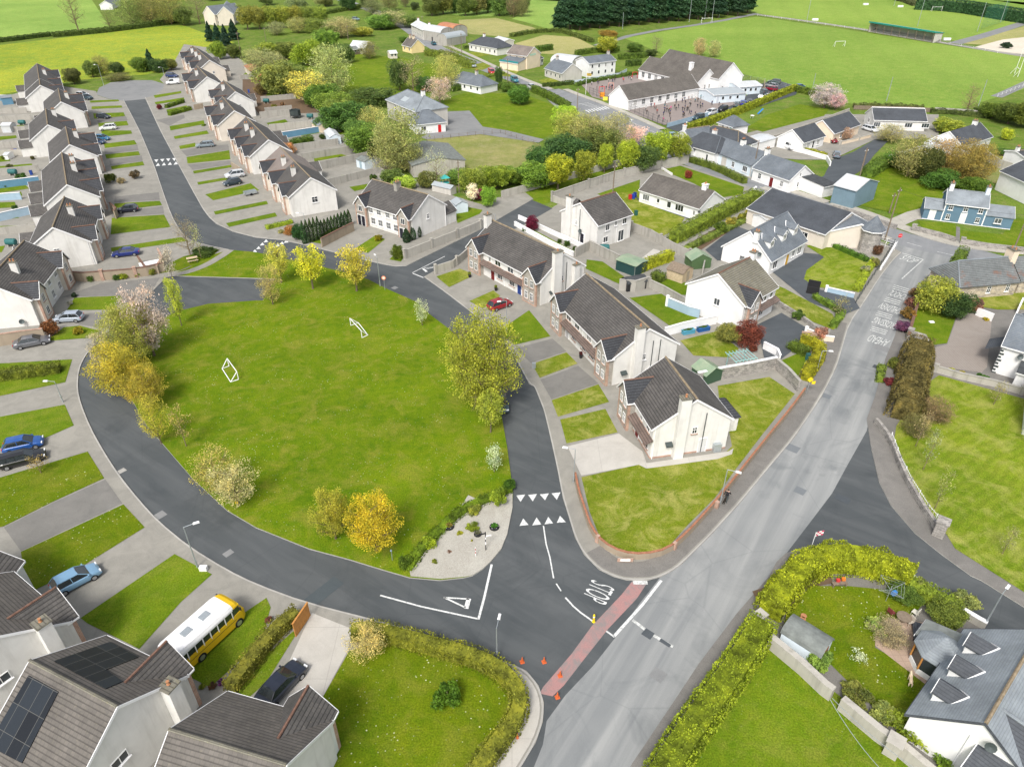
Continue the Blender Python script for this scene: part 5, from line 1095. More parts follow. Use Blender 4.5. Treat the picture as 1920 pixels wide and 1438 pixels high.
# right-hand row, fronts to the left of the photo
row('far right-hand terrace beside the turning circle, with four white chimneys',(361,86),(392.5,113),'R',[-.75,-.1,.5],[-.5,0,.45],wall='cream',exts=[-.4,.7],gwin=('Z',[(.6,3.1,.7,.8)]))
row('right-hand terrace behind the white van at the turning circle',(369,124),(388,144),'R',[-.6,.68],[0],fw=False)
row('short right-hand terrace set back behind the clipped front hedges',(419,151),(441,172),'R',[-.4,.7],[-.1],exts=[.6],gwin=('Z',[(.6,3.1,.7,.8)]),wall='render')
row('right-hand terrace next to the parked grey estate car',(417,182),(439,207.5),'R',[-.62,.66],[0],wall='cream')
row('long right-hand terrace with three dark front gables above the white and black cars',(461,219.5),(503,262),'R',[-.6,.1,.75],[-.3,.25],exts=[.4,.85])
h=row('near end right-hand terrace, half pink and half dark tiles, behind the cypress screen',(525,275.5),(582,332.7),'R',[-.66,.02,.72],[-.2,.45],roof='tile',exts=[.9],gwin=('Z',[(.2,2.4,1.2,1.2)]))
# the pinkish far half of that roof is a facing of paler tiles
mbp=MB(); x0,x1=-h.L/2-.03,0.0
for sg in (-1,1):
    yo=(h.eR+.02)*sg; A=[(x0,0,h.Hr+.035),(x1,0,h.Hr+.035),(x1,yo,h.zr+.035),(x0,yo,h.zr+.035)]; mbp.poly(A,[(0,1,2,3) if sg>0 else (3,2,1,0)])
mbp.build('pink_tiles',M['tilep'],h.roof)
# semi-detached pair
h=House('cream semi-detached pair with brick-edged gables behind the conical clipped bush',(698,336),(803,365),9.3,4.5,7.6,name='semi_detached_house'); L=h.xz-h.xa
for u,dd in ((-L/2+1.6,1),(L/2-1.7,1)): h.bay('R',u,w=2.9,proj=.7,rise=1.6,wins=[(0,2.95,1.0,1.15,'2')],door=((-.55,.55),(.02,.02,.03)))
h.win('R',[(u,2.95,1.15,1.15,'g') for u in (-3.6,-1.4,1.0,3.0)]+[(u,.75,1.2,1.3,'g') for u in (-3.2,-1.2,1.0,3.0)],sill='trim'); h.win('Z',[(-.4,3.0,.65,1.0,'h')]); h.chim(-.02,-.4,w=.8,d=1.2,up=1.0,mat='block',cap='moss'); h.ext('L',-(L/2-2),w=3.8,d=3.1,he=2.5,hr=3.9,wins=[(.4,1.0,.7,.9)]); h.pipe('Z',[4.45]); h.pipe('R',[-.2])
# detached white house with tall chimney breast
h=House('white detached house with a tall chimney breast beside the green steel shed',(1154,360),(1088,380),(4.6,4.9),4.9,7.7,wall='render',ridge='ridger'); L=h.xz-h.xa
h.win('L',[(-1.9,3.1,1.0,1.15,'2'),(2.6,3.3,1.1,1.15,'2'),(.3,3.5,.7,.9,'1'),(-2.2,.9,1.2,1.1,'2'),(1.9,.15,1.5,2.1,'2')]); h.win('Z',[(-.7,3.2,.5,.9,'h')],sill='trim'); h.door('Z',1.0,(.02,.02,.03),.9,2.0)
h.chim(1,-2.6,w=.6,d=1.3,up=1.6,mat='render',full=True,x=h.xz+.3,pots=1); h.pipe('Z',[.2],z1=6.4,mat='darkm'); h.pipe('L',[.6]); h.dish('Z',.7,2.4); h.ext('R',0,w=3.2,d=.8,he=4.4,hr=6)
# block with red and blue doors
def frontblock(label,R1,R2,W,doors,ww,**kw):
    h=House(label,R1,R2,W,4.55,7.7,name='terraced_house',group=G1,**kw); L=h.xz-h.xa
    for u in (-L/2+1.7,L/2-1.7): h.bay('R',u,w=3.2,proj=.9,rise=1.75,wins=[(-.65,3.0,.7,1.25,'h'),(.65,3.0,.7,1.25,'h'),(-.65,.8,.7,1.3,'h'),(.65,.8,.7,1.3,'h')])
    h.win('R',[(u,3.05,w_,1.05,'2') for u,w_ in ww[0]],sill='brick'); h.win('R',[(u,.85,1.3,1.15,'3') for u in ww[1]],sill='brick')
    for u,c in doors: h.door('R',u,c)
    h.canopy('R',0,L-6.4,z=2.45,d=.95); h.pipe('R',[0]); h.win('L',[(u,3.1,1.2,1.1) for u in (-L/4,L/4,-L/2.6,L/2.6)]+[(u,.9,1.5,1.3) for u in (-L/4,L/4)]); return h,L
h,L=frontblock('terrace with one dark red and one blue front door facing the red car',(923,412.5),(1058,475),9.2,[(-3.1,(.16,.015,.015)),(3.9,(.02,.05,.22))],([(-3.9,.6),(-1.7,1.5),(1.6,1.5),(4.3,.5)],(-1.2,2.0)),wall='render')
h.chim(-1,-1.0,w=.8,d=1.1,up=1.5,mat='render',full=True,x=h.xa-.1,pots=1); h.chim(1,-1.6,w=.7,d=1.6,up=1.3,mat='render',full=True,x=h.xz+.35,pots=1); h.chim(1,2.6,w=.6,d=1.2,up=-1.2,mat='render',full=True,x=h.xz+.3,pots=1)
h.win('Z',[(-.2,3.0,.6,.95,'h')],sill='brick'); h.pipe('Z',[.7],z1=6.0,mat='darkm'); h.canopy('Z',-2.4,.9,z=1.7,d=.5,mat='darkm',rise=.3)
h,L=frontblock('longest white terrace in the middle, with a brown canopy and blue end door',(1099,512.7),(1218,615.4),9.4,[(L/2-4.0,(.02,.05,.22)),(-L/2+4.3,(.45,.45,.45))],([(-L/2+4.6,1.4),(-1.8,1.4),(1.8,1.4),(L/2-4.6,1.2)],(-2.6,.4,2.8)),wall='render')
h.chim(1,-1.5,w=.75,d=1.15,up=1.2,mat='render',full=True,x=h.xz+.36,pots=1); h.win('Z',[(-.9+.6,3.0,.6,.9,'h'),(1.0,.9,.7,.9,'1')],sill='trim'); h.pipe('Z',[.9,2.0],z1=5.6,mat='darkm'); h.canopy('Z',-3.2,.9,z=1.7,d=.5,mat='darkm',rise=.3); h.pipe('R',[L/2-3.3])
# corner house
h=House('white corner house above the round lawn, with a small porch roof on its far side',(1248,669),(1308,748.8),9.2,4.55,7.7,name='detached_house',ridge='ridge'); L=h.xz-h.xa
h.bay('R',-L/2+1.7,w=3.2,proj=.9,rise=1.75,wins=[(-.65,3.0,.7,1.25,'h'),(.65,3.0,.7,1.25,'h'),(-.65,.8,.7,1.3,'h'),(.65,.8,.7,1.3,'h')]); h.win('R',[(.9,3.05,.7,1.0,'2'),(3.0,3.05,1.0,1.05,'2')],sill='brick'); h.win('R',[(3.0,.8,1.2,1.2,'2')],sill='brick')
h.door('R',.2,(.16,.015,.015)); h.canopy('R',1.9,5.6,z=2.45,d=.95); h.chim(1,-1.5,w=.75,d=1.15,up=1.2,mat='render',full=True,x=h.xz+.36,pots=1); h.win('Z',[(.35,2.9,.6,.9,'h')],sill='brick'); h.door('Z',1.6,(.6,.6,.6),.9,2.0)
h.pipe('Z',[1.5],z1=5.6,mat='darkm'); h.canopy('Z',-2.6,.8,z=1.9,d=.5,mat='darkm',rise=.3); h.pipe('Z',[-4.4]); h.ext('L',0.2,w=3.6,d=2.8,he=2.4,hr=3.9,roof='tiled',hip=1.4); h.box('oil_boiler','Z',3.4,.05,.9,.5,1.1,'steel')
mbq=MB(); e=.04; mbq.bx(h.xa,h.xz+e,-h.WR-e,-h.WR,0,.3); mbq.bx(h.xz,h.xz+e,-h.WR,h.WL,0,.3); mbq.build('brick_plinth',M['brick'],h.root)
poly('patio',[(1225,868),(1365,848),(1375,842),(1372,853),(1345,862),(1212,880),(1196,872)],M['concb'],z=.14)
# house with big tiled roof behind
h=House('white house with mossy tiled roof beside the dark red tree',(1411,480),(1347,513),9.8,4.6,7.8,roof='moss',wall='white',ridge='ridger'); L=h.xz-h.xa
h.bay('L',-L/2+2.0,w=3.0,proj=.7,rise=1.7,roof='tiled',wins=[(-.6,3.0,.65,1.2,'h'),(.6,3.0,.65,1.2,'h'),(-.6,.8,.65,1.3,'h'),(.6,.8,.65,1.3,'h')])
h.win('Z',[(.5,2.8,1.0,1.1,'2')],sill='trim'); h.win('L',[(1.2,3.05,1.2,1.1,'2'),(3.2,3.05,.8,1.1,'1'),(1.0,.85,1.2,1.2,'2')]); h.canopy('L',2.0,5.5,z=2.45,d=.95); h.chim(-.95,0.2,w=1.0,d=.8,up=.9,mat='white')
# bungalow
h=House('long white bungalow with quoined corners behind the clipped garden hedge',(1225,325.5),(1340,359),8.2,2.9,5.3,roof='tileb',wall='white',name='bungalow',cat='bungalow',ridge='tileb'); L=h.xz-h.xa
h.win('R',[(-L/2+1.8,.9,1.7,1.2,'3'),(-L/2+5.0,1.2,.7,.9,'1'),(0.2,.9,1.0,1.3,'1'),(2.8,.9,2.0,1.3,'3'),(L/2-1.2,1,.6,1.0,'1')],sill='trim'); h.win('Z',[(-.6,.9,1.3,1.2,'2')]); h.chim(.7,0,w=1.0,d=.9,up=.8,mat='white',cap='trim')
qb=MB()
for k in range(6):
    qb.bx(h.xz-.35+(k%2)*.12,h.xz+.02,-h.WR-.02,-h.WR,.45*k,.45*k+.3); qb.bx(h.xz,h.xz+.02,-h.WR-.02,-h.WR+.35-(k%2)*.12,.45*k,.45*k+.3)
qb.build('quoins',M['darkm'],h.root)
# dormer house and grey commercial building with stone turret
h=House('white cottage with three slate dormers beside the black tarmac forecourt',(1407,433),(1477,397),9.0,3.0,6.9,roof='slate',wall='white',name='cottage',ridge='slate') ; L=h.xz-h.xa
for u in (-L/2+2.2,0.2,L/2-2.2): h.dormer('R',u,w=1.5,y0=1.3,h=1.45)
h.win('R',[(-L/2+2.0,.8,1.5,1.4,'2'),(L/2-2.0,.8,1.5,1.4,'2'),(L/2-4.3,1,1.0,1.2,'2')],sill='trim'); h.door('R',0,(.6,.35,.05)); h.win('A',[(-.6,.6,.95,1.6,'g'),(.45,.6,.95,1.6,'g')],sill='trim'); h.chim(-1.1,-1.2,w=.7,d=.8,up=.8,mat='white',x=-L/2+.1); h.dish('A',2.5,3.4)
h=House('wide low dark-roofed hall along the main street',(1448,353),(1597,398),(5,7.2),3.2,5.6,roof='slated',wall='cream',name='village_hall',cat='hall',ridge=None); L=h.xz-h.xa
h.win('R',[(L/2-4,1,1.4,1.2,'2'),(L/2-7,1,1.4,1.2,'2')]); 
h=House('small slate wing with two roof windows joined to the stone turret',(1597,400),(1616,420),(4,7),2.9,4.8,roof='slate',wall='cream',name='slate_wing',cat='building',ridge=None); h.rooflight('R',-1.2,2.5,.8,1.2); h.rooflight('R',1.4,4.0,.8,1.2)
g=P(1626,470); r=empty('stone_turret',g,.3,'round rubble stone turret with a pointed slate cap at the street corner','tower'); mb=MB(); mb.lathe((0,0,0),[(1.75,0),(1.7,4.2)],10); mb.build('wall',M['stone'],r); mb=MB(); mb.lathe((0,0,4.2),[(2.1,-.1),(2.05,.05),(.02,2.5)],8); mb.build('roof',M['slate'],r); mb=MB(); mb.lathe((0,0,4.1),[(2.14,-.1),(2.14,.05)],8); mb.build('gutter',M['trim'],r)
# blue house
h=House('two-storey blue-grey rendered house with white door, end chimneys and side wings',(1777,354),(1857,363),6.4,3.9,5.6,roof='slatel',wall='blueh',name='blue_house',ridge='slatel'); L=h.xz-h.xa
h.win('R',[(u,2.45,.8,1.05,'h') for u in (-2.6,0,2.6)]+[(-2.6,.55,.75,1.05,'h'),(2.6,.55,.75,1.05,'h')]); h.door('R',0,(.7,.7,.7)); h.chim(-1,0,w=.7,d=1,up=1.2,mat='white',x=-L/2+.5); h.chim(1,0,w=.7,d=1,up=1.2,mat='paleb',x=L/2-.4)
h.ext('Z',0,w=6.2,d=4.9,he=2.4,hr=3.6,roof='slatel',wins=[]); h.ext('A',.4,w=5.4,d=3.4,he=2.3,hr=3.6,roof='slatel')
wl=h.fr('R',0,1)[0]; window(h.root,(h.xz+2.4,-3.3,.95),0,1.2,1.0,'2'); door(h.root,(h.xa-1.8,-3.1+0.0,.02),0,1.0,2.0,(.7,.7,.7))
tb=MB()
for x in (h.xa,h.xz): tb.bx(x-.1,x+.1,-h.WR-.03,-h.WR,0,3.8)
tb.bx(h.xa-3.4,h.xz+4.9,-h.WR-.02,-h.WR-.0,0.0,.14); tb.build('white_bands',M['trim'],h.root)
# old stone building
h=House('old stone building with rust-streaked slates and peeling whitewash opposite the blue house',(1797,489),(1894,481),6.8,2.7,5.3,roof='rust',wall='stoney',hip=(1.2,0),name='stone_barn',cat='building',ridge='slatel',fascia=False); L=h.xz-h.xa
h.win('R',[(0.2,.9,.7,1.2,'h'),(3.6,.9,.7,1.2,'h')]); h.chim(1,0,w=1.0,d=1.6,up=1.2,mat='peach',x=L/2-.4)
h=House('continuation of the stone building with a deep rust-red roof at the right edge',(1897,481),(1990,475),6.6,2.6,5.1,roof='rust',wall='stoney',name='stone_barn',cat='building',ridge=None,fascia=False)
# white quoined house at right edge
a,b_=P(1877,643,4.5),P(1920,655,4.5); e=(b_-a).normalized(); n_=Vector((-e.y,e.x,0)); r1=a+n_*4+e*.2; r2=r1+e*12
h=House('white house with dark corner quoins and a slate roof beside the cobbled drive',tuple(r1[:2]),tuple(r2[:2]),8,4.5,7.2,roof='slate',wall='white',name='detached_house',ridge='slate',world=True)
h.win('A',[(-2.2,2.7,.9,1.1),(1.4,2.7,.9,1.1),(-2.4,.8,.9,1.2)]); h.door('A',1.4,(.6,.6,.6)); h.canopy('A',1.0,3.2,z=2.5,d=1.8,mat='slated',rise=1.1); h.dish('R',-3.6,3.4); h.ext('R',-1.0,w=4.4,d=2.4,he=2.5,hr=2.9,roof='feltd',lean=True); h.ext('R',3.4,w=3,d=3.2,he=3.2,hr=4.4,roof='slated'); h.ext('L',-3.2+6.4,w=5,d=3.2,he=4.2,hr=6.4,roof='slate')
qb=MB()
for k in range(9):
    w_=.5-(k%2)*.18; qb.bx(h.xa-.03,h.xa,-h.WR-.03,-h.WR+w_,.48*k,.48*k+.28); qb.bx(h.xa,h.xa+w_,-h.WR-.03,-h.WR,.48*k,.48*k+.28); qb.bx(h.xa-.03,h.xa,h.WL-w_,h.WL,.48*k,.48*k+.28)
qb.build('quoins',M['darkm'],h.root)
h=House('pale house corner with flat dark porch at the right edge above the mown paddock',(1960,690),(2080,720),9,4.5,7,roof='slated',wall='white',name='detached_house')
# dormer house bottom right
h=House('white house with three slate dormers and a many-sided sun room at the bottom right',(1951,1180),(1849,1355),(5.2,3.85),2.95,6.6,roof='slatel',wall='white',name='dormer_house',cat='house',ridge='ridge',trim='slated'); L=h.xz-h.xa; DH=h
for u in (-2.9,.1,3.1): h.dormer('R',u,w=1.35,y0=.5,h=1.25,rise=.6,roof='slated')
h.win('Z',[(1.2,3.2,.7,.8,'1')],sill=None); h.dish('Z',.2,5.0); h.pipe('Z',[-1.0],z1=4.6)
r=h.root; l,rz=h.fr('R',-2.2,0,0); mb=MB(); n=8; R0=1.75
pts=[(R0*math.cos(i*math.pi/4+.39),R0*math.sin(i*math.pi/4+.39)) for i in range(8)]; sr=D.objects.new('sun_room',None); COL.objects.link(sr); sr.parent=r; g=P(1766,1214,2.6)-h.root.location; sr.location=(g.x*math.cos(h.rz)+g.y*math.sin(h.rz),-g.x*math.sin(h.rz)+g.y*math.cos(h.rz),0)
mb=MB(); mb.prism(pts,0,.7,top=True); mb.build('wall',M['white'],sr); mb=MB(); mb.prism([(a*.97,b_*.97) for a,b_ in pts],.7,2.4); mb.build('pane',M['glass'],sr)
mb=MB(); q=[(a*1.12,b_*1.12,2.4) for a,b_ in pts]; mb.poly(q+[(0,0,3.9)],[(i,(i+1)%8,8) for i in range(8)]); mb.poly(q+[(a,b_,c-.12) for a,b_,c in q],[(i,8+i,8+(i+1)%8,(i+1)%8) for i in range(8)]); mb.build('roof',M['slatel'],sr)
mb=MB()
for a,b_ in pts: mb.tube((a,b_,.7),(a,b_,2.4),.08,n=5)
mb.build('window_posts',M['woodo'],sr)
h.ext('R',-3.7,w=1.9,d=2.6,he=2.2,hr=2.8,roof='felt',lean=True)
h=House('slate-roofed rear wing of the dormer house running off the bottom right corner',(1880,1330),(2010,1420),7,3.0,6.2,roof='slated',wall='white',name='house_wing',ridge='slatel')
# ---- cottages on the street ----
h=House('white hipped cottage with a pedimented front window beside the lime trees',(1318,247),(1352,256),8.4,3.3,5.9,roof='slated',wall='white',hip=(2.6,2.2),name='cottage',ridge='slate'); h.ext('R',-2.6,w=3.4,d=.6,he=2.7,hr=3.9,roof='slated',wins=[(-.5,.7,.9,1.4),(.7,.7,.8,1.2)]); h.win('R',[(3.0,.9,.6,1.4,'1')]); h.chim(.0,1.0,w=.9,d=.9,up=1.1,mat='white',cap='brick')
h=House('low slate-roofed outbuilding behind the hipped cottage, nearest the school gate',(1282,243),(1330,236),7,3.0,5.2,roof='slate',wall='white',name='cottage'); h.chim(-.95,0,w=.7,d=.7,up=.9,mat='white',cap='trim')
h=House('dark hipped rear wing between the hipped cottage and the summer house',(1338,235),(1385,246),8,3.0,5.4,roof='slated',wall='white',hip=(2,3),name='cottage')
h=House('pale blue cottage with a dark red front door and patchy grey-green roof',(1355.7,257),(1437.7,285.5),7.4,3.0,5.4,roof='slate',wall='paleb',name='cottage',ridge=None,fascia=False); L=h.xz-h.xa
h.win('R',[(-L/2+2.3,.85,.9,1.25,'h'),(1.3,.85,.9,1.25,'h'),(L/2-2.0,.85,1.5,1.25,'3')]); h.door('R',-1.9,(.28,.01,.015)); h.chim(-.05,0,w=1.0,d=1.0,up=1.0,mat='white',cap='darkm'); h.box('door_surround','R',-1.9,0,1.6,.08,2.35,'greyr')
tb=MB(); tb.bx(h.xa,h.xa+.25,-h.WR-.03,-h.WR,0,2.95); tb.bx(h.xz-.25,h.xz,-h.WR-.03,-h.WR,0,2.95); tb.build('grey_corner_bands',M['greyr'],h.root)
h=House('white cottage with an arched dark red door at the street corner',(1438.7,287.6),(1510,310.5),7.6,3.0,5.5,roof='slate',wall='white',name='cottage',ridge=None); L=h.xz-h.xa
h.win('R',[(-L/2+2.2,.85,.9,1.25,'h'),(L/2-2.0,.85,.9,1.25,'h')]); h.door('R',0.4,(.16,.015,.015)); h.win('Z',[(-.8,3.2,.4,.8,'1'),(-1.0,.9,.5,1.1,'1')]); h.ext('Z',1.8,w=3.6,d=6,he=2.6,hr=3.0,roof='feltd',lean=True); h.chim(-1,0,w=.8,d=1,up=1,mat='white')
h=House('small white hipped summer house with turquoise door on the school-side lawn',(1375,215.5),(1380,217),5.6,2.6,4.6,roof='slate',wall='white',hip=(2.4,2.4),name='summer_house',ridge=None); h.win('R',[(-.9,.8,.8,1.2,'1'),(.9,.8,.8,1.2,'1')],sill=None); h.door('R',2.3,(.02,.35,.42))
h=House('white-gabled bungalow behind the laurel-hedged corner garden',(1527.6,230.5),(1486,243),7.2,2.8,5.2,roof='slated',wall='white',name='bungalow',cat='bungalow',ridge=None); h.win('L',[(-2.4,.8,1.3,1.2,'2'),(2.4,.8,1.3,1.2,'2'),(0,.3,.9,1.9,'1')])
h=House('cream-gabled bungalow beside the small pink ornamental tree',(1592.7,209),(1542.6,225.3),7.6,2.8,5.4,roof='slated',wall='peach',name='bungalow',cat='bungalow',ridge=None); h.win('L',[(-2.6,.8,1.4,1.2,'2'),(2.6,.8,1.4,1.2,'2')])
h=House('long white bungalow backing onto the playing field',(1635,201.5),(1734,204),8,2.9,5.2,roof='slated',wall='render',name='bungalow',cat='bungalow',ridge='trim'); h.win('R',[(-6,.8,1.8,1.3,'3'),(2.5,.9,2.0,1.2,'3'),(7,.9,2.0,1.2,'3')]); h.door('R',-2.2,(.6,.6,.6)); h.win('A',[(0,1,1.4,1.2)])
h=House('slate house with white chimney half hidden behind the ivy trees',(1781,246.5),(1838,229.5),8,3.0,5.6,roof='slated',wall='white',name='cottage',ridge=None); h.win('R',[(u,.8,.8,1.2,'1') for u in (-5,-1.5,1.5,5)]); h.chim(.62,0,w=1.1,d=1,up=.8,mat='white'); h.ext('A',-1,w=5,d=4,he=2.7,hr=3.1,roof='corrw',lean=True)
h=House('white house at the right edge beside the white estate car and blue hatchback',(1925,298),(1990,325),10,4.3,6.6,roof='slated',wall='white',name='detached_house'); h.win('A',[(0,3,1,1),(-3,.9,1,1)])
h=House('low white flat outbuilding with a dark door beyond the right edge house',(1905,283),(1950,280),6,3.2,3.9,roof='feltd',wall='white',name='outbuilding',cat='outbuilding'); h.chim(-.9,0,w=.7,d=.7,up=.9,mat='white')
# blue-grey corrugated store
h=House('blue-grey corrugated store with a two-tone roof at the street corner',(1588,325),(1632,336),9,4.0,5.4,roof='corrw',wall='storeb',name='store_shed',cat='shed',ridge=None,fascia=False)
# ---- school ----
h=House('long front classroom block of the white school with a grey slate roof',(1161.4,160.7),(1296,139),8.6,3.2,6.6,roof='tileb',wall='white',name='school_building',cat='school',ridge=None); L=h.xz-h.xa
h.win('R',[(u,1.0,1.5,1.6,'g') for u in [-L/2+3+i*3.6 for i in range(int((L-8)/3.6)+1)]],sill='trim'); h.win('Z',[(-2.2,1.2,1.5,1.8,'g'),(.6,1.2,1.5,1.8,'g'),(2.8,1.2,1.3,1.8,'g')])
h=House('middle school block with tall gable and round vent beside the playground',(1219,106),(1331,130),9.8,3.4,7.2,roof='tileb',wall='white',name='school_building',cat='school',ridge=None); L=h.xz-h.xa
h.win('R',[(u,.9,1.6,1.8,'g') for u in [-L/2+2.5+i*3.4 for i in range(6)]],sill='trim'); h.win('Z',[(-1.2,1.0,.7,1.4,'h'),(.9,1.0,.7,1.4,'h')]); h.chim(.5,-1.2,w=1.2,d=1.2,up=1.5,mat='white',cap='trim',pots=0)
h=House('tall brown-roofed school hall at the edge of the playing field',(1255.4,92.6),(1375.6,117.7),11,4.8,9.2,roof='tileb',wall='white',name='school_building',cat='school',ridge=None); h.win('R',[(18,1,.8,1.6,'h')])
def prefab(label,c,rz,L,W,roof='corr'):
    g=P(*c); d=Vector((math.cos(rz),math.sin(rz))); h=House(label,(g.x-d.x*L/2,g.y-d.y*L/2),(g.x+d.x*L/2,g.y+d.y*L/2),W,2.7,3.4,roof=roof,wall='paleb',name='prefab_classroom',cat='prefab',ridge=None,world=True); h.win('R',[(u,1.0,.9,1.0,'1') for u in (-L*.2,0.3,L*.25)],sill=None); h.door('R',-L*.36,(.5,.55,.6)); return h
prefab('long pale prefab classroom beside the playground, nearest the cars',(1352,187),.32,12,9,'corr'); prefab('smaller prefab classroom behind the long one, next to the car park',(1392,173),.32,9,8,'corrw')
# ---- hip-roofed detached house, barn ----
h=House('grey-slated hipped house with a pale solar panel, standing by the gravel turning',(764,168),(795,179.5),10,5.2,8.0,roof='slatel',wall='greyr',hip=(4.2,4.2),name='detached_house',ridge='slate'); h.win('R',[(-3.5,3.2,1,1.2,'2'),(0,3.2,1,1.2,'2'),(3.5,3.2,.6,1.0,'1'),(-3,.9,1,1.2,'2')]); h.chim(.9,0,w=1.0,d=.9,up=1.2,mat='white'); h.rooflight('R',-1,3.0,3,1.8,'corr','solar_panel',False); h.win('Z',[(-2.8,3.1,.6,1.0,'1')])
g=(P(781,253)+P(837,247))/2; e=(P(837,247)-P(781,253)).normalized(); nn=Vector((-e.y,e.x,0)); g=g+nn*4; hx=House('low white annexe with a hipped slate roof and bright red door',tuple((g-e*.9)[:2]),tuple((g+e*.9)[:2]),8,2.9,5.4,roof='slate',wall='white',hip=(3.3,3.3),name='house_annexe',ridge='slate',world=True); hx.win('R',[(-2.2,.9,1.4,1.1,'2')]); hx.door('R',2.4,(.55,.01,.01))
h=House('wide low farm shed with mossy sheet roof by the paddock',(794,264),(825,296),(6,6.5),2.9,4.0,roof='felt',wall='blockl',name='farm_shed',cat='shed',ridge=None,fascia=False)
# ---- village ----
def V(label,a,b_,W,He,Hr,roof,wall,**kw):
    ww=kw.pop('ww',None); ch=kw.pop('ch',()); cm=kw.pop('cm','white'); n=kw.pop('name','village_house'); side=kw.pop('side','R')
    h=House(label,a,b_,W,He,Hr,roof=roof,wall=wall,name=n,ridge=None,**kw); L=h.xz-h.xa
    k=max(2,round(L/3.2))
    for z in ([.9] if He<4 else [.9,3.1]): h.win(side,[((i+.5)/k*L-L/2,z,.9,1.2,'1') for i in range(k)],sill=None)
    for c in ch: h.chim(c,0,w=.8,d=.9,up=.9,mat=cm)
    return h
V('hipped bungalow with a white chimney beside the village street',(905,68),(935,73),9,3.0,5.8,'slated','render',hip=(4,4),ch=(-.8,))
h=V('cream village shop with a green fascia board and pale gable sign',(963,83.5),(1001.6,88.4),8.5,5.0,7.6,'tilep','peach'); h.ext('R',0,w=9,d=5,he=2.8,hr=4.0,roof='slate',lean=True,wall='peach'); h.box('shop_sign','R',0,2.7,9.2,.12,.6,'objc',off=5.0)
for ch_ in h.root.children:
    if ch_.name.startswith('shop_sign'): ch_.color=(.02,.25,.27,1)
h.box('gable_sign','Z',-.6,4.6,3.6,.06,.7,'objc')
for ch_ in h.root.children:
    if ch_.name.startswith('gable_sign'): ch_.color=(.45,.62,.5,1)
V('grey-gabled bungalow beside the school lane',(1040,110),(1074,119.4),8.6,3.0,5.8,'slate','greyr',ch=(-.7,),cm='greyr')
V('long white two-storey house overlooking the school garden',(1092,107),(1143,101),8,5.0,6.6,'slate','white',ch=(.9,),cm='greyr')
shed((1045,101),(1085,106),9,2.5,4.6,'greyr','corrw','round-topped grey barn behind the bungalow',name='barn',cat='barn',arched=True)
V('small slate-roofed house hidden low behind the roadside hedge',(868,134),(905,141),8,2.6,5.2,'slate','white',hip=(3,3),ch=(.4,),cm='greyr')
V('farmhouse with a pale roof and two chimneys at the bend of the street',(783,38),(806,48),7,4.5,6.2,'corrw','greyr',ch=(-.9,.9))
shed((806,47),(838,52),8,4.2,6.2,'block','corrw','tall grey barn with dark doorways next to the farmhouse',name='barn',cat='barn',arched=True,door=('R',(.02,.02,.03)))
shed((832,42),(862,47),9,3.2,5.4,'block','corrr','rust-red roofed barn behind the grey farm buildings',name='barn',cat='barn',arched=True)
shed((828,64),(864,58),6,3.2,5.0,'block','corr','grey round-roofed stone shed on the farmyard corner',name='barn',cat='barn',arched=True)
V('yellow-gabled cottage with a brown roof across from the farm',(765,70),(783,74),6.5,2.8,5.4,'tileb','yellow',ch=(-.5,.2),cm='peach',name='cottage')
V('low farm cottage with a pale sheet roof among the trees',(662,76),(692,78),7,2.6,4.6,'corrw','block',name='cottage'); V('open-sided tin shed beside the low farm cottage',(655,88),(668,86),5,2.2,3,'felt','wood',name='tin_shed')
V('white church-like house with pointed gables at the top left',(388,12),(440,6),9,5.5,9,'slate','cream',ch=()); V('front gabled wing of the white house at the top left',(425,2),(419,13),8,5.5,9,'slatel','cream'); V('small cream cottage by the far left track',(196,2),(212,-6),7,3,5,'slate','white')
V('small cream outbuilding beside the field gate in the old orchard',(728,95),(742,94),4,2.2,3,'corrw','cream',name='outbuilding'); V('white garage with grey roof seen behind the village shop',(1000,105),(1010,103),5,2.6,3.4,'feltd','white',name='garage')
h=V('slate outbuilding behind the hipped bungalow',(935,68),(955,73),5,2.6,3.4,'corrw','greyr',name='outbuilding')
# football stand
g=P(1640,62); r=empty('spectator_stand',g,math.atan2((P(1733,72)-P(1618,53)).y,(P(1733,72)-P(1618,53)).x),'long covered spectator stand with a green roof edge beside the playing field','stand'); W_=(P(1733,72)-P(1618,53)).length
mb=MB(); mb.bx(-3,W_-3,3.8,4.0,0,4.2); mb.bx(-3.1,-3,-1,4,0,4.2); mb.bx(W_-3.1,W_-3,-1,4,0,4.2); mb.build('wall',M['greyr'],r); mb=MB()
for k in range(4): mb.bx(-3,W_-3,k*.9,(k+1)*.9,0,.3+.35*k)
mb.build('terrace_steps',M['block'],r); mb=MB(); mb.poly([(-3.4,-2,4.9),(W_-2.6,-2,4.9),(W_-2.6,4.4,4.1),(-3.4,4.4,4.1)]+[(-3.4,-2,4.3),(W_-2.6,-2,4.3),(W_-2.6,4.4,3.9),(-3.4,4.4,3.9)],[(0,1,2,3),(4,5,1,0),(5,6,2,1),(7,4,0,3),(7,6,5,4)]); ro=mb.build('roof',M['objc'],r); ro.color=(.02,.24,.2,1); mb=MB()
for k in range(9): mb.tube((-2.8+k*(W_-.4)/8,-1.6,0),(-2.8+k*(W_-.4)/8,-1.6,4.3),.12,n=5)
mb.build('post',M['wood'],r)
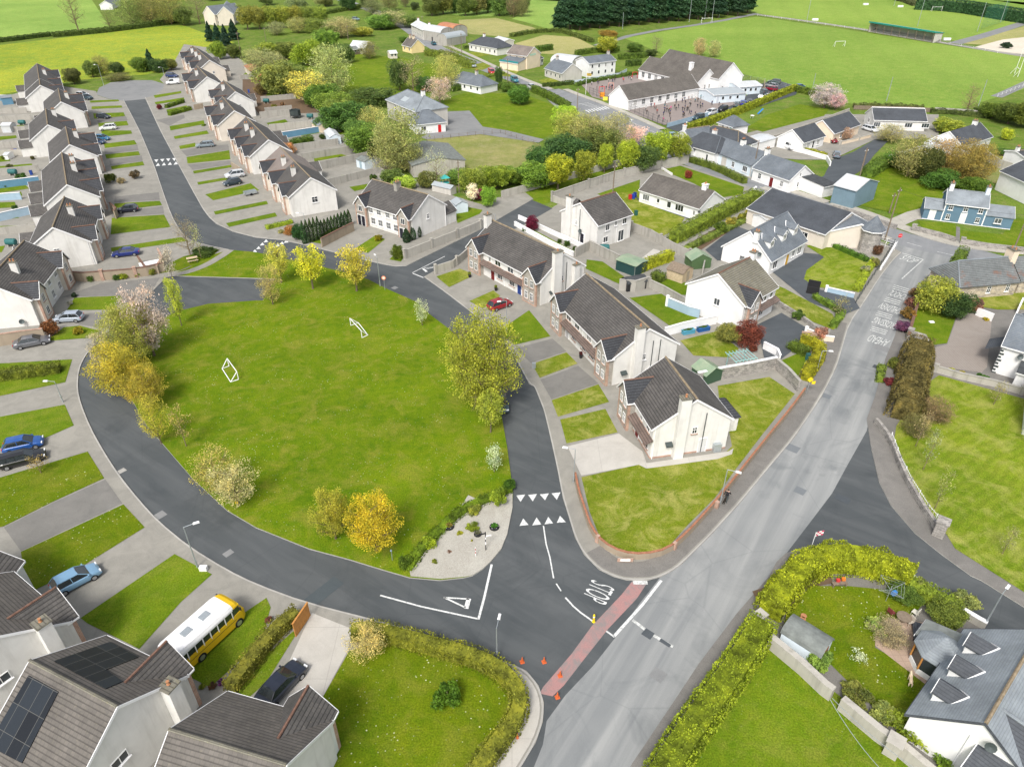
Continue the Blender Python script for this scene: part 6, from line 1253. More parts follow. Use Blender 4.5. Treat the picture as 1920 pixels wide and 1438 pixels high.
# ---------------- trees on and around the green ----------------
GG='young trees planted around the green'
for k,bx,by,ty,w,c,l in [
 ('spring',528,531,455,46,(.5,.46,.09),'thin pale gold young tree behind the parking bay tip'),
 ('spring',587,543,458,56,(.52,.5,.05),'yellow-green round young tree, middle of the three along the top of the green'),
 ('spring',669,547,459,62,(.5,.48,.06),'yellow-green young tree by the road sign, right of three atop the green'),
 ('airy',512,572,498,46,(.42,.42,.14),'sparse pale young tree leaning over the tip of the parking bay'),
 ('gold',630,1011,920,72,(.46,.42,.06),'golden-orange young tree, left of the pair at the bottom of the green'),
 ('gold',706,1034,936,98,(.55,.52,.04),'bright yellow tree, right of the pair at the bottom of the green'),
 ('airy',412,925,845,82,(.4,.37,.11),'tawny spreading tree on the lower left edge of the green'),
 ('airy',448,948,868,92,(.48,.42,.2),'pale blossom-tinged tree beside the tawny one at the lower left'),
 ('airy',303,832,742,54,(.42,.45,.06),'loose yellow-green tree at the left kerb of the green'),
 ('thin',350,838,758,44,(.46,.42,.15),'almost leafless sapling right of the loose yellow-green tree'),
 ('gold',240,748,650,100,(.48,.45,.06),'golden bushy tree over the bend on the left of the green'),
 ('gold',282,765,690,76,(.44,.43,.06),'smaller golden tree tucked right of the bushy golden one'),
 ('big',258,680,575,112,(.33,.32,.07),'large olive tree between the two blossom trees on the left'),
 ('blossom',290,668,540,84,(.72,.6,.5),'pink-white blossom tree at the corner of the parking bay'),
 ('blossom',205,688,625,56,(.6,.53,.38),'smaller cream blossom tree overhanging the left bend'),
 ('spring',341,612,519,32,(.42,.46,.07),'slim upright lime tree on the parking bay kerb'),
 ('sap',792,612,556,27,(.62,.68,.5),'small white-flowering sapling on the right kerb of the green'),
 ('sap',927,886,832,34,(.7,.75,.52),'white-flowering sapling at the lower right of the green'),
 ('big',906,768,594,140,(.35,.33,.05),'largest golden tree, spreading over the road and a parked car'),
 ('spring',920,812,730,50,(.38,.37,.06),'small golden tree with a yellow notice, in front of the largest tree'),
 ('sap',324,525,457,26,(.6,.66,.5),'small white-green tree by the bin store'),
 ('bare',357,480,405,52,(.42,.36,.18),'bare tall tree beside the picnic table path'),('thin',378,486,418,24,(.5,.5,.25),'slim bare sapling beside the round shrub by the path')]:
    tree(k,bx,by,ty,w,c,l,group=GG)
shrub(382,476,48,(.09,.14,.03),'low dark round shrub at the top of the path',h=.9); 
# gravel bed shrubs
for x,y,w,c,h,l in [(806,1026,30,(.42,.5,.03),1.3,'lime round shrub on the left of the gravel bed'),(886,994,26,(.33,.38,.04),.9,'olive shrub in the middle of the gravel bed'),(862,1002,12,(.55,.5,.04),.4,'small yellow tuft in the gravel bed'),(888,962,30,(.3,.36,.05),1.0,'spreading olive shrub at the top of the gravel bed'),(934,948,32,(.4,.46,.05),2.4,'upright feathery yellow-green shrub by the gravel bed'),(956,916,26,(.07,.16,.02),1.2,'dark green shrub at the right kerb above the gravel'),(815,1055,12,(.3,.32,.05),.5,'little tuft near the bottom of the gravel bed'),(843,1036,9,(.3,.2,.12),.3,'brown dried tuft in the gravel bed'),(760,1062,30,(.14,.24,.02),1.2,'green bush where the low hedge meets the kerb')]: shrub(x,y,w,c,l,h=h)
hedge([(955,920),(905,942),(862,962),(822,1000),(790,1032),(764,1070)],1.3,.6,(.12,.19,.012),'low curved hedge between the green and the gravel bed',dens=30)
# ---- hedges near ----
hedge([(662,1196),(700,1192),(800,1218),(900,1246),(950,1276),(978,1318),(965,1365),(925,1415),(880,1480)],1.5,1.7,(.2,.215,.025),'long clipped hedge curving round the bottom lawn',dens=34,ls=.07)
hedge([(560,1160),(520,1190),(470,1255),(435,1300)],1.4,1.6,(.2,.2,.03),'clipped hedge between the bus garden and the wooden gate',dens=34,ls=.07)
hedge([(0,712),(60,705),(115,697)],1.8,1.4,(.14,.17,.02),'dark clipped hedge on the left lawn above the long drive')
hedge([(1425,1185),(1380,1260),(1330,1330),(1280,1400),(1230,1480)],2.6,2.1,(.24,.31,.02),'tall yellow-green hedge along the main road at the bottom right',dens=36,ls=.075)
hedge([(1440,1158),(1475,1105),(1520,1066),(1580,1060),(1650,1075),(1700,1100)],2.8,2.5,(.29,.34,.018),'tall golden hedge curving round the corner garden',dens=40,ls=.08,wob=.8,round_=.9)
hedge([(1690,1100),(1740,1130),(1790,1155)],1.6,1.8,(.2,.27,.03),'loose mixed hedge along the garden wall of the corner garden',wob=.5)
hedge([(1508,715),(1540,665),(1520,650),(1500,645)],1.6,1.7,(.3,.3,.018),'yellow-leaved clipped hedge at the road corner with the white gate walls')
hedge([(1482,652),(1510,668)],2.0,1.2,(.1,.15,.02),'dark green hedge inside the yellow clipped one')
hedge([(1262,455),(1330,420),(1380,392),(1418,375)],3.0,2.4,(.19,.26,.03),'broad tall hedge between the bungalow and the forecourt',wob=.3)
hedge([(1195,512),(1225,500),(1258,488)],1.5,2.0,(.38,.42,.03),'lime conifer hedge beside the green steel shed',dens=34)
hedge([(1225,523),(1242,530)],1.8,1.6,(.12,.17,.03),'dark bushes in front of the lime conifer hedge')
hedge([(1530,450),(1570,468),(1625,492)],1.1,1.0,(.08,.17,.02),'clipped dark hedge below the cream hall wall')
hedge([(1638,492),(1620,520),(1605,548)],1.2,.9,(.3,.38,.03),'low yellow-green hedge inside the green roadside fence')
hedge([(1526,560),(1568,585),(1578,592),(1560,616)],1.1,1.0,(.15,.24,.03),'mixed low hedge by the forecourt gate',wob=.4)
hedge([(1294,304),(1340,318),(1396,345)],1.5,1.5,(.13,.18,.03),'clipped roadside hedge opposite the pale blue cottage')
hedge([(1290,245),(1345,228),(1400,208),(1440,190),(1490,170)],1.6,2.0,(.3,.35,.03),'long clipped hedge between the car park and the summer house lawn')
hedge([(1492,172),(1534,182)],1.6,2.0,(.14,.2,.03),'dark clipped hedge beside the pink cherry tree')
hedge([(1465,272),(1500,283),(1548,296)],1.0,1.2,(.33,.35,.03),'low golden hedge in front of the white-gabled bungalow')
hedge([(1000,172),(1030,185),(1065,205)],2.2,2.0,(.12,.19,.025),'dark roadside hedge above the big lawn, by the lane bend')
hedge([(800,104),(840,108),(870,122),(885,128)],4,2.2,(.2,.26,.04),'overgrown hedge bank between the meadow and the street',wob=.6)
hedge([(845,172),(880,165),(935,165),(985,170)],2.5,1.8,(.1,.17,.025),'dark hedge along the back of the small hidden house')
hedge([(500,431),(530,424),(548,419)],1.0,.9,(.25,.34,.03),'short lime hedge in front of the cypress screen')
hedge([(312,204),(345,193)],1.2,1.1,(.1,.16,.02),'upper clipped hedge in the front garden by the turning circle'); hedge([(318,218),(358,207)],1.4,1.2,(.13,.2,.02),'lower clipped hedge in the front garden by the turning circle')
hedge([(380,238),(385,236)],.8,.5,GREEN,'small hedge tuft by the front wall of a right-hand terrace')
hedge([(545,278),(585,268)],2.5,2.0,(.1,.17,.025),'dark hedge inside the blue-walled back garden')
hedge([(1648,718),(1652,690)],1.0,.8,(.14,.2,.03),'small roadside hedge below the brown tall hedge')
hedge([(1280,474),(1335,446),(1380,424),(1412,408)],1.6,1.0,(.16,.22,.04),'mixed planted border below the broad tall hedge',wob=.9,round_=.8)
hedge([(1797,498),(1787,512),(1779,524)],1.6,3.6,(.13,.2,.03),'ivy growing over the hipped end of the stone building',wob=.7)
# brown upright hedge
hedge([(1716,668),(1705,730),(1692,790)],3.9,3.4,(.16,.135,.045),'tall russet-brown hedge beside the mown paddock',dens=44,ls=.085,wob=1.1,round_=1.5)
tree('haze',1748,790,None,None,(.24,.2,.09),'twiggy brown bush spilling from the russet hedge over the paddock',h=3.2,w=4.2); tree('haze',1712,815,None,None,(.2,.19,.06),'brown-green twiggy bush at the lower end of the russet hedge',h=2.6,w=3.6)
for x,y,w,c,l in [(1714,558,22,(.28,.18,.09),'russet round shrub, nearest the stone building, in the row along the road wall'),(1706,576,26,(.26,.12,.08),'dark russet shrub second in the row along the road wall'),(1700,598,28,(.3,.19,.05),'bronze shrub in the middle of the row along the road wall'),(1690,622,26,(.26,.1,.2),'purple heather shrub at the near end of the row'),(1672,690,26,(.2,.22,.05),'mixed shrub at the foot of the tall russet hedge'),(1665,722,20,(.3,.06,.08),'dark red-flowered shrub in the verge below the tall hedge')]: shrub(x,y,w,c,l)
tree('dense',1748,582,522,76,(.3,.36,.06),'pale lime flowering shrub tree beside the old stone building'); tree('dense',1780,592,545,70,(.05,.11,.03),'dark evergreen bush beneath the pale lime tree')
tree('dense',1772,530,None,None,(.12,.19,.03),'ivy-clad bush against the hipped end of the stone building',h=3.2,w=3.2)
shrub(1822,586,34,(.33,.2,.12),'pinkish round shrub by the shed wall of the cobbled drive'); shrub(1848,602,12,YEL,'small yellow shrub at the top of the cobbled drive',h=.6)
for i,(x,y) in enumerate([(1783,697),(1802,703),(1820,709)]): shrub(x,y,14,(.55,.5,.04),'low yellow shrub %s from the left along the wall below the cobbled drive'%ORD[i],h=.6)
shrub(1840,714,24,(.14,.25,.04),'green shrub beside the yellow ones at the cobbled drive wall',h=1.0)
# cypress screen and bushes by the right-hand row
for i in range(14):
    t=i/13; x=574+t*82 if i>4 else 572+i*7; y=458-t*34 if i>4 else 452-i*2
    tree('cypress',x,y+ (6 if i<5 else 0),None,None,(.05,.1,.03),'%s narrow cypress from the left in the screen by the white gable'%ORD[i],h=4.6 if i<5 else 3.4,w=1.1,group='cypress screen beside the gable wall',cat='cypress',name='cypress_tree')
tree('dense',560,450,None,None,(.04,.09,.03),'dark round evergreen left of the cypress screen',h=3.2,w=3); tree('dense',545,440,None,None,(.33,.17,.05),'rust-orange bush left of the cypress screen',h=1.8,w=2.6)
shrub(528,438,14,(.5,.5,.2),'pale yellow variegated shrub by the short lime hedge',h=.9)
shrub(746,486,26,(.16,.21,.03),'tall egg-shaped clipped bush at the end of the panel wall',kind='ball',h=3.0); shrub(710,452,17,(.34,.32,.02),'yellow clipped ball shrub on the lawn of the cream pair',kind='ball',h=1.3)
for i,(x,y) in enumerate([(763,455),(774,450),(784,445)]): tree('cypress',x,y,None,None,(.035,.08,.03),'%s dark small conifer from the left behind the panel wall'%ORD[i],h=2.8,w=1.6,group='small conifers behind the panel wall',cat='conifer',name='conifer')
tree('dense',996,432,None,None,(.16,.02,.05),'dark crimson round tree in the white-walled strip garden',h=3.0,w=3.0)
for i,(x,y,w) in enumerate([(1049,456,10),(1063,462,14),(1077,470,10)]): shrub(x,y,w,(.1,.17,.03),['small clipped ball next to the larger one in the white-walled garden','largest clipped ball in the white-walled garden','lowest clipped ball in the white-walled garden'][i],kind='ball')
shrub(985,434,14,(.1,.17,.03),'green bush at the foot of the crimson tree',h=.8)
tree('dense',1400,648,None,None,(.2,.055,.035),'dark red domed tree beside the blue planters',h=3.9,w=4.1); tree('dense',1365,640,None,None,(.25,.25,.06),'mixed green and cream bush between the planters and the red tree',h=3.0,w=4.0); shrub(1410,660,18,(.32,.1,.05),'small rust-red shrub in front of the domed red tree')
for x,y,w,c,l in [(1370,425,22,(.42,.42,.07),'golden shrub in the border along the forecourt hedge'),(1390,415,20,(.33,.38,.05),'lime shrub in the border along the forecourt hedge'),(1350,437,26,(.2,.28,.04),'green shrub at the lower end of the forecourt border'),(1405,405,16,(.55,.48,.05),'small yellow shrub at the upper end of the forecourt border'),(1640,500,20,(.35,.32,.12),'tawny shrub at the turret end of the mown round lawn'),(1622,512,18,(.45,.42,.28),'pale grey-green shrub on the mown round lawn'),(1643,478,22,(.25,.12,.08),'small dark red-leaved tree beside the stone turret'),(1535,635,30,(.5,.28,.2),'coral flowering shrub behind the white curved gate wall'),(1495,600,24,(.13,.2,.04),'green shrub on the bank above the stone wall')]: shrub(x,y,w,c,l)
tree('thin',1573,594,562,34,(.35,.3,.18),'bare twiggy tree by the forecourt gate',h=3.5,w=3)
# left row bits
for x,y,w,c,l in [(207,343,22,(.15,.2,.04),'dark spiky shrub in the dry front garden of the long left terrace'),(254,336,20,(.28,.17,.1),'red-brown spiky plant in the dry front garden'),(228,345,14,(.55,.5,.3),'pale tuft in the dry front garden'),(300,206,12,(.25,.05,.06),'dark red bush by the upper clipped hedges'),(1150,190,12,(.2,.3,.05),'green shrub by the school railings'),(98,628,34,(.3,.14,.05),'rust-brown round shrub by the silver hatchback drive'),(150,627,20,(.5,.45,.04),'yellow shrub on the small lawn by the silver hatchback'),(172,528,16,(.15,.26,.04),'tall green shrub, leftmost against the brick-piered wall'),(220,526,14,(.12,.2,.04),'dark green shrub second along the brick-piered wall'),(232,524,16,(.45,.42,.05),'yellow-green shrub along the brick-piered wall'),(258,520,13,(.4,.46,.05),'lime shrub right of the middle of the brick-piered wall'),(286,516,17,(.3,.38,.06),'tall light green shrub at the right end of the brick-piered wall'),(140,558,12,(.05,.08,.04),'little dark bush by the door of the terrace beside the bay'),(133,572,11,(.6,.55,.45),'small cream-flowered bush by the same drive'),(505,1165,14,(.3,.12,.08),'small red shrub in the gravelled corner by the bus garden'),(418,1283,18,(.25,.08,.22),'purple heather in the bed beyond the bus'),(400,1290,16,(.22,.13,.07),'brown round shrub in the bed beyond the bus'),(380,1290,12,(.35,.35,.05),'yellow tuft in the bed beyond the bus'),(842,1318,60,(.13,.26,.02),'round dark green bush in the middle of the bottom lawn')]: shrub(x,y,w,c,l,kind='ball' if 'tall' in l else 'shrub')
tree('airy',690,1228,None,None,(.5,.48,.17),'slender pale-leaved tree at the corner of the long clipped hedge',h=3.3,w=3.6)
tree('thin',78,888,None,None,(.42,.38,.12),'tiny bare sapling on the lawn below the black estate car',h=2.6,w=2.4)
# bottom right garden
for k,x,y,h,w,c,l in [('shrub',1640,1180,1.3,2.0,(.5,.52,.12),'pale lime shrub at the patio edge'),('haze',1662,1196,1.6,3.4,(.36,.32,.16),'mound of dry ornamental grass on the patio'),('thin',1605,1240,1.3,1.6,(.8,.8,.7),'small white-flowered bush on the corner garden lawn'),('shrub',1530,1250,1.9,2.3,(.3,.36,.08),'feathery grey-green shrub beside the barrel-roofed shed'),('dense',1770,1165,2.2,3.4,(.14,.2,.04),'dark bush beside the felt lean-to roof'),('shrub',1800,1140,1.8,2.4,(.38,.4,.12),'pale feathery shrub behind the dark bush at the wall'),('shrub',1720,1110,1.9,1.8,(.36,.38,.1),'pale feathery shrub by the roadside end of the golden hedge'),('dense',1690,1120,1.7,3,(.1,.17,.03),'dark bushes around the rotary clothes line'),('shrub',1700,1372,1.5,3.0,(.3,.4,.03),'bright green bush by the wall pier at the lower right'),('shrub',1770,1425,1.4,2.6,(.26,.38,.04),'green bush between the wall and the white gable'),('shrub',1600,1310,1.2,2.6,(.22,.27,.05),'loose bush spilling along the inside of the grey wall'),('shrub',1655,1345,1.1,2.2,(.42,.46,.12),'pale variegated bush inside the grey wall')]:
    tree(k,x,y,None,None,c,l,'shrub',h=h,w=w,name='shrub')
for i,(x,y,ty) in enumerate([(1716,838,770),(1730,882,800),(1752,955,880),(1878,1040,985),(1862,760,715),(1920,830,790)]): tree('thin',x,y,ty,32,(.42,.42,.18),'%s staked bare sapling from the left on the mown paddock'%ORD[i],group='saplings on the mown paddock')
# ---- row of lime trees and belt behind the middle ----
LG='lime green trees in the row by the estate wall'
for i,(x,y,ty,w,kx) in enumerate([(1046,354,284,56,1),(1094,342,278,42,0),(1133,324,264,30,1),(1176,323,256,42,1),(1228,311,242,56,1),(1268,306,246,46,0)]): tree('lime',x,y,ty,w,(.33,.37,.04) if kx else (.26,.33,.04),'%s lime-green egg-shaped tree from the left in the row by the estate wall'%ORD[i],group=LG)
BG='belt of mixed trees between the estate and the hipped house'
for k,x,y,ty,w,c,l in [
 ('dense',1005,350,308,70,(.14,.22,.03),'rough green bush left of the lime row'),('dense',930,352,315,60,(.15,.23,.03),'green bush at the bottom of the paddock'),('dense',885,362,318,44,(.17,.25,.04),'green bush beside the small pale shed'),('airy',886,378,350,22,WHITE,'white blossom bush by the small pale shed'),
 ('dense',1060,312,258,76,(.05,.1,.03),'large dark evergreen behind the lime row'),('dense',1020,320,280,60,(.06,.12,.03),'dark bush left of the large evergreen'),('dense',1120,300,245,70,(.13,.15,.04),'olive bush behind the lime row'),('haze',1100,290,225,64,(.24,.27,.09),'tall bare brown tree above the evergreen'),('haze',1150,280,222,60,(.27,.27,.11),'wide bare tree in front of the school road'),('haze',1070,265,215,60,(.28,.3,.08),'greenish bare tree by the roadside hedge'),('airy',1185,270,240,50,(.55,.42,.36),'faint pink budding tree beside the school road'),('dense',1200,320,275,55,(.07,.13,.03),'dark bush low between the lime trees'),('dense',1060,235,200,45,(.3,.34,.04),'yellow-green bush at the end of the roadside hedge'),('dense',975,195,163,42,(.1,.17,.03),'round dark bush where the lawn meets the lane'),
 ('haze',752,318,222,84,(.24,.26,.09),'very large sprawling pale tree beside the farm shed'),('haze',728,325,248,56,(.28,.3,.09),'sprawling willow-like tree left of the farm shed'),('dense',692,290,238,80,(.1,.17,.03),'deep green tree behind the pale garden sheds'),('dense',650,245,195,75,(.07,.13,.03),'dark green tree above the blue-walled garden'),('dense',625,215,175,60,(.14,.2,.04),'mid green tree behind the right-hand back gardens'),('dense',600,200,160,60,(.09,.15,.03),'dark bush behind the pale tree at the gardens'),('haze',625,180,98,75,(.32,.31,.14),'tall bare-crowned tree at the edge of the orchard meadow'),('airy',580,195,142,66,(.48,.5,.1),'pale lime spreading tree at the edge of the orchard meadow'),('dense',640,225,190,60,(.16,.22,.04),'green bush beneath the pale lime tree'),
 ('dense',525,180,120,70,(.17,.2,.05),'olive tree mass behind the second right-hand terrace'),('haze',500,150,100,60,(.25,.24,.1),'bare bush mass behind the right-hand terraces'),('dense',555,165,125,60,(.12,.18,.04),'green bush left of the round lime bush'),('dense',578,122,80,52,(.2,.29,.03),'round bright green bush in the old orchard'),('dense',540,110,80,50,(.13,.19,.04),'green bush left of the round bright one'),('dense',505,112,82,45,(.18,.24,.04),'light green bush at the left of the old orchard'),('dense',615,90,58,40,(.15,.22,.04),'green tree behind the round bright bush'),('haze',640,70,38,60,HAZE,'brown tree mass above the orchard'),('dense',650,118,85,32,(.1,.15,.04),'dark bush beside the tin shed'),
 ('haze',692,110,82,32,(.2,.2,.08),'small grey bare tree in front of the low farm cottage'),('dense',750,170,115,32,(.09,.12,.04),'ivy-covered tree in the meadow, left of two'),('bare',775,175,112,44,HAZE,'bare tall tree in the meadow beside the ivy-covered one'),('haze',838,165,112,48,(.33,.32,.12),'round bare tree near the hidden small house'),('dense',795,172,145,30,(.07,.13,.03),'dark bush behind the pink-tinged tree'),('airy',825,195,150,44,(.5,.34,.28),'pinkish budding tree beside the hipped house'),('dense',700,195,170,80,(.08,.12,.03),'dark hedge-like bush behind the hipped house'),('dense',668,202,182,40,(.09,.14,.03),'dark bush left of the hipped house'),('dense',935,160,127,14,(.06,.12,.03),'narrow dark conifer beside the red van'),('bare',845,112,88,36,(.3,.32,.15),'small bare roadside tree by the street'),('haze',735,52,25,60,HAZE,'brown thicket at the bend of the street'),('dense',715,55,28,50,(.15,.22,.05),'green bush mass above the low cottage'),('dense',770,52,30,34,(.13,.18,.05),'bush mass by the farmhouse gable'),('dense',680,68,52,36,(.3,.35,.06),'light green bush behind the low farm cottage'),
 ('bare',820,354,288,40,(.4,.36,.2),'tall bare tree in front of the farm shed'),('dense',800,352,322,34,(.12,.16,.04),'bush at the foot of the bare tree by the farm shed'),('dense',915,388,352,26,(.17,.26,.04),'small bush behind the panel wall corner'),('dense',900,375,356,26,(.18,.04,.06),'dark red bush beside the small pale shed'),('dense',540,290,270,26,(.35,.2,.1),'tiny rust bush in the blue-walled garden'),('dense',500,160,138,26,(.35,.17,.12),'reddish bush in the back garden behind the second terrace')]:
    tree(k,x,y,ty,w,c,l,group=BG)
# ---- far hedgerows, woods ----
XT=1
FG='trees along the far field boundaries'
for k,x,y,ty,w,c,l in [
 ('bare',148,60,-25,48,(.3,.3,.14),'tall bare tree in the hedge between the two left fields'),('bare',207,55,18,34,(.32,.33,.12),'smaller bare tree right of the tall bare one'),
 ('haze',250,50,-12,66,(.28,.28,.1),'bare-branched tree at the start of the far wood'),('haze',285,48,-15,60,(.3,.3,.11),'bare-branched tree left of the middle of the far wood'),('haze',322,46,-10,60,(.27,.28,.1),'bare-branched tree right of the middle of the far wood'),('dense',345,48,10,40,(.15,.2,.05),'green tree near the white gabled house'),('bare',375,45,-8,50,(.27,.26,.12),'tall thin tree beside the white gabled house'),
 ('conifer',395,78,40,20,PINE,'dark conifer left in the clump by the white gabled house'),('conifer',410,82,44,22,PINE,'dark conifer in the middle of the clump by the white house'),('conifer',425,86,46,22,PINE,'dark conifer nearest the estate in that clump'),('conifer',440,75,36,24,PINE,'dark conifer right in the clump by the white house'),('dense',412,112,75,34,(.2,.27,.04),'bright bush at the back corner of the far right terrace'),('dense',440,110,82,30,(.12,.17,.04),'dark bush at the back corner of the far right terrace'),
 ('dense',175,145,112,34,(.16,.21,.05),'scrubby tree behind the far left terrace'),('haze',195,142,105,34,(.28,.28,.1),'bare scrub left of the turning circle'),('dense',222,140,115,30,(.08,.12,.04),'dark bush behind the turning circle'),('dense',265,135,105,36,(.15,.21,.04),'mid green bush beyond the turning circle'),('conifer',285,132,92,24,(.05,.11,.05),'dark pointed conifer beyond the turning circle'),('dense',300,135,110,36,(.06,.12,.04),'dark round bush beyond the turning circle'),('dense',322,132,108,28,(.15,.19,.05),'bush between the turning circle and the far right terrace'),('dense',140,158,125,34,(.12,.14,.05),'brown-green thicket at the left end of the turning circle'),('haze',222,150,139,60,(.17,.17,.07),'scrub heap at the edge of the turning circle')]:
    tree(k,x,y,ty,w,c,l,group=FG)
for i in range(7): tree('lime',465+i*22.5,56-i*1.0,8,34,(.26,.3,.06),'%s pollard-like rounded tree from the left in the row near the top edge'%ORD[i],group='rounded trees in a row near the top edge')
hedge([(-60,84),(0,80),(95,68)],3,1.8,(.08,.13,.03),'dark field hedge at the far left',wob=.4); hedge([(100,70),(190,62),(240,56),(345,42)],3.5,2.2,(.1,.15,.035),'field hedge below the tall bare trees',wob=.5)
hedge([(480,42),(560,36),(640,22),(700,10)],3,2,(.13,.19,.04),'field hedge behind the rounded trees',wob=.4)
hedge([(958,70),(1000,62),(1050,60),(1075,68),(1110,80)],2.5,1.6,(.13,.18,.04),'hedge between the two dry fields behind the village',wob=.4)
hedge([(1005,98),(1035,94)],2,2.4,(.1,.18,.03),'dark clipped hedge behind the village shop'); hedge([(1080,104),(1120,98),(1160,96)],2,2,(.12,.19,.03),'clipped hedge behind the white two-storey house'); hedge([(1160,112),(1210,108)],2,2.0,(.11,.18,.03),'clipped hedge by the school garden'); hedge([(1175,125),(1200,122)],2,2.2,(.09,.15,.03),'dark hedge at the corner of the school garden')
hedge([(1018,164),(1075,158)],1.5,1.3,(.09,.14,.03),'dark low hedge in front of the grey-gabled bungalow'); hedge([(905,147),(945,140)],1.2,1.0,(.2,.27,.05),'low hedge fronting the hipped bungalow garden'); hedge([(870,92),(900,88)],1.2,1.2,(.12,.18,.04),'hedge beside the farmyard')
hedge([(1080,162),(1105,155),(1160,146),(1195,140)],1.4,1.2,(.1,.17,.03),'planted strip of shrubs along the playground edge',wob=.5)
n=0
for i in range(20):
    x=1050+i*18.5; y=60-i*1.65-(3 if i%2 else 0); n+=1
    tree('pine',x,y,None,None,(.035,.085,.04),'%s tall dark pine from the left in the plantation beside the playing field'%ORD[i],h=14+(i*7%4),w=9.5,group='pines of the plantation beside the playing field',cat='pine tree',name='pine_tree',trunk='trunk')
for i in range(19):
    tree('pine',1060+i*18.5,51-i*1.6,None,None,(.03,.075,.04),'%s pine from the left in the back line of the plantation'%ORD[i],h=17,w=10,group='pines in the back line of the plantation',cat='pine tree',name='pine_tree')
for i in range(9): tree('dense',810+i*21,30-(i%3)*3,None,None,[(.14,.19,.05),(.2,.24,.07),(.1,.16,.04)][i%3],'%s tree from the left in the wood above the dry field'%ORD[i],h=12,w=12,group='trees of the wood above the dry field')
for i in range(4): tree('haze',955+i*8,18+(i%2)*14,None,None,(.24,.22,.1),'%s bare tree from the left at the right end of the wood'%ORD[i],h=12,w=9,group='bare trees at the end of the wood')
for i,(x,y,h,w,c) in enumerate([(655,20,11,12,(.08,.14,.05)),(690,14,9,12,(.12,.18,.05)),(560,22,8,14,(.25,.25,.12)),(610,12,8,14,(.28,.27,.14)),(760,14,11,8,(.2,.2,.1)),(730,20,10,14,(.24,.23,.11)),(700,30,9,13,(.22,.22,.1)),(778,20,5,6,(.08,.12,.05)),(500,10,8,12,(.13,.18,.06)),(340,0,9,12,(.2,.22,.09)),(400,2,9,12,(.16,.2,.07)),(450,40,9,9,(.2,.25,.06))]): tree('dense' if i not in(4,5,6) else 'haze',x,y,None,None,c,'%s hedgerow tree counting from the dark one in the top middle-left fields'%ORD[i],h=h,w=w,group='hedgerow trees in the top fields')
hedge([(1715,18),(1790,22),(1870,36),(1960,50)],6,6.5,(.05,.12,.05),'tall dark conifer belt behind the goal at the top right',wob=.3,ls=.3,dens=6)
hedge([(1640,-4),(1690,2),(1716,12)],4,2.5,(.12,.14,.06),'scrubby hedge left of the conifer belt',wob=.5)
shrub(1885,92,22,(.05,.11,.05),'dark bushes on the sandy bank',h=3)
# right top
tree('blossom',1545,202,158,62,(.72,.55,.57),'pink cherry tree in full blossom beside the playing field'); tree('blossom',1566,206,176,36,(.74,.58,.6),'smaller pink cherry next to the large one'); tree('blossom',1586,263,240,26,(.55,.4,.33),'small pinkish ornamental tree in front of the cream-gabled bungalow')
for k,x,y,ty,w,c,l in [('bare',1812,212,158,38,(.35,.3,.18),'bare tree against the playing field fence'),('bare',1230,100,66,26,(.3,.26,.15),'bare tree behind the middle school block'),('haze',1310,105,72,30,(.45,.38,.2),'pale bare tree left of two behind the school hall'),('haze',1338,108,76,28,(.45,.38,.2),'pale bare tree right of two behind the school hall'),('lime',1138,100,66,38,(.4,.44,.06),'lime round tree behind the white two-storey house'),('dense',1190,98,80,36,(.1,.17,.04),'green tree beside the lime round tree'),('dense',1142,72,56,40,(.3,.24,.05),'gorse-brown bush by the pitch track'),('dense',1220,105,92,26,(.1,.15,.04),'dark bush at the foot of the bare school tree'),
 ('haze',1700,330,255,90,(.3,.28,.1),'ivy tree mass left of the dark slate house'),('haze',1765,330,262,90,(.32,.27,.1),'broad brown-green tree in front of the dark slate house'),('big',1810,345,268,90,(.3,.27,.07),'round olive tree right in the ivy tree mass'),('dense',1735,340,272,50,(.08,.11,.03),'dark ivy-covered trunk in the tree mass'),('dense',1690,315,285,60,(.1,.18,.03),'green bush at the left of the tree mass'),('dense',1760,352,318,70,(.09,.16,.03),'green undergrowth at the foot of the tree mass'),('dense',1820,362,330,60,(.1,.17,.03),'undergrowth behind the blue house'),('haze',1665,265,235,60,(.32,.31,.12),'bare bushes in front of the long white bungalow'),('dense',1775,250,222,60,(.28,.32,.05),'yellow-green bush behind the dark slate house'),
 ('dense',1860,222,190,52,(.13,.18,.03),'dense green bush at the right field edge'),('dense',1890,232,190,60,(.1,.15,.03),'dense dark bush right of the field edge bush'),('dense',1925,240,185,60,(.14,.18,.03),'dense bush running off the right edge'),('dense',1840,215,200,40,(.12,.19,.04),'low bush by the playing field corner'),('dense',1885,262,240,24,(.4,.45,.05),'small lime bush in the field right of the slate house'),('dense',1880,292,278,24,(.1,.18,.04),'green bush over the white yard wall'),('dense',1965,250,190,70,(.12,.17,.03),'bush beyond the right edge'),('dense',1290,336,318,0+14,(.28,.08,.05),'small dark red tree by the bungalow hedge')]:
    tree(k,x,y,ty,w,c,l,group='trees around the bungalows and playing field')
hedge([(1600,202),(1650,202),(1730,206)],1.6,1.3,(.14,.17,.05),'patchy hedge along the playing field behind the white bungalow',wob=.6)
hedge([(1625,332),(1660,308),(1700,312)],3,2.2,(.12,.2,.03),'ivy bank above the grass plot',wob=.5)
hedge([(1745,212),(1790,214),(1850,222)],2,1.4,(.11,.15,.04),'scrub along the fence at the playing field corner',wob=.5)

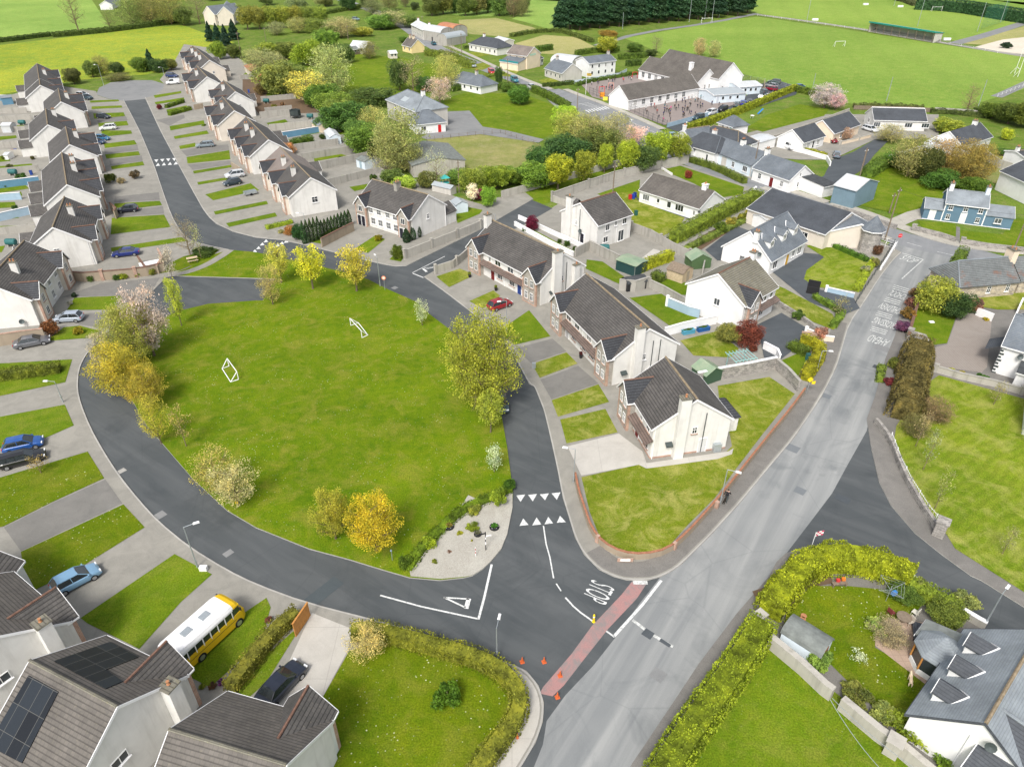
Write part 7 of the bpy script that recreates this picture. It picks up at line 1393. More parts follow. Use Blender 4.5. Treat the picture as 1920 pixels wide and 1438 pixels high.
for i,(k,x,y,h,w,c) in enumerate([('haze',478,128,6,8,(.26,.25,.12)),('haze',515,135,6,8,(.28,.27,.13)),('dense',545,150,4,6,(.12,.17,.05)),('haze',560,180,5,7,(.27,.28,.1)),('dense',590,170,4,6,(.1,.16,.04)),('dense',612,245,4,5,(.08,.13,.04)),('dense',668,262,5,6,(.11,.18,.04)),('dense',712,275,5,6,(.13,.2,.04)),('haze',700,250,6,8,(.32,.34,.13)),('haze',768,320,5,8,(.25,.27,.1)),('dense',735,345,3,5,(.1,.16,.04)),('dense',760,352,2.4,5,(.3,.34,.06)),('dense',860,345,3,5,(.13,.2,.04)),('dense',955,345,3.5,6,(.16,.24,.04)),('dense',980,345,3.5,5,(.11,.18,.03)),('haze',1125,265,5,7,(.34,.33,.13)),('dense',640,150,3,5,(.13,.2,.04)),('dense',600,120,4,6,(.12,.19,.04)),('dense',490,178,3,4,(.2,.15,.06)),('dense',620,72,5,8,(.14,.2,.05)),('dense',590,62,6,9,(.15,.2,.05)),('haze',560,62,6,10,(.27,.27,.12)),('haze',520,66,5,9,(.24,.25,.11)),('dense',730,35,5,8,(.13,.18,.05)),('dense',756,80,2.5,4,(.12,.18,.04)),('dense',950,172,2.5,4,(.1,.17,.03)),('dense',1085,250,4,6,(.2,.25,.05))]):
    tree(k,x,y,None,None,c,('%s %s in the belt, counted from the second right-hand terrace')%(ORD[i%20],'bare trees' if k=='haze' else 'green bushes' if i<20 else 'bushes beyond the meadow'),h=h,w=w,group=BG)

for i,(x,y,w,c) in enumerate([(40,246,10,(.12,.18,.04)),(44,341,20,(.1,.2,.04)),(20,318,12,(.16,.2,.05)),(62,300,9,(.2,.16,.06)),(12,352,11,(.12,.2,.03)),(30,395,12,(.1,.16,.04)),(8,300,10,(.25,.3,.05)),(52,428,9,(.15,.12,.06)),(605,262,12,(.1,.17,.03)),(655,274,14,(.2,.22,.05)),(640,304,13,(.12,.18,.03)),(700,340,15,(.1,.15,.03)),(530,200,10,(.3,.17,.1)),(515,206,12,(.3,.3,.06))]): shrub(x,y,w,c,('%s small garden shrub from the far left wall onwards, in the back plots')%ORD[i],group='shrubs in the terrace back plots')
# ---------------- walls and fences ----------------
def W_(pts,h,mat,label,**kw): return wall(pts,h,mat,label,**kw)
wc=W_([(1078,897),(1083,925),(1096,965),(1108,1000),(1130,1028),(1165,1046),(1205,1050),(1250,1040),(1285,1010),(1320,972),(1360,925),(1405,868),(1445,818),(1480,775),(1507,738)],.85,'dash','low curved pebbledash wall with brick capping round the corner lawn',th=.2,sm=1,cap='capb',capw=.01)
g=P(1171,1052); mb=MB(); mb.box((0,0,0),(1.5,.05,.5)); o=mb.build('brick_panel',M['brick'],wc); o.location=(g.x,g.y-.25,.45); mb=MB(); mb.box((0,-.03,0),(.95,.05,.28)); o2=mb.build('name_plaque',M['trim'],o)
def piers(par,pts,h,mat,w_=.4):
    mb=MB()
    for p in pts: g=P(*p); mb.box((g.x,g.y,h/2),(w_,w_,h),.8)
    mb.build('brick_pier',M[mat],par)
piers(wc,[(1343,953),(1264,1030),(1120,1017)],.98,'brick',.35)
W_([(137,527),(160,529),(200,526),(250,522),(278,518),(310,510)],1.7,'dash','pebbledash wall with brick piers below the blue car drive',th=.25,cap='ridger',pier=5.2,pierm='brick')
W_([(278,518),(262,495)],1.5,'dash','short brick-capped side wall of the bin store',th=.22,cap='ridger'); W_([(298,515),(308,498),(300,482)],1.6,'dash','brick-capped end wall of the bin store',th=.22,cap='brick')
W_([(0,650),(45,643),(88,638)],1.9,'dash','pebbledash wall beneath the terrace at the left edge',th=.22,cap='brick')
W_([(604,465),(640,446),(664,434)],1.8,'dash','pebbledash wall with brick coping behind the cypress screen',th=.22,cap='ridger')
W_([(210,396),(222,406),(218,412)],1.8,'dash','short brick-edged side wall between two left terraces',th=.2,cap='ridger')
W_([(759,487),(797,472),(840,455),(885,437),(922,420)],1.75,'blockl','streaked panel wall with piers along the side road',th=.2,pier=6.5)
W_([(817,515),(850,504),(868,490),(880,478)],1.6,'blockl','streaked panel wall beside the lawn at the give-way line',th=.2,pier=5)
W_([(972,412),(1000,424),(1040,443),(1100,470)],.9,'wallw','upper white wall of the narrow strip garden',th=.2,cap='trim'); W_([(965,424),(990,438),(1030,460),(1075,482)],.9,'wallw','lower white wall of the narrow strip garden',th=.3,cap='trim')
W_([(1078,484),(1105,470)],1.9,'block','grey block wall at the end of the white strip garden',th=.2); W_([(1105,470),(1140,488),(1190,512),(1190,520)],1.9,'block','grey stone-faced block wall below the green steel shed',th=.22,cap='block')
W_([(1183,434),(1220,448),(1265,475),(1320,500)],1.8,'block','long grey block wall behind the detached house',th=.2,pier=8)
W_([(1320,500),(1316,518)],1.7,'block','short grey wall by the two garden sheds',th=.2)
W_([(1160,545),(1190,548),(1216,540)],2.0,'block','weathered block wall with a round pier behind the longest terrace',th=.22,cap='block'); W_([(1216,540),(1242,552),(1300,585)],1.5,'block','block wall with white piers dividing two back gardens',th=.2,pier=9,cap='block'); W_([(1250,575),(1290,592),(1310,597)],1.6,'walllb','light blue painted wall above the lower back garden',th=.2,cap='trim',pier=8)
W_([(1245,632),(1280,622),(1342,608)],1.5,'wallw','white wall behind the blue planters',th=.2,cap='trim')
W_([(1305,722),(1350,712),(1400,703),(1452,692)],1.9,'stone','tall grey stone-faced wall behind the corner house',th=.3,cap='trim'); W_([(1452,692),(1475,712),(1495,735)],1.7,'stone','stone-faced wall running from the garden to the road',th=.3,cap='block')
W_([(1430,655),(1455,668),(1460,680)],1.2,'wallw','white wall by the pergola patio',th=.2,cap='trim'); W_([(1510,626),(1545,640),(1562,642)],.9,'peach','cream curved gate wall with white piers',th=.18,cap='trim',pier=4.4); W_([(1548,548),(1600,560)],.9,'walllb','pale blue-white gate wall at the forecourt entrance',th=.18,cap='trim',pier=5.6)
W_([(1455,572),(1500,600),(1535,625)],.9,'stone','rubble retaining wall below the sloping lawn',th=.35)
W_([(1640,795),(1645,800),(1668,830),(1690,890),(1720,945),(1750,990),(1762,1005)],.9,'stone','curved stone wall with white rail beside the mown paddock',th=.35,sm=2)
fence([(1668,826),(1684,870),(1705,912),(1735,960),(1768,1000)],1.25,'trim','white rail on top of the curved stone wall',step=1.6,rails=2,bars=.35,name='railing',cat='railing',pr=.05)
g=P(1758,1003); mb=MB(); mb.box((g.x,g.y,.95),(1.0,1.0,1.9),.9); mb.box((g.x,g.y,1.96),(1.2,1.2,.14),.9); mb.build('stone_pier',M['stone'],label='square stone pier at the end of the curved wall',cat='gate pier')
W_([(1722,567),(1714,590),(1704,625),(1700,640)],1.0,'stone','stone wall with pinkish coping behind the row of round shrubs',th=.3,cap='ridger'); W_([(1704,632),(1730,640),(1740,655)],1.1,'stone','curved rubble wall at the cobbled drive entrance',th=.35,pier=6)
W_([(1752,698),(1800,712),(1860,725),(1930,745)],1.0,'blockl','block wall between the cobbled drive and the mown paddock',th=.25,cap='block',pier=10)
W_([(1828,592),(1858,604)],1.4,'wallw','white panel wall at the top of the cobbled drive',th=.2); W_([(1912,575),(1905,590)],1.6,'wallw','tall white wall behind the quoined house',th=.25)
W_([(1440,1212),(1500,1262),(1540,1300),(1556,1312)],1.5,'blockl','left length of the thick grey garden wall',th=.55); W_([(1572,1328),(1640,1385),(1668,1405)],1.5,'blockl','middle length of the thick grey garden wall, up to the pier',th=.55); W_([(1680,1412),(1760,1480),(1850,1550)],1.5,'blockl','right length of the thick grey garden wall, beyond the pier',th=.55)
g=P(1668,1412); mb=MB(); mb.box((g.x,g.y,.85),(.95,.95,1.7),-.7); mb.box((g.x,g.y,1.76),(1.15,1.15,.12),-.7); mb.build('wall_pier',M['blockl'],label='square pier in the thick grey garden wall',cat='pier')
W_([(1703,1090),(1760,1130),(1830,1172),(1845,1180)],.9,'blockl','low pale wall between the corner garden and the side road',th=.3,cap='trim')
g=P(1422,1168); mb=MB(); mb.box((g.x,g.y,.6),(.8,.8,1.2),.6); mb.box((g.x,g.y,1.25),(.95,.95,.1),.6); mb.build('wall_pier',M['blockl'],label='small pale pier at the end of the tall roadside hedge',cat='pier')
fence([(1675,460),(1650,500),(1620,545),(1604,570)],1.2,'darkm','green railing along the pavement by the mown round lawn',step=2.2,rails=3,board=None,name='railing',cat='railing')
W_([(1678,462),(1662,490),(1650,508)],.8,'wallw','white end wall of the railing near the junction',th=.25)
for s_,a,b_ in (('upper',(1644,450),(1680,462)),('lower',(1642,458),(1676,470))): fence([a,b_],1.0,'trim','%s black and white rail beside the stone turret'%s_,step=2,rails=2,name='barrier_rail',cat='railing')
W_([(1560,392),(1600,402),(1620,410),(1680,430)],.9,'stone','rubble wall between the street and the grass plot',th=.35); W_([(1712,433),(1760,445),(1790,455)],1.0,'stone','stone wall left of the blue house path',th=.35,pier=9); W_([(1803,458),(1850,466),(1920,474),(1990,480)],1.0,'stone','stone wall right of the blue house path',th=.35,pier=11)
W_([(1035,378),(1080,362),(1150,338),(1230,318),(1290,306)],1.9,'blockl','long panel wall behind the bungalow garden',th=.22,pier=12,cap='block'); W_([(940,372),(985,360),(1035,346),(1110,325),(1180,307),(1225,298)],1.6,'blockl','pale wall running behind the lime tree row',th=.22)
W_([(1035,378),(1080,395)],1.4,'blockl','short pale wall by the cul-de-sac corner',th=.2,pier=7); W_([(1408,372),(1416,360)],1.2,'wallw','white gate wall at the bungalow entrance',th=.3,cap='trim',pier=2.5)
W_([(1240,318),(1260,330)],.6,'white','low garden edging behind the bungalow')
W_([(1440,270),(1465,262),(1530,238),(1590,215)],1.8,'blockl','white block wall behind the gabled bungalows',th=.2); W_([(1548,300),(1500,286),(1462,276)],1.0,'wallw','white yard wall in front of the white-gabled bungalow',th=.25,cap='trim'); W_([(1556,312),(1549,300)],1.1,'wallw','white wall end at the street corner drive',th=.25)
W_([(1575,272),(1600,266),(1632,258)],.8,'peach','low brick-toned wall of the cream bungalow',th=.25,cap='blockl',pier=8); W_([(1664,300),(1700,288),(1760,272)],1.1,'wallw','white wall below the bare bushes',th=.25); W_([(1750,212),(1812,216),(1830,218)],1.6,'block','block wall panels at the playing field corner',th=.2)
W_([(1848,300),(1870,315),(1893,322)],2.0,'blockl','pale yard wall behind the white estate car',th=.25); W_([(1835,285),(1848,300)],2.0,'block','grey yard wall beside the pale one',th=.25)
# left row back garden walls
for i,(a,b_,h,m_,l) in enumerate([((-60,216),(52,212),1.6,'block','grey'),((-60,232),(60,226),1.6,'block','speckled grey'),((-60,252),(50,247),1.5,'block','rough grey'),((-60,282),(42,276),1.6,'block','plain grey'),((-60,297),(50,292),1.6,'blockl','pale grey'),((-60,335),(75,322),1.6,'block','long grey'),((-60,362),(76,345),1.7,'wallb','deep blue'),((-60,381),(42,375),1.6,'walllb','light blue'),((-60,430),(62,402),1.7,'walllb','wide pale blue'),((-60,447),(70,434),1.5,'block','stone grey'),((-60,190),(22,190),1.8,'wallb','turquoise blue')]): W_([a,b_],h,m_,'%s garden wall %s from the far end behind the left-hand row'%(l,ORD[i]),th=.2,cap='trim' if 'blue' in l else None,group='back garden walls of the left-hand row')
for i,(a,b_,h,m_,l) in enumerate([((450,150),(500,146),1.6,'block','plain grey'),((490,192),(555,186),1.7,'block','rough grey'),((497,212),(548,207),1.5,'block','short grey'),((488,222),(560,216),1.8,'block','shaded grey'),((506,246),(592,238),1.8,'blockl','pale cream'),((520,262),(620,246),1.7,'wallb','deep blue'),((548,284),(635,272),1.7,'block','panelled grey'),((566,302),(665,286),1.8,'block','streaked grey'),((590,322),(690,300),2.0,'block','tall stained grey'),((612,352),(700,330),1.8,'block','lower streaked grey'),((700,316),(738,345),1.6,'block','far end grey')]): W_([a,b_],h,m_,'%s garden wall %s from the far end behind the right-hand row'%(l,ORD[i]),th=.2,cap='trim' if m_=='wallb' else None,pier=None,group='back garden walls of the right-hand row')
W_([(436,318),(452,328)],1.8,'dash','brown pebbledash wall between the third and fourth right-hand terraces',th=.2); W_([(508,356),(528,350)],1.8,'dash','brown pebbledash wall between the last two right-hand terraces',th=.2); W_([(365,207),(382,204)],1.6,'dash','brown pebbledash wall beside the stepped terrace',th=.2)
fence([(800,266),(845,260),(938,250),(1012,275)],1.2,'wood','dark timber rail fence round the paddock',step=2.6,rails=3)
# school fences
fence([(1105,176),(1140,190),(1190,212),(1250,240)],2.2,'darkm','tall green school fence along the road',step=2.6,rails=3,bars=.6)
fence([(1250,240),(1300,226),(1345,214)],1.3,'walllb','blue-grey fence between the playground and the car park',step=2.6,rails=2,board='walllb')
fence([(1060,160),(1110,152),(1160,143),(1175,135)],1.2,'walllb','lilac-grey fence of the school garden',step=3,rails=2,board='paleb'); fence([(1380,148),(1420,155),(1500,172)],1.8,'steel','grey mesh fence between car park and playing field',step=3,rails=4)
W_([(1395,166),(1432,176),(1432,160)],1.8,'dash','brown wall behind the smaller prefab classroom',th=.2)
fence([(1420,30),(1620,58),(1760,80),(1870,100)],1.0,'trim','white rail along the track between the two pitches',step=6,rails=2,name='railing',cat='railing'); fence([(1870,182),(1925,160)],1.0,'trim','white rail by the corner path of the playing field',step=4,rails=2,name='railing',cat='railing'); fence([(1600,206),(1700,208),(1760,212)],1.3,'wood','brown fence between the bungalow and the playing field',step=3,rails=3,board='wood')
# ---------------- cars ----------------
BLK=(.012,.012,.014);SIL=(.42,.44,.46);WHT=(.78,.79,.8);NAVY=(.012,.03,.12);BLU=(.02,.09,.32);GRY=(.1,.105,.115);DRD=(.22,.01,.02);SKY=(.16,.3,.48);TEAL=(.04,.1,.14)
for k,a,b_,c,l in [
 ('saloon',(28,655),(97,641),(.13,.135,.15),'grey saloon on the wide drive at the left edge'),
 ('hatch',(160,601),(102,604),(.38,.43,.5),'silver-blue hatchback below the terrace by the parking bay'),
 ('hatch',(8,849),(86,832),BLU,'blue hatchback, upper of the two cars side by side on the left drive'),
 ('estate',(2,879),(87,857),BLK,'black estate car below the blue hatchback on the left drive'),
 ('hatch',(112,1112),(180,1076),(.2,.36,.52),'pale blue hatchback on the drive above the solar-panelled roof'),
 ('saloon',(500,1322),(556,1262),(.015,.02,.035),'black saloon on the concrete drive at the bottom'),
 ('hatch',(916,585),(958,570),(.3,.008,.02),'red hatchback in front of the terrace with a blue door'),
 ('hatch',(934,742),(944,782),(.04,.07,.09),'dark teal car half hidden under the largest golden tree'),
 ('saloon',(264,477),(211,483),(.01,.025,.16),'royal blue saloon on the drive left of the bin store'),
 ('hatch',(262,396),(220,400),(.012,.014,.03),'black hatchback with a pale roof beside the wide front lawn'),
 ('hatch',(182,222),(208,224),(.03,.04,.05),'dark hatchback, topmost of the cars before the left terraces'),
 ('suv',(220,243),(187,246),WHT,'white crossover below the dark hatchback on the left row'),
 ('hatch',(180,263),(206,264),(.03,.16,.3),'bright blue car nosing out from behind a left terrace'),('hatch',(172,270),(196,271),(.02,.05,.12),'navy car beside the bright blue one'),
 ('suv',(148,186),(178,189),(.04,.07,.09),'dark teal car at the top left of the turning circle'),('hatch',(142,181),(170,182),WHT,'white car behind the dark teal one at the turning circle'),
 ('suv',(310,146),(337,147),(.02,.04,.12),'dark blue car above the white van at the turning circle'),('van',(338,158),(312,160),WHT,'white van beside the dark blue car at the turning circle'),
 ('estate',(403,275),(368,278),(.2,.25,.28),'grey estate car before the fourth right-hand terrace'),
 ('suv',(458,331),(424,336),(.6,.62,.64),'white car, upper of the pair by the long right-hand terrace'),('hatch',(455,344),(418,351),(.02,.035,.05),'black car, lower of the pair by the long right-hand terrace'),
 ('hatch',(818,88),(808,82),(.02,.14,.2),'teal car on the village street by the farm'),('suv',(880,123),(893,130),(.3,.34,.38),'silver car on the street before the hidden house'),('van',(914,134),(930,146),(.5,.02,.03),'red van outside the village shop'),('van',(957,150),(973,159),(.04,.2,.26),'teal van parked below the village shop'),('suv',(990,165),(1005,172),(.55,.58,.6),'white car at the mouth of the school lane'),
 ('suv',(655-.0,38),(680,40),(.2,.3,.34),'grey-blue car on the lane near the top edge'),
 ('hatch',(1568,300),(1567,290),(.18,.22,.26),'grey car standing on the dark side street'),('saloon',(1545,262),(1568,271),(.2,.01,.02),'dark red car in front of the cream-gabled bungalow'),('estate',(1618,243),(1643,250),(.7,.72,.74),'white estate beside the long white bungalow'),('van',(1463,275),(1490,284),WHT,'white van in the bungalow yard'),('suv',(1420,268),(1448,276),(.12,.2,.26),'blue-grey jeep with a pale roof in the bungalow yard'),
 ('estate',(1920,349),(1878,343),(.72,.74,.76),'white estate car by the gable at the right edge'),('suv',(1922,365),(1884,364),(.02,.16,.42),'bright blue hatchback at the right edge'),
 ('hatch',(1270,258),(1240,262),(.2,.32,.4),'blue car on the main street before the hipped cottage')]: car(k,a,b_,c,l,z=.15 if a[1]<200 else .1)
CG='cars parked beside the school'
for k,a,b_,c,l in [('suv',(1318,222),(1300,228),(.03,.06,.07),'dark teal car nearest the playground corner'),('suv',(1342,213),(1322,219),(.75,.76,.77),'white car, second along the school hedge'),('suv',(1364,206),(1344,213),BLK,'black car, third along the school hedge'),('hatch',(1380,205),(1381,196),(.1,.15,.15),'grey-green car fourth along the school hedge'),('hatch',(1392,203),(1394,193),(.01,.04,.35),'royal blue car fifth along the school hedge'),('hatch',(1407,200),(1402,191),BLK,'black car sixth along the school hedge'),('suv',(1425,192),(1425,183),(.12,.15,.17),'dark grey car at the right end of the school car park'),('hatch',(1443,189),(1436,181),WHT,'white car at the right end beside the dark grey one'),('suv',(1436,180),(1425,174),(.05,.08,.09),'dark car behind the grey pair in the car park'),('hatch',(1454,172),(1438,169),(.3,.01,.03),'red car in the upper row of the car park'),('hatch',(1455,166),(1438,163),(.4,.42,.44),'silver car above the red one in the car park'),('suv',(1460,159),(1442,157),(.03,.06,.05),'dark green car topmost in the car park'),('hatch',(1490,168),(1508,165),(.02,.12,.3),'blue car alone at the far right of the car park')]: car(k,a,b_,c,l,CG)
# trailer
g=P(470,366); t=empty('small_trailer',g,math.atan2((P(480,363)-P(455,368)).y,(P(480,363)-P(455,368)).x),'small grey car trailer on the pale drive by the right-hand row','trailer'); mb=MB()
for a in ((-1.3,1.3,-.7,-.65,.45,.95),(-1.3,1.3,.65,.7,.45,.95),(-1.3,-1.25,-.7,.7,.45,.95),(1.25,1.3,-.7,.7,.45,.95),(-1.3,1.3,-.7,.7,.4,.46),(-2.3,-1.3,-.05,.05,.42,.5)): mb.bx(*a)
mb.build('trailer_body',M['steel'],t)
for s in (-1,1): inst('wheel',car_meshes('hatch')[2],t,(0,s*.8,.3),0,.9)
# ---- bus ----
A,B=P(331,1257),P(446,1151); d=B-A; rz=math.atan2(d.y,d.x); Lb=d.length*1.04; m_=(A+B)/2; bus=empty('minibus',(m_.x,m_.y,.1),rz,'yellow and white single-deck bus parked on the drive','bus'); W2,HB=1.22,2.75
mb=MB()
def ringb(x,w_,z0,z1,zt): return [(x,-w_,z0),(x,-w_,z1),(x,w_,z1),(x,w_,z0)]
def hull(mb,st,m=0):
    vs=[];n=len(st[0][1])
    for x,pr in st: vs+=[(x,y,z) for y,z in pr]
    fs=[(j*n+i,j*n+(i+1)%n,(j+1)*n+(i+1)%n,(j+1)*n+i) for j in range(len(st)-1) for i in range(n)]+[tuple(range(n)),tuple(range((len(st)-1)*n,len(st)*n))]
    mb.poly(vs,fs,m)
def pr(w_,z0,z1): return [(-w_,z0),(-w_,z1),(w_,z1),(w_,z0)]
h2=Lb/2
hull(mb,[(-h2,pr(W2*.96,.35,1.5)),(-h2+.2,pr(W2,.32,1.5)),(h2-1.0,pr(W2,.32,1.5)),(h2-.35,pr(W2*.95,.32,1.45)),(h2,pr(W2*.78,.38,1.25))]); o=mb.build('lower_body',M['objc'],bus); o.color=(.75,.48,.015,1)
mb=MB(); hull(mb,[(-h2+.03,pr(W2*.95,1.502,2.3)),(h2-1.15,pr(W2*.98,1.502,2.3)),(h2-.5,pr(W2*.9,1.46,2.2))]); mb.build('window_band',M['cargl'],bus)
mb=MB()
for s in (-1,1):
    for i in range(8): x=-h2+.12+i*(Lb-1.45)/7; mb.box((x,s*W2*.985,1.81),(.08,.04,1.0))
    mb.bx(-h2+.05,h2-1.2,s*W2*.97,s*W2*1.0,2.2,2.31)
for s in (-1,1): mb.box((-h2+.04,s*W2*.9,1.81),(.09,.2,1.0))
mb.bx(-h2-.0,-h2+.08,-W2*.95,W2*.95,1.32,1.6); mb.build('window_pillars',M['trim'],bus)
def prr(w_,z0,z1): return [(-w_,z0),(-w_*.98,z0+.12),(-w_*.86,z1-.06),(-w_*.5,z1),(w_*.5,z1),(w_*.86,z1-.06),(w_*.98,z0+.12),(w_,z0)]
mb=MB(); hull(mb,[(-h2-.02,prr(W2*.96,2.28,2.68)),(-h2+.25,prr(W2,2.3,HB)),(h2-1.5,prr(W2,2.3,HB)),(h2-1.1,prr(W2*.97,2.28,2.7))]); ro=mb.build('roof',M['trim'],bus); mb=MB(); hull(mb,[(h2-1.1,prr(W2*.975,2.26,2.69)),(h2-.7,prr(W2*.95,2.22,2.58)),(h2-.42,prr(W2*.9,2.15,2.36))]); o=mb.build('roof_dome',M['objc'],ro); o.color=(.75,.48,.015,1)
mb=MB(); 
for x in (-h2*.42,h2*.12): mb.bx(x-.42,x+.42,-.32,.32,HB-.01,HB+.09)
mb.build('roof_hatch',M['steel'],ro); mb=MB(); mb.bx(-h2+.1,h2-1.1,-W2-.012,-W2+.002,1.02,1.06); mb.bx(-h2+.1,h2-1.1,W2-.002,W2+.012,1.02,1.06); mb.build('side_stripe',M['black'],bus)
for x in (-h2*.45,h2*.72):
    for s in (-1,1): w_=inst('wheel',car_meshes('hatch')[2],bus,(x,s*(W2-.09),.42),0,1.32); inst('rim',car_meshes('hatch')[3],w_)
for s in (-1,1): inst('headlight',car_meshes('hatch')[4],bus,(h2-.06,s*.72,.75)); inst('tail_light',car_meshes('hatch')[5],bus,(-h2-.01,s*1.0,.9)); mb=MB(); mb.box((h2-.6,s*1.42,2.0),(.1,.16,.34)); mb.tube((h2-.75,s*1.0,2.3),(h2-.6,s*1.42,2.15),.02,n=4); mb.build('mirror',M['black'],bus)
# ---------------- street lamps and poles ----------------
for a in [(371,1065,988,(.6,.3),'street lamp at the kerb beside the lower left lawns'),(932,1236,1177,(.2,1),'street lamp at the bottom kerb beside the long clipped hedge'),(1075,905,842,(-1,.2),'street lamp at the corner of the round lawn wall'),(1350,945,880,(.8,-.4),'street lamp on the main road beside the curved brick wall'),(1843,1178,1113,(.6,.5),'street lamp leaning over the side road at the lower right'),(713,538,483,(-.5,1),'street lamp behind the round sign at the top of the green'),(578,455,400,(-1,0),'street lamp beside the cypress screen'),(950,626,564,(-1,-.3),'street lamp on the lawn edge by the red hatchback'),(119,755,715,(-1,0),'short street lamp at the left footpath bend'),(1531,697,658,(.9,-.1),'street lamp beside the yellow clipped hedge'),(308,143,127,(-1,0),'street lamp behind the turning circle'),(195,162,122,(-1,0),'street lamp left of the turning circle'),(929,421,402,(-1,0),'street lamp behind the chimney of the blue-door terrace')]: lamp(*a[:3],arm=a[3],label=a[4])
for a in [(1667,400,362,'wooden pole on the grass plot by the street'),(1659,450,352-.0,'wooden pole by the stone turret'),(1900,470,400,'wooden pole before the blue house wall'),(861,361,300,'pale wooden pole in the paddock corner'),(1149,362,308,'wooden pole behind the panel wall'),(866,112,62,'dark wooden pole on the village street'),(1082,207,165,'dark pole by the school crossing'),(500,84,52,'wooden pole by the orchard field'),(1411,330,263,'wooden pole in front of the pale blue cottage'),(453,110,60,'thin pole behind the far right terrace'),(952,155,110,'pole beside the village shop'),(1604,360,278,'leaning wooden pole beside the corrugated store'),(1618,312,278,'grey steel pole by the side street'),(1875,228,208,'short wooden pole in the bushes at the right'),(653,75,48,'pole near the low farm cottage'),(793,58,30,'pole near the farmhouse')]: upole(*a)
for i,(x,y,ty) in enumerate([(1292,42,-18),(1321,38,-30),(1335,36,-32),(1348,34,-34),(1513,38,-10),(1720,50,-20),(1832,60,5),(1876,42,-5),(1167,55,24),(1087,56,34),(1662,190,145),(1834,200,150),(1525,160,138),(1676,12,-10)]): upole(x,y,ty,'%s tall slim steel pole, counting round the pitches from the plantation'%ORD[i],wood=False,r0=.13,cross=False,name='floodlight_pole')
T=lambda x,y,z: tuple(P(x,y,z))
cable(P(1556,1310,7),P(1650,1440,5),.3,'pale overhead cable, left of the two crossing the bottom right lawn',.02,mat='steel'); cable(P(1560,1308,7),P(1715,1440,5),.3,'pale overhead cable, right of the two crossing the bottom right lawn',.02,mat='steel')
pa,pb,pc=P(1667,400),P(1659,450),P(1900,470); 
cable((pa.x,pa.y,hfor(pa,362)-.4),(pb.x,pb.y,hfor(pb,352)-.4),.4,'overhead cable from the grass plot pole to the turret pole'); cable((pb.x,pb.y,hfor(pb,352)-.4),(pc.x,pc.y,hfor(pc,400)-.4),.8,'overhead cable from the turret pole to the blue house pole')
# ---------------- signs, cones, play things ----------------
def signpost(x,y,h,shape,col,label,sz=.6,rz=0.0,two=None,name='road_sign'):
    g=P(x,y); r=empty(name,g,rz,label,'sign'); mb=MB(); mb.tube((0,0,0),(0,0,h),.035,n=6); mb.build('post',M['steel'],r); mb=MB(); n={'round':16,'oct':8,'sq':4,'dia':4}[shape]; ph={'round':0,'oct':math.pi/8,'sq':math.pi/4,'dia':0}[shape]
    q=[(math.cos(2*math.pi*i/n+ph)*sz/2,math.sin(2*math.pi*i/n+ph)*sz/2) for i in range(n)]
    mb.poly([(a,-.05,h+b_-.1) for a,b_ in q]+[(a,-.08,h+b_-.1) for a,b_ in q],[tuple(range(n)),tuple(range(2*n-1,n-1,-1))]+[(i,(i+1)%n,n+(i+1)%n,n+i) for i in range(n)]); o=mb.build('sign_plate',M['objc'],r); o.color=(*col,1)
    if two:
        q=[(a*.62,b_*.62) for a,b_ in q]; mb=MB(); mb.face([(a,-.083,h+b_-.1) for a,b_ in q][::-1]); o2=mb.build('sign_face',M['objc'],o); o2.color=(*two,1)
    return r
signpost(722,545,2.4,'round',(.75,.25,.15),'round red-orange traffic sign on the top kerb of the green',.7,two=(.8,.7,.6)); signpost(921,790+6,1.4,'sq',(.75,.45,.02),'small yellow notice by the golden tree',.55); signpost(447,952,.9,'sq',(.8,.55,.02),'small yellow notice under the pale blossom tree',.5)
s=signpost(1512,738,2.3,'dia',(.8,.6,.02),'pair of yellow diamond warning signs at the wall end by the main road',.8); mb=MB(); mb.box((.5,-.07,1.75),(.45,.03,.45)); o=mb.build('sign_plate',M['objc'],s); o.color=(.8,.6,.02,1)
st=signpost(1681,464,2.4,'oct',(.62,.02,.03),'red octagonal stop sign at the main street junction',.8); 
cu=D.curves.new('sign_text','FONT'); cu.body='STOP'; cu.size=.26; cu.align_x='CENTER'; cu.align_y='CENTER'; o=D.objects.new('t',cu); COL.objects.link(o); me=D.meshes.new_from_object(o.evaluated_get(bpy.context.evaluated_depsgraph_get())); D.objects.remove(o); me.materials.append(M['trim']); o=inst('sign_lettering',me,st.children[1] if st.children[1].name.startswith('sign_plate') else st.children[0],(0,-.09,2.3)); o.rotation_euler=(math.pi/2,0,0)
signpost(1286,243-2,1.8,'sq',(.75,.75,.75),'small white sign by the school gate railings',.5); signpost(1211,262-4,2.2,'round',(.7,.5,.45),'round speed sign on the school road',.6); signpost(736,1052,1.6,'sq',(.3,.4,.5),'thin blue-grey plate on a stake by the low hedge',.22); 
signpost(1183,238,2.0,'sq',(.75,.78,.78),'white round-cornered sign on the near side of the school road',.5)
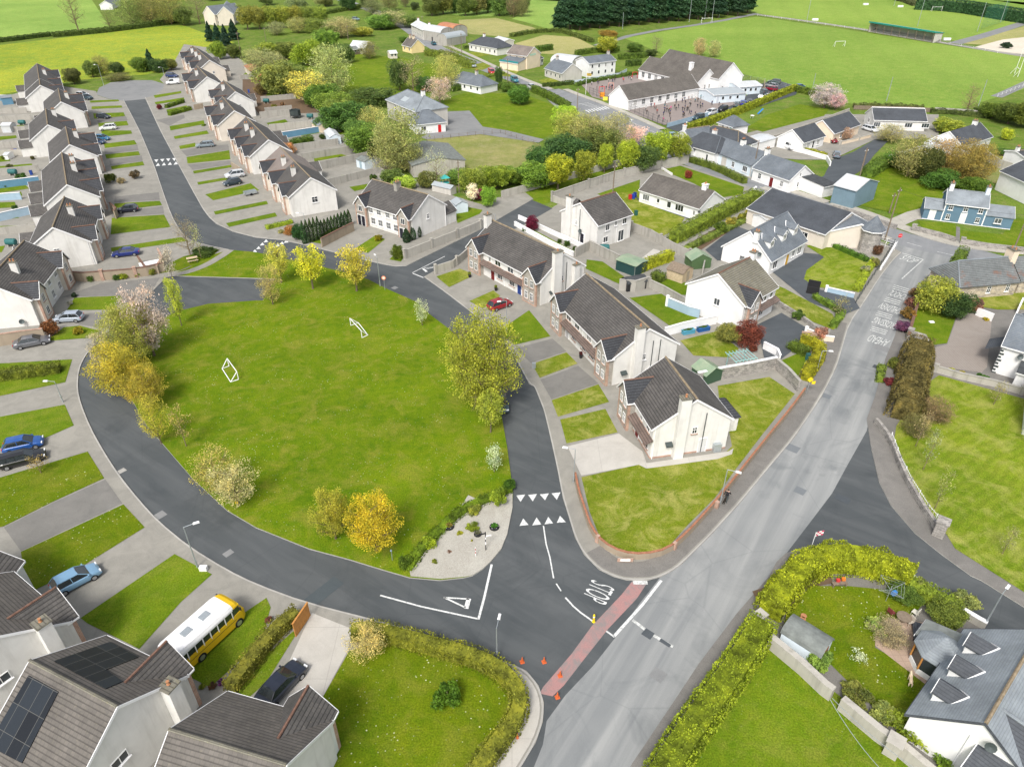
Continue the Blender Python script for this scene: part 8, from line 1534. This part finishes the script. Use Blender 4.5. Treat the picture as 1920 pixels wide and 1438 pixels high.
for i,(x,y,w_) in enumerate([(842,990,20),(896,1004,15),(927,991,19)]):
    g=P(x,y); r=empty('tyre_planter',(g.x,g.y,.15),0,['tyre planter, leftmost on the gravel bed','smallest tyre planter beside the fingerpost','tyre planter with bright green plants at the right of the gravel'][i],'planter','tyre planters on the gravel bed'); k=w_*mpp(x,y)/2; mb=MB(); mb.lathe((0,0,0),[(k*.98,0),(k,.12),(k*.9,.24),(k*.62,.24),(k*.58,.1)],14); mb.build('tyre',M['tyre'],r); tr_,cr_,h0,r0=TT['shrub'][0]; c=inst('plants',cr_,r,(0,0,.05),0,(k*.6/r0,k*.6/r0,.5/h0),color=[(.35,.28,.06),(.25,.25,.15),(.12,.32,.04)][i])
    mb=MB()
    for j in range(6): a=j*math.pi/3; mb.box((math.cos(a)*k*.8,math.sin(a)*k*.8,.25),(k*.14,k*.05,.02),a+1.57)
    mb.build('white_marks',M['trim'],r)
g=P(911,1033); r=empty('fingerpost',g,.3,'black and white fingerpost on the gravel bed','signpost'); mb=MB(); mb.tube((0,0,0),(0,0,2.6),.045,n=6); mb.box((-.35,0,2.4),(.8,.04,.16)); mb.build('post',M['black'],r); mb=MB(); mb.tube((0,0,.9),(0,0,1.3),.052,n=6); mb.tube((0,0,1.6),(0,0,1.9),.052,n=6); mb.box((.3,0,2.0),(.55,.045,.16)); mb.build('white_bands',M['trim'],r)
g=P(892,1045); r=empty('marker_post',g,.3,'short red and white striped stake on the gravel bed','post'); mb=MB(); mb.tube((0,0,0),(0,0,1.4),.035,n=6); mb.build('post',M['trim'],r); mb=MB(); mb.tube((0,0,.6),(0,0,.8),.04,n=6); mb.tube((0,0,1.0),(0,0,1.2),.04,n=6); mb.build('red_bands',M['red'],r)
shrub(885,1016,4,YEL,'tiny yellow plant beside the striped stake',h=.4)
def cone(x,y,label,c=(.6,.13,.04),h=.6):
    g=P(x,y); r=empty('traffic_cone',(g.x,g.y,.01),.3,label,'traffic cone','traffic cones by the kerb works'); mb=MB(); mb.box((0,0,.02),(.36,.36,.04)); mb.lathe((0,0,.04),[(.13,0),(.035,h)],10); o=mb.build('cone_body',M['objc'],r); o.color=(*c,1); mb=MB(); mb.lathe((0,0,.04),[(.092,h*.35),(.07,h*.58)],10); mb.build('white_collar',M['trim'],r); return r
for a in [(979,1241,'orange cone nearest the street lamp at the kerb'),(1020,1241,'orange cone standing in the road, right of the first'),(1050,1267,'orange cone at the edge of the red surfacing'),(1045,1307,'orange cone at the lower end of the red surfacing'),(970,1384,'orange cone on the footpath by the hedge end')]: cone(*a)
g=P(1113,1165); r=empty('bollard',g,0,'yellow flexible bollard at the end of the white centre line','bollard'); mb=MB(); mb.lathe((0,0,0),[(.16,0),(.1,.1),(.1,.85),(.05,.95)],10); o=mb.build('bollard_body',M['objc'],r); o.color=(.8,.58,.01,1); mb=MB(); mb.lathe((0,0,0),[(.102,.6),(.102,.75)],10); mb.build('reflective_band',M['trim'],r)
g=P(1447,1112+10); 
# flag bunting at the corner hedge
g=P(1515,1045); r=empty('flag',g,.4,'pink and white chequered flag on a stake above the golden hedge','flag'); mb=MB(); mb.tube((0,0,0),(0,0,3.4),.03,n=5); mb.build('pole',M['trim'],r); mb=MB()
for i in range(4):
    for j in range(3):
        if (i+j)%2==0: mb.poly([(i*.24,.06*math.sin(i),3.3-j*.2),((i+1)*.24,.06*math.sin(i+1),3.3-j*.2),((i+1)*.24,.06*math.sin(i+1),3.1-j*.2),(i*.24,.06*math.sin(i),3.1-j*.2)],[(0,1,2,3)],0)
        else: mb.poly([(i*.24,.06*math.sin(i),3.3-j*.2),((i+1)*.24,.06*math.sin(i+1),3.3-j*.2),((i+1)*.24,.06*math.sin(i+1),3.1-j*.2),(i*.24,.06*math.sin(i),3.1-j*.2)],[(0,1,2,3)],1)
o=mb.build('flag_cloth',[M['trim'],M['objc']],r); o.color=(.6,.08,.16,1)
# goals on the green
def frame_goal(base,label,h=1.2):
    fl,fr_,br,bl=[P(*p) for p in base]; r=empty('goal_frame',(0,0,.15),0,label,'goal','small white goal frames on the green'); mb=MB(); up=Vector((0,0,h)); t=.06
    a,b_=fl+up,fr_+up
    for p,q in ((fl,a),(fr_,b_),(a,b_),(a,bl),(b_,br),(fl,bl),(fr_,br),(bl,br)): mb.tube(p,q,t,n=6)
    mb.build('frame',M['trim'],r); return r
frame_goal([(430,688),(448,713),(433,718),(417,693)],'white goal frame on the left of the green',1.2)
frame_goal([(658,612),(679,635),(690,630),(672,607)],'white goal frame in the upper middle of the green',1.2)
def pitch_goal(x,y,ang,label,w_=6.4,hh=7,bar=2.4):
    g=P(x,y); r=empty('pitch_goal',g,ang,label,'goal'); mb=MB()
    for s in (-1,1): mb.tube((s*w_/2,0,0),(s*w_/2,0,hh),.08,n=6); mb.tube((s*w_/2,0,bar),(s*w_/2,1.4,0),.05,n=5)
    mb.tube((-w_/2,0,bar),(w_/2,0,bar),.08,n=6); mb.build('frame',M['trim'],r); return r
pitch_goal(1574,88,.2,'small white goal in the middle of the playing field',5,2.2,2.2); pitch_goal(1756,22,.1,'white goal before the conifer belt at the top right',6.4,3,2.4); pitch_goal(1325,44,.3,'white goal near the pine plantation',6.4,3,2.4); pitch_goal(1905,142,1.2,'tall white goalposts at the right edge of the playing field',6.4,9,2.5)
mb=MB(); a,b_=P(1838,58),P(1880,45); 
for i in range(26): p=a.lerp(b_,i/25); mb.tube((p.x,p.y,1),(p.x,p.y,11),.03,n=3,cap=False)
for j in range(14): z=1+j*.77; mb.tube((a.x,a.y,z),(b_.x,b_.y,z),.03,n=3,cap=False)
o=mb.build('ball_net',M['objc'],label='tall green ball-stop net behind the far goal',cat='net'); o.color=(.04,.2,.14,1)
for i,(x,y) in enumerate([(1528,39),(1623,10),(1688,14),(1775,76)]): obj_box('dugout',(x,y,0),(3.2,1.2,1.0),'trim','%s low white dugout from the left beside the far pitch'%ORD[i],'shelter',group='white dugouts by the pitches')
# bin store, picnic table, skips
g=P(284,507); r=empty('bin_store_box',(g.x,g.y,.1),.55,'green metal bin store with a white lid inside the brick walls','bin'); mb=MB(); mb.bx(-1.5,1.5,-.7,.7,0,1.2); o=mb.build('bin_body',M['objc'],r); o.color=(.03,.13,.07,1); mb=MB(); mb.bx(-1.6,1.6,-.8,.8,1.2,1.32); mb.build('lid',M['trim'],r); mb=MB()
for k in range(4): mb.bx(-1.2+k*.75,-.9+k*.75,-.72,-.7,.5,.8)
mb.build('bin_labels',M['woodl'],r)
g=P(362,492); r=empty('picnic_table',(g.x,g.y,.15),.5,'weathered picnic table on the grass by the curved path','picnic table'); mb=MB(); mb.bx(-.9,.9,-.38,.38,.72,.77); mb.build('tabletop',M['woodl'],r)
for s in (-1,1): mb=MB(); mb.bx(-.9,.9,s*.75-.14,s*.75+.14,.43,.47); mb.build('bench',M['woodl'],r)
for s in (-1,1): mb=MB(); mb.tube((s*.65,-.7,0),(s*.65,-.15,.72),.05,n=4); mb.tube((s*.65,.7,0),(s*.65,.15,.72),.05,n=4); mb.box((s*.65,0,.4),(.06,1.7,.08)); mb.build('leg',M['wood'],r)
# wooden gate leaning open, planters, oil tanks, bins
a,b_=P(555,1195),P(582,1155); mb=MB(); rz=math.atan2((b_-a).y,(b_-a).x); mb.box(((a.x+b_.x)/2,(a.y+b_.y)/2,.95),((b_-a).length,.09,1.7),rz); mb.box(((a.x+b_.x)/2,(a.y+b_.y)/2,1.82),((b_-a).length+.1,.14,.06),rz); mb.build('wooden_gate',M['woodo'],label='solid orange-brown wooden gate standing open beside the clipped hedge',cat='gate')
def tank(x,y,col,label,L=1.9,r_=.6,rz=0,h=.9):
    g=P(x,y); r=empty('oil_tank',(g.x,g.y,.1),rz,label,'oil tank'); mb=MB(); n=12
    vs=[];prf=[(-L/2,.6),(-L/2+.1,.95),(-L/2+.25,1),(L/2-.25,1),(L/2-.1,.95),(L/2,.6)]
    for x_,k in prf:
        for i in range(n): t=2*math.pi*i/n; vs.append((x_,math.cos(t)*r_*k,h+math.sin(t)*r_*k))
    mb.poly(vs,[(j*n+i,j*n+(i+1)%n,(j+1)*n+(i+1)%n,(j+1)*n+i) for j in range(len(prf)-1) for i in range(n)]+[tuple(range(n)),tuple(range((len(prf)-1)*n,len(prf)*n))]); o=mb.build('tank_body',M['objc'],r,smooth=True); o.color=(*col,1); mb=MB(); mb.bx(-L*.35,-L*.25,-r_*.7,r_*.7,0,h-r_*.6); mb.bx(L*.25,L*.35,-r_*.7,r_*.7,0,h-r_*.6); mb.build('support',M['block'],r); return r
TG=(.03,.13,.13)
for a in [(26,330,'green oil tank behind the long left terrace'),(24,463,'green oil tank behind the lowest left terrace'),(43,236,'dark green oil tank in a far left back garden'),(500,195,'green oil tank in a right-hand back garden'),(1132,474,'green oil tank at the foot of the white detached house'),(582,224,'dark green oil tank beside the black trampoline')]: tank(a[0],a[1],TG,a[2])
def wbin(x,y,col,label,rz=.3):
    g=P(x,y); r=empty('wheelie_bin',(g.x,g.y,.1),rz,label,'wheelie bin','wheelie bins'); mb=MB(); mb.box((0,0,.5),(.5,.55,.95),taper=1.12); o=mb.build('bin_body',M['objc'],r); o.color=(*col,1); mb=MB(); mb.box((0,0,1.0),(.6,.66,.07)); o=mb.build('lid',M['objc'],r); o.color=(*[c*.8 for c in col],1); return r
for x,y,c,l in [(60,329,(.02,.06,.28),'blue wheelie bin behind the long left terrace'),(26,289,(.3,.02,.02),'red wheelie bin in a far left garden'),(31,288,(.02,.06,.3),'blue wheelie bin beside the red one'),(467,175,(.02,.07,.35),'blue wheelie bin behind the second right-hand terrace'),(1181,375,(.5,.03,.03),'red wheelie bin by the bungalow end'),(1187,374,(.02,.06,.4),'blue wheelie bin next to the red one by the bungalow'),(1190,371,(.015,.04,.2),'navy wheelie bin at the end of that trio'),(1514,677,(.03,.12,.12),'green wheelie bin by the yellow clipped hedge'),(1192,405,(.03,.12,.1),'green wheelie bin beyond the detached house'),(1906,351,(.02,.1,.4),'blue barrel-shaped bin by the white gable')]: wbin(x,y,c,l)
for x,y,c,l in [(1290,626,(.08,.3,.42),'light blue planter box on the white-walled terrace'),(1318,621,(.02,.1,.3),'dark blue planter box on the white-walled terrace')]:
    g=P(x,y); r=empty('planter_box',(g.x,g.y,.1),.35,l,'planter','blue planter boxes'); mb=MB(); mb.bx(-.95,.95,-.35,.35,0,.55); mb.bx(-1.0,1.0,-.4,.4,.55,.6); o=mb.build('box',M['objc'],r); o.color=(*c,1); tr_,cr_,h0,r0=TT['shrub'][1]; inst('plants',cr_,r,(0,0,.35),0,(.9/r0,.33/r0,.5/h0),color=(.12,.22,.03))
# sheds
shed((1167,479),(1204,492),3.3,2.0,2.25,'objc','corrg','low dark green steel shed with a pale ribbed roof',door=None)
for o in D.objects:
    if o.name.startswith('wall') and o.parent and 'steel shed' in o.parent.get('label',''): o.color=(.02,.06,.06,1)
shed((1305,465),(1318,477),3.6,1.8,2.8,'objc','corrg','green garden shed beside the black forecourt')
for o in D.objects:
    if o.parent and o.parent.get('label','')=='green garden shed beside the black forecourt' and o.name.startswith('wall'): o.color=(.08,.14,.06,1)
shed((1262,490),(1292,500),3.2,1.9,2.7,'woodl','wood','pale wooden garden shed with a brown roof in the middle garden',door=('Z',(.35,.3,.22)))
shed((1172,522),(1208,516),2.0,1.4,2.1,'black','feltd','small black barrel-topped coal shed on the middle garden wall',arched=True)
shed((1315,672),(1342,690),2.8,1.6,2.4,'objc','corrg','green-roofed garden shed by the pergola')
for o in D.objects:
    if o.parent and o.parent.get('label','')=='green-roofed garden shed by the pergola' and o.name.startswith('wall'): o.color=(.05,.1,.06,1)
shed((1482,1160),(1554,1205),2.3,1.5,2.3,'paleb','felt','long barrel-roofed shed with a dark panel in the corner garden',arched=True,door=('Z',(.2,.08,.04)))
shed((856,370),(866,378),2.6,1.9,2.5,'paleb','corr','small pale metal garden shed by the panel wall corner'); shed((677,292),(693,297),3.2,2.0,2.5,'paleb','felt','pale steel shed with dark roof behind the right-hand row',door=('R',(.3,.4,.45))); shed((617,240),(628,252),2.8,2.0,2.7,'paleb','corrw','white shed with a bright sheet roof at the end of the blue wall'); shed((592,222),(606,230),2.8,2.0,2.7,'peach','slatel','small cream shed with a grey roof at the end of the cream wall')
shed((5,230),(22,230),3,2.0,2.5,'corrw','corrw','pale green-white shed in a far left back garden'); shed((470,120),(482,130),5,2.4,2.9,'cream','corrr','outbuilding with orange roof slats behind the far right terrace'); shed((0,180),(20,178),4,2.2,2.6,'wallb','slatel','blue glazed lean-to behind the far left terrace'); shed((815,340),(850,348),2,1.5,2.0,'greyr','corr','low grey shed beside the play frame')
shed((1395,265),(1440,252),5,2.4,2.8,'white','corrw','white-roofed carport in the bungalow yard'); shed((1345,250),(1395,262),4.5,2.4,2.8,'white','corrw','long white flat-roofed store behind the cottages'); shed((1425,405),(1445,400),3.2,2.3,2.6,'white','corrw','white canopy roof beside the dormer cottage'); shed((10,286),(18,286),2.5,1.3,1.6,'white','corrw','white boxy shed in a left back garden')
# pergola, trampoline, patio set, clothes line, tables
g=P(1384,695); r=empty('pergola',(g.x,g.y,.1),.3,'pale blue-green timber pergola over the patio','pergola')
for sx in (-1,1):
    for sy in (-1,1): mb=MB(); mb.tube((sx*1.3,sy*1.0,0),(sx*1.3,sy*1.0,2.2),.07,n=5); o=mb.build('post',M['objc'],r); o.color=(.25,.42,.4,1)
mb=MB()
for i in range(7): mb.bx(-1.6+i*.53,-1.53+i*.53,-1.4,1.4,2.25,2.35)
mb.bx(-1.6,1.6,-1.05,-.98,2.15,2.25); mb.bx(-1.6,1.6,.98,1.05,2.15,2.25); o=mb.build('slats',M['objc'],r); o.color=(.3,.5,.48,1)
g=P(555,222); r=empty('trampoline',(g.x,g.y,.1),0,'black netted trampoline in a right-hand back garden','trampoline'); mb=MB(); mb.lathe((0,0,0),[(1.6,.75),(1.6,.85)],16); mb.build('mat',M['black'],r); mb=MB()
for i in range(8): a=i*math.pi/4; mb.tube((1.6*math.cos(a),1.6*math.sin(a),0),(1.6*math.cos(a),1.6*math.sin(a),2.4),.04,n=5); a2=a+math.pi/4; mb.face([(1.58*math.cos(a),1.58*math.sin(a),.9),(1.58*math.cos(a2),1.58*math.sin(a2),.9),(1.58*math.cos(a2),1.58*math.sin(a2),2.3),(1.58*math.cos(a),1.58*math.sin(a),2.3)])
mb.build('safety_net',M['darkm'],r)
g=P(1690,1168); r=empty('patio_table',(g.x,g.y,.15),0,'round brown patio table on the warm paving','table'); mb=MB(); mb.lathe((0,0,.7),[(.62,0),(.62,.05)],18); mb.build('tabletop',M['wood'],r); mb=MB(); mb.tube((0,0,0),(0,0,.7),.05,n=6); mb.build('leg',M['wood'],r)
for i,(x,y,rz) in enumerate([(1668,1155,.4),(1702,1172,3.4),(1713,1155,2.2)]):
    g=P(x,y); r=empty('garden_chair',(g.x,g.y,.15),rz,['dark red garden chair left of the round patio table','pale garden chair close to the right of the round patio table','white slatted garden chair furthest right of the round patio table'][i],'chair','garden chairs around the patio table'); c=[(.18,.04,.04),(.5,.45,.38),(.6,.58,.5)][i]
    mb=MB(); mb.bx(-.25,.25,-.25,.25,.4,.45); o=mb.build('seat',M['objc'],r); o.color=(*c,1); mb=MB(); mb.bx(-.28,-.23,-.25,.25,.45,.95); o=mb.build('backrest',M['objc'],r); o.color=(*c,1)
    for sx in (-1,1):
        for sy in (-1,1): mb=MB(); mb.tube((sx*.22,sy*.22,0),(sx*.22,sy*.22,.4),.025,n=5); o=mb.build('leg',M['objc'],r); o.color=(*c,1)
g=P(1718,1190); r=empty('storage_bench',(g.x,g.y,.15),1.2,'dark blue-grey covered lounger on the patio','lounger'); mb=MB(); mb.bx(-.95,.95,-.4,.4,.25,.42); mb.build('cushion',M['slated'],r); mb=MB()
for sx in (-1,1):
    for sy in (-1,1): mb.tube((sx*.85,sy*.35,0),(sx*.85,sy*.35,.25),.03,n=4)
mb.build('legs',M['black'],r)
g=P(1660,1128); r=empty('rotary_clothes_line',(g.x,g.y,.1),.3,'rotary clothes line with hanging pegs and a blue bag','clothes line'); mb=MB(); mb.tube((0,0,0),(0,0,2.0),.03,n=6); mb.build('pole',M['steel'],r); mb=MB()
for i in range(4): a=i*math.pi/2; mb.tube((0,0,1.5),(1.4*math.cos(a),1.4*math.sin(a),1.95),.02,n=4)
for k in (.5,.8,1.0):
    for i in range(4): a=i*math.pi/2; a2=a+math.pi/2; mb.tube((1.4*k*math.cos(a),1.4*k*math.sin(a),1.5+.45*k),(1.4*k*math.cos(a2),1.4*k*math.sin(a2),1.5+.45*k),.01,n=3)
mb.build('arms_and_line',M['steel'],r); mb=MB(); mb.box((.2,-.3,1.35),(.4,.3,.4)); o=mb.build('peg_bag',M['objc'],r); o.color=(.05,.2,.5,1)
g=P(1572,1100); r=empty('garden_bench',(g.x,g.y,.1),.1,'wooden bench with red and orange toys at the hedge foot','bench'); mb=MB(); mb.bx(-.7,.7,-.2,.2,.4,.45); mb.build('seat',M['wood'],r)
for s in (-1,1): mb=MB(); mb.bx(s*.6-.05,s*.6+.05,-.18,.18,0,.4); mb.build('leg',M['wood'],r)
o=obj_box('toy_bucket',(1568,1097,.56),(.3,.25,.25),'objc','red toy on the wooden garden bench','toy',(.6,.05,.05)); o=obj_box('toy_bucket',(1578,1095,.56),(.3,.25,.28),'objc','orange toy on the wooden garden bench','toy',(.7,.2,.03))
# white dog statue-like pet on lawn, terracotta pots
def quadruped(x,y,rz,col,label,s=1.0):
    g=P(x,y); J=[(0,0,.42),(.22,0,.45),(.4,0,.5),(.52,0,.62),(.62,0,.64),(.72,0,.6),(-.22,0,.44),(-.38,0,.5),(.3,.09,.25),(.32,.09,.03),(.3,-.09,.25),(.32,-.09,.03),(-.24,.1,.28),(-.32,.1,.17),(-.28,.1,.03),(-.24,-.1,.28),(-.32,-.1,.17),(-.28,-.1,.03)]
    E=[(0,1),(1,2),(2,3),(3,4),(4,5),(0,6),(6,7),(2,8),(8,9),(2,10),(10,11),(6,12),(12,13),(13,14),(6,15),(15,16),(16,17)]; rd=[.12,.14,.13,.08,.085,.04,.12,.03,.05,.03,.05,.03,.06,.04,.03,.06,.04,.03]
    me=D.meshes.new('dog'); me.from_pydata(J,E,[]); o=D.objects.new('tmp',me); COL.objects.link(o); o.modifiers.new('s','SKIN')
    for i,r_ in enumerate(rd): me.skin_vertices[0].data[i].radius=(r_,r_)
    me.skin_vertices[0].data[0].use_root=True; sb=o.modifiers.new('b','SUBSURF'); sb.levels=1
    m2=D.meshes.new_from_object(o.evaluated_get(bpy.context.evaluated_depsgraph_get())); D.objects.remove(o); m2.materials.clear(); m2.materials.append(M['objm']); m2.name='dog'
    return inst('dog',m2,None,(g.x,g.y,.14),rz,s,color=col,label=label,cat='dog')
quadruped(1704,1283,1.2,(.75,.6,.42),'cream dog standing on the lawn below the patio',1.1)
for i,(x,y) in enumerate([(1505,1160),(1503,1166)]): 
    g=P(x,y); mb=MB(); mb.lathe((g.x,g.y,.1),[(.16,0),(.24,.35),(.27,.36)],10); mb.build('terracotta_pot',M['terr'],label=['terracotta pot at the shed corner, upper of two','terracotta pot at the shed corner, lower of two'][i],cat='plant pot',group='terracotta pots by the shed')
def potplant(x,y,label,c=(.3,.35,.05)):
    g=P(x,y); r=empty('potted_plant',(g.x,g.y,.1),0,label,'potted plant'); mb=MB(); mb.lathe((0,0,0),[(.2,0),(.27,.5)],10); mb.build('pot',M['black'],r); tr_,cr_,h0,r0=TT['shrub'][1]; inst('plant',cr_,r,(0,0,.4),0,(.25/r0,.25/r0,.7/h0),color=c)
potplant(881,521,'black pot with a small conifer by the left brick gable'); potplant(930,546,'black pot with a small conifer beside the lawn of the red door'); potplant(1089,672,'black pot before the longest middle terrace',(.2,.05,.05)); potplant(1410,604,'black pot beside the brick gable of the mossy house'); potplant(1462,490,'black pot on the step of the dormer cottage'); potplant(1480,478,'black pot near the door of the dormer cottage')
for s,(x,y) in enumerate([(1525,540),(1522,553)]): 
    g=P(x,y); mb=MB(); mb.box((0,0,.65),(1.9,.08,1.2)); o=mb.build('black_gate',M['black'],label=['black gate leaf left open at the forecourt, upper','black gate leaf left open at the forecourt, lower'][s],cat='gate'); o.location=(g.x,g.y,.1); o.rotation_euler=(0,0,-.5)
g=P(1516,636); mb=MB(); mb.box((0,0,.55),(2.2,.07,1.0)); o=mb.build('wooden_gate',M['brick'],label='red-brown wooden gate between white gate walls',cat='gate'); o.location=(g.x,g.y,.1); o.rotation_euler=(0,0,-.35)
obj_box('utility_cabinet',(1001,691,.1),(.5,.35,.8),'steel','small grey utility cabinet on the drive by the longest terrace','cabinet'); obj_box('utility_cabinet',(383,1070,.1),(.7,.4,.5),'trim','small white utility box at the lower left footpath','cabinet'); obj_box('bird_bath',(1746,606,.14),(.7,.5,.15),'trim','flat white stone ornament on the small square lawn','ornament')
# garden slide & play things
g=P(1425,214); r=empty('garden_slide',(g.x,g.y,.05),.6,'blue plastic slide on the summer house lawn','slide'); mb=MB(); mb.poly([(-1,-.25,.1),(-1,.25,.1),(1,.25,1.4),(1,-.25,1.4),(-1,-.25,.02),(-1,.25,.02),(1,.25,1.3),(1,-.25,1.3)],[(0,1,2,3),(7,6,5,4),(0,3,7,4),(1,5,6,2)]); o=mb.build('chute',M['objc'],r); o.color=(.03,.2,.5,1); mb=MB()
for s in (-1,1): mb.tube((1,s*.25,1.4),(1.4,s*.3,0),.03,n=5)
mb.build('ladder',M['steel'],r)
g=P(1410,222); r=empty('garden_table',(g.x,g.y,.05),0,'white garden table with seats on the summer house lawn','table'); mb=MB(); mb.lathe((0,0,.7),[(.6,0),(.6,.05)],12); mb.build('tabletop',M['trim'],r); mb=MB()
for i in range(4): a=i*1.57; mb.tube((math.cos(a)*.5,math.sin(a)*.5,0),(math.cos(a)*.3,math.sin(a)*.3,.7),.03,n=4)
mb.build('legs',M['trim'],r)
g=P(835,352); r=empty('climbing_frame',(g.x,g.y,.05),.4,'turquoise and pink climbing frame in the garden by the farm shed','climbing frame'); mb=MB()
for sx in (-1,1):
    for sy in (-1,1): mb.tube((sx*.8,sy*.8,0),(sx*.7,sy*.7,2.2),.05,n=5)
mb.build('posts',M['woodl'],r); mb=MB(); mb.bx(-.8,.8,-.8,.8,1.1,1.2); mb.poly([(-1,-.9,2.2),(1,-.9,2.2),(1,.9,2.2),(-1,.9,2.2),(0,0,2.9)],[(0,1,4),(1,2,4),(2,3,4),(3,0,4)]); o=mb.build('platform_and_canopy',M['objc'],r); o.color=(.05,.4,.38,1)
for i,(x,y,c) in enumerate([(1128,175,(.6,.03,.04)),(1145,168,(.7,.35,.3)),(1190,147,(.6,.06,.06))]):
    g=P(x,y); r=empty('play_arch',(g.x,g.y,.03),0,['red play arch frame at the school yard entrance','pale pink play panel frame in the school yard','small red post frame by the school wall'][i],'play frame'); mb=MB(); mb.tube((-.9,0,0),(-.9,0,2),.09,n=6); mb.tube((.9,0,0),(.9,0,2),.09,n=6); mb.tube((-.9,0,2),(.9,0,2),.09,n=6); o=mb.build('frame',M['objc'],r); o.color=(*c,1)
obj_box('orange_bin',(1129,182,.03),(1.6,1.2,1.3),'objc','big orange box at the school road fence','box',(.8,.3,.02)); obj_box('yellow_board',(1135,189,.03),(1.6,.2,1.1),'objc','yellow banner board on the school fence','board',(.8,.75,.1))
g=P(1098,178); mb=MB(); mb.tube((0,0,0),(0,0,7),.06,n=6); r=mb.build('flagpole',M['trim'],label='white flagpole with a pennant by the school garden',cat='flagpole'); r.location=g; mb=MB(); mb.poly([(0,0,6.8),(1.6,.1,6.6),(1.6,.1,5.8),(0,0,5.9)],[(0,1,2,3),(3,2,1,0)]); o=mb.build('pennant',M['objc'],r); o.color=(.7,.5,.1,1)
# bare cars-less things: log pile etc.
# ---------------- people ----------------
person(1361,941,(.03,.03,.035),'person in dark clothes walking along the main road footpath',1,1.0,1.0)
quadruped(1357,945,1.0,(.03,.025,.02),'small black dog beside the walker in dark clothes',.8)
rnd=random.Random(5); SC='children and staff in the school yard'
cols=[((.02,.025,.05),'navy'),((.03,.03,.03),'black'),((.02,.03,.12),'dark blue'),((.6,.12,.3),'pink'),((.55,.05,.05),'red'),((.6,.6,.6),'white'),((.25,.05,.05),'maroon'),((.05,.2,.25),'teal')]
wts=[8,8,5,1,1,3,1,1]
def inpoly(x,y,pg):
    c=False; j=len(pg)-1
    for i in range(len(pg)):
        if (pg[i][1]>y)!=(pg[j][1]>y) and x<(pg[j][0]-pg[i][0])*(y-pg[i][1])/(pg[j][1]-pg[i][1])+pg[i][0]: c=not c
        j=i
    return c
Y1=[(1190,206),(1260,196),(1320,178),(1322,196),(1380,200),(1340,210),(1252,234)]; Y2=[(1108,160),(1180,143),(1214,138),(1200,148),(1165,158),(1140,176),(1115,176)]
n=0
while n<92:
    pg,(x0,x1,y0,y1),area=(Y1,(1190,1380,178,234),'front school yard') if n<64 else (Y2,(1108,1214,138,176),'yard behind the front school block')
    x,y=rnd.uniform(x0,x1),rnd.uniform(y0,y1)
    if not inpoly(x,y,pg): continue
    c,nm=rnd.choices(cols,wts)[0]; pm=rnd.choice([0,1,1,2]); act=['standing','walking','running'][pm]
    where='near the road fence' if y>208+(1320-x)*.03 and x<1300 else 'by the parked cars' if x>1330 else 'under the classroom wall' if y<196 and n<64 else 'mid-yard' if n<64 else 'at the garden end' if x<1140 else 'beside far classrooms'
    person(x,y,c,'child in %s %s %s, %s'%(nm,act,where,'front yard' if n<64 else 'rear yard'),pm,rnd.uniform(.7,.9),rnd.uniform(0,6.28),SC); n+=1
person(947,152,(.02,.02,.025),'person in black standing outside the village shop',0)
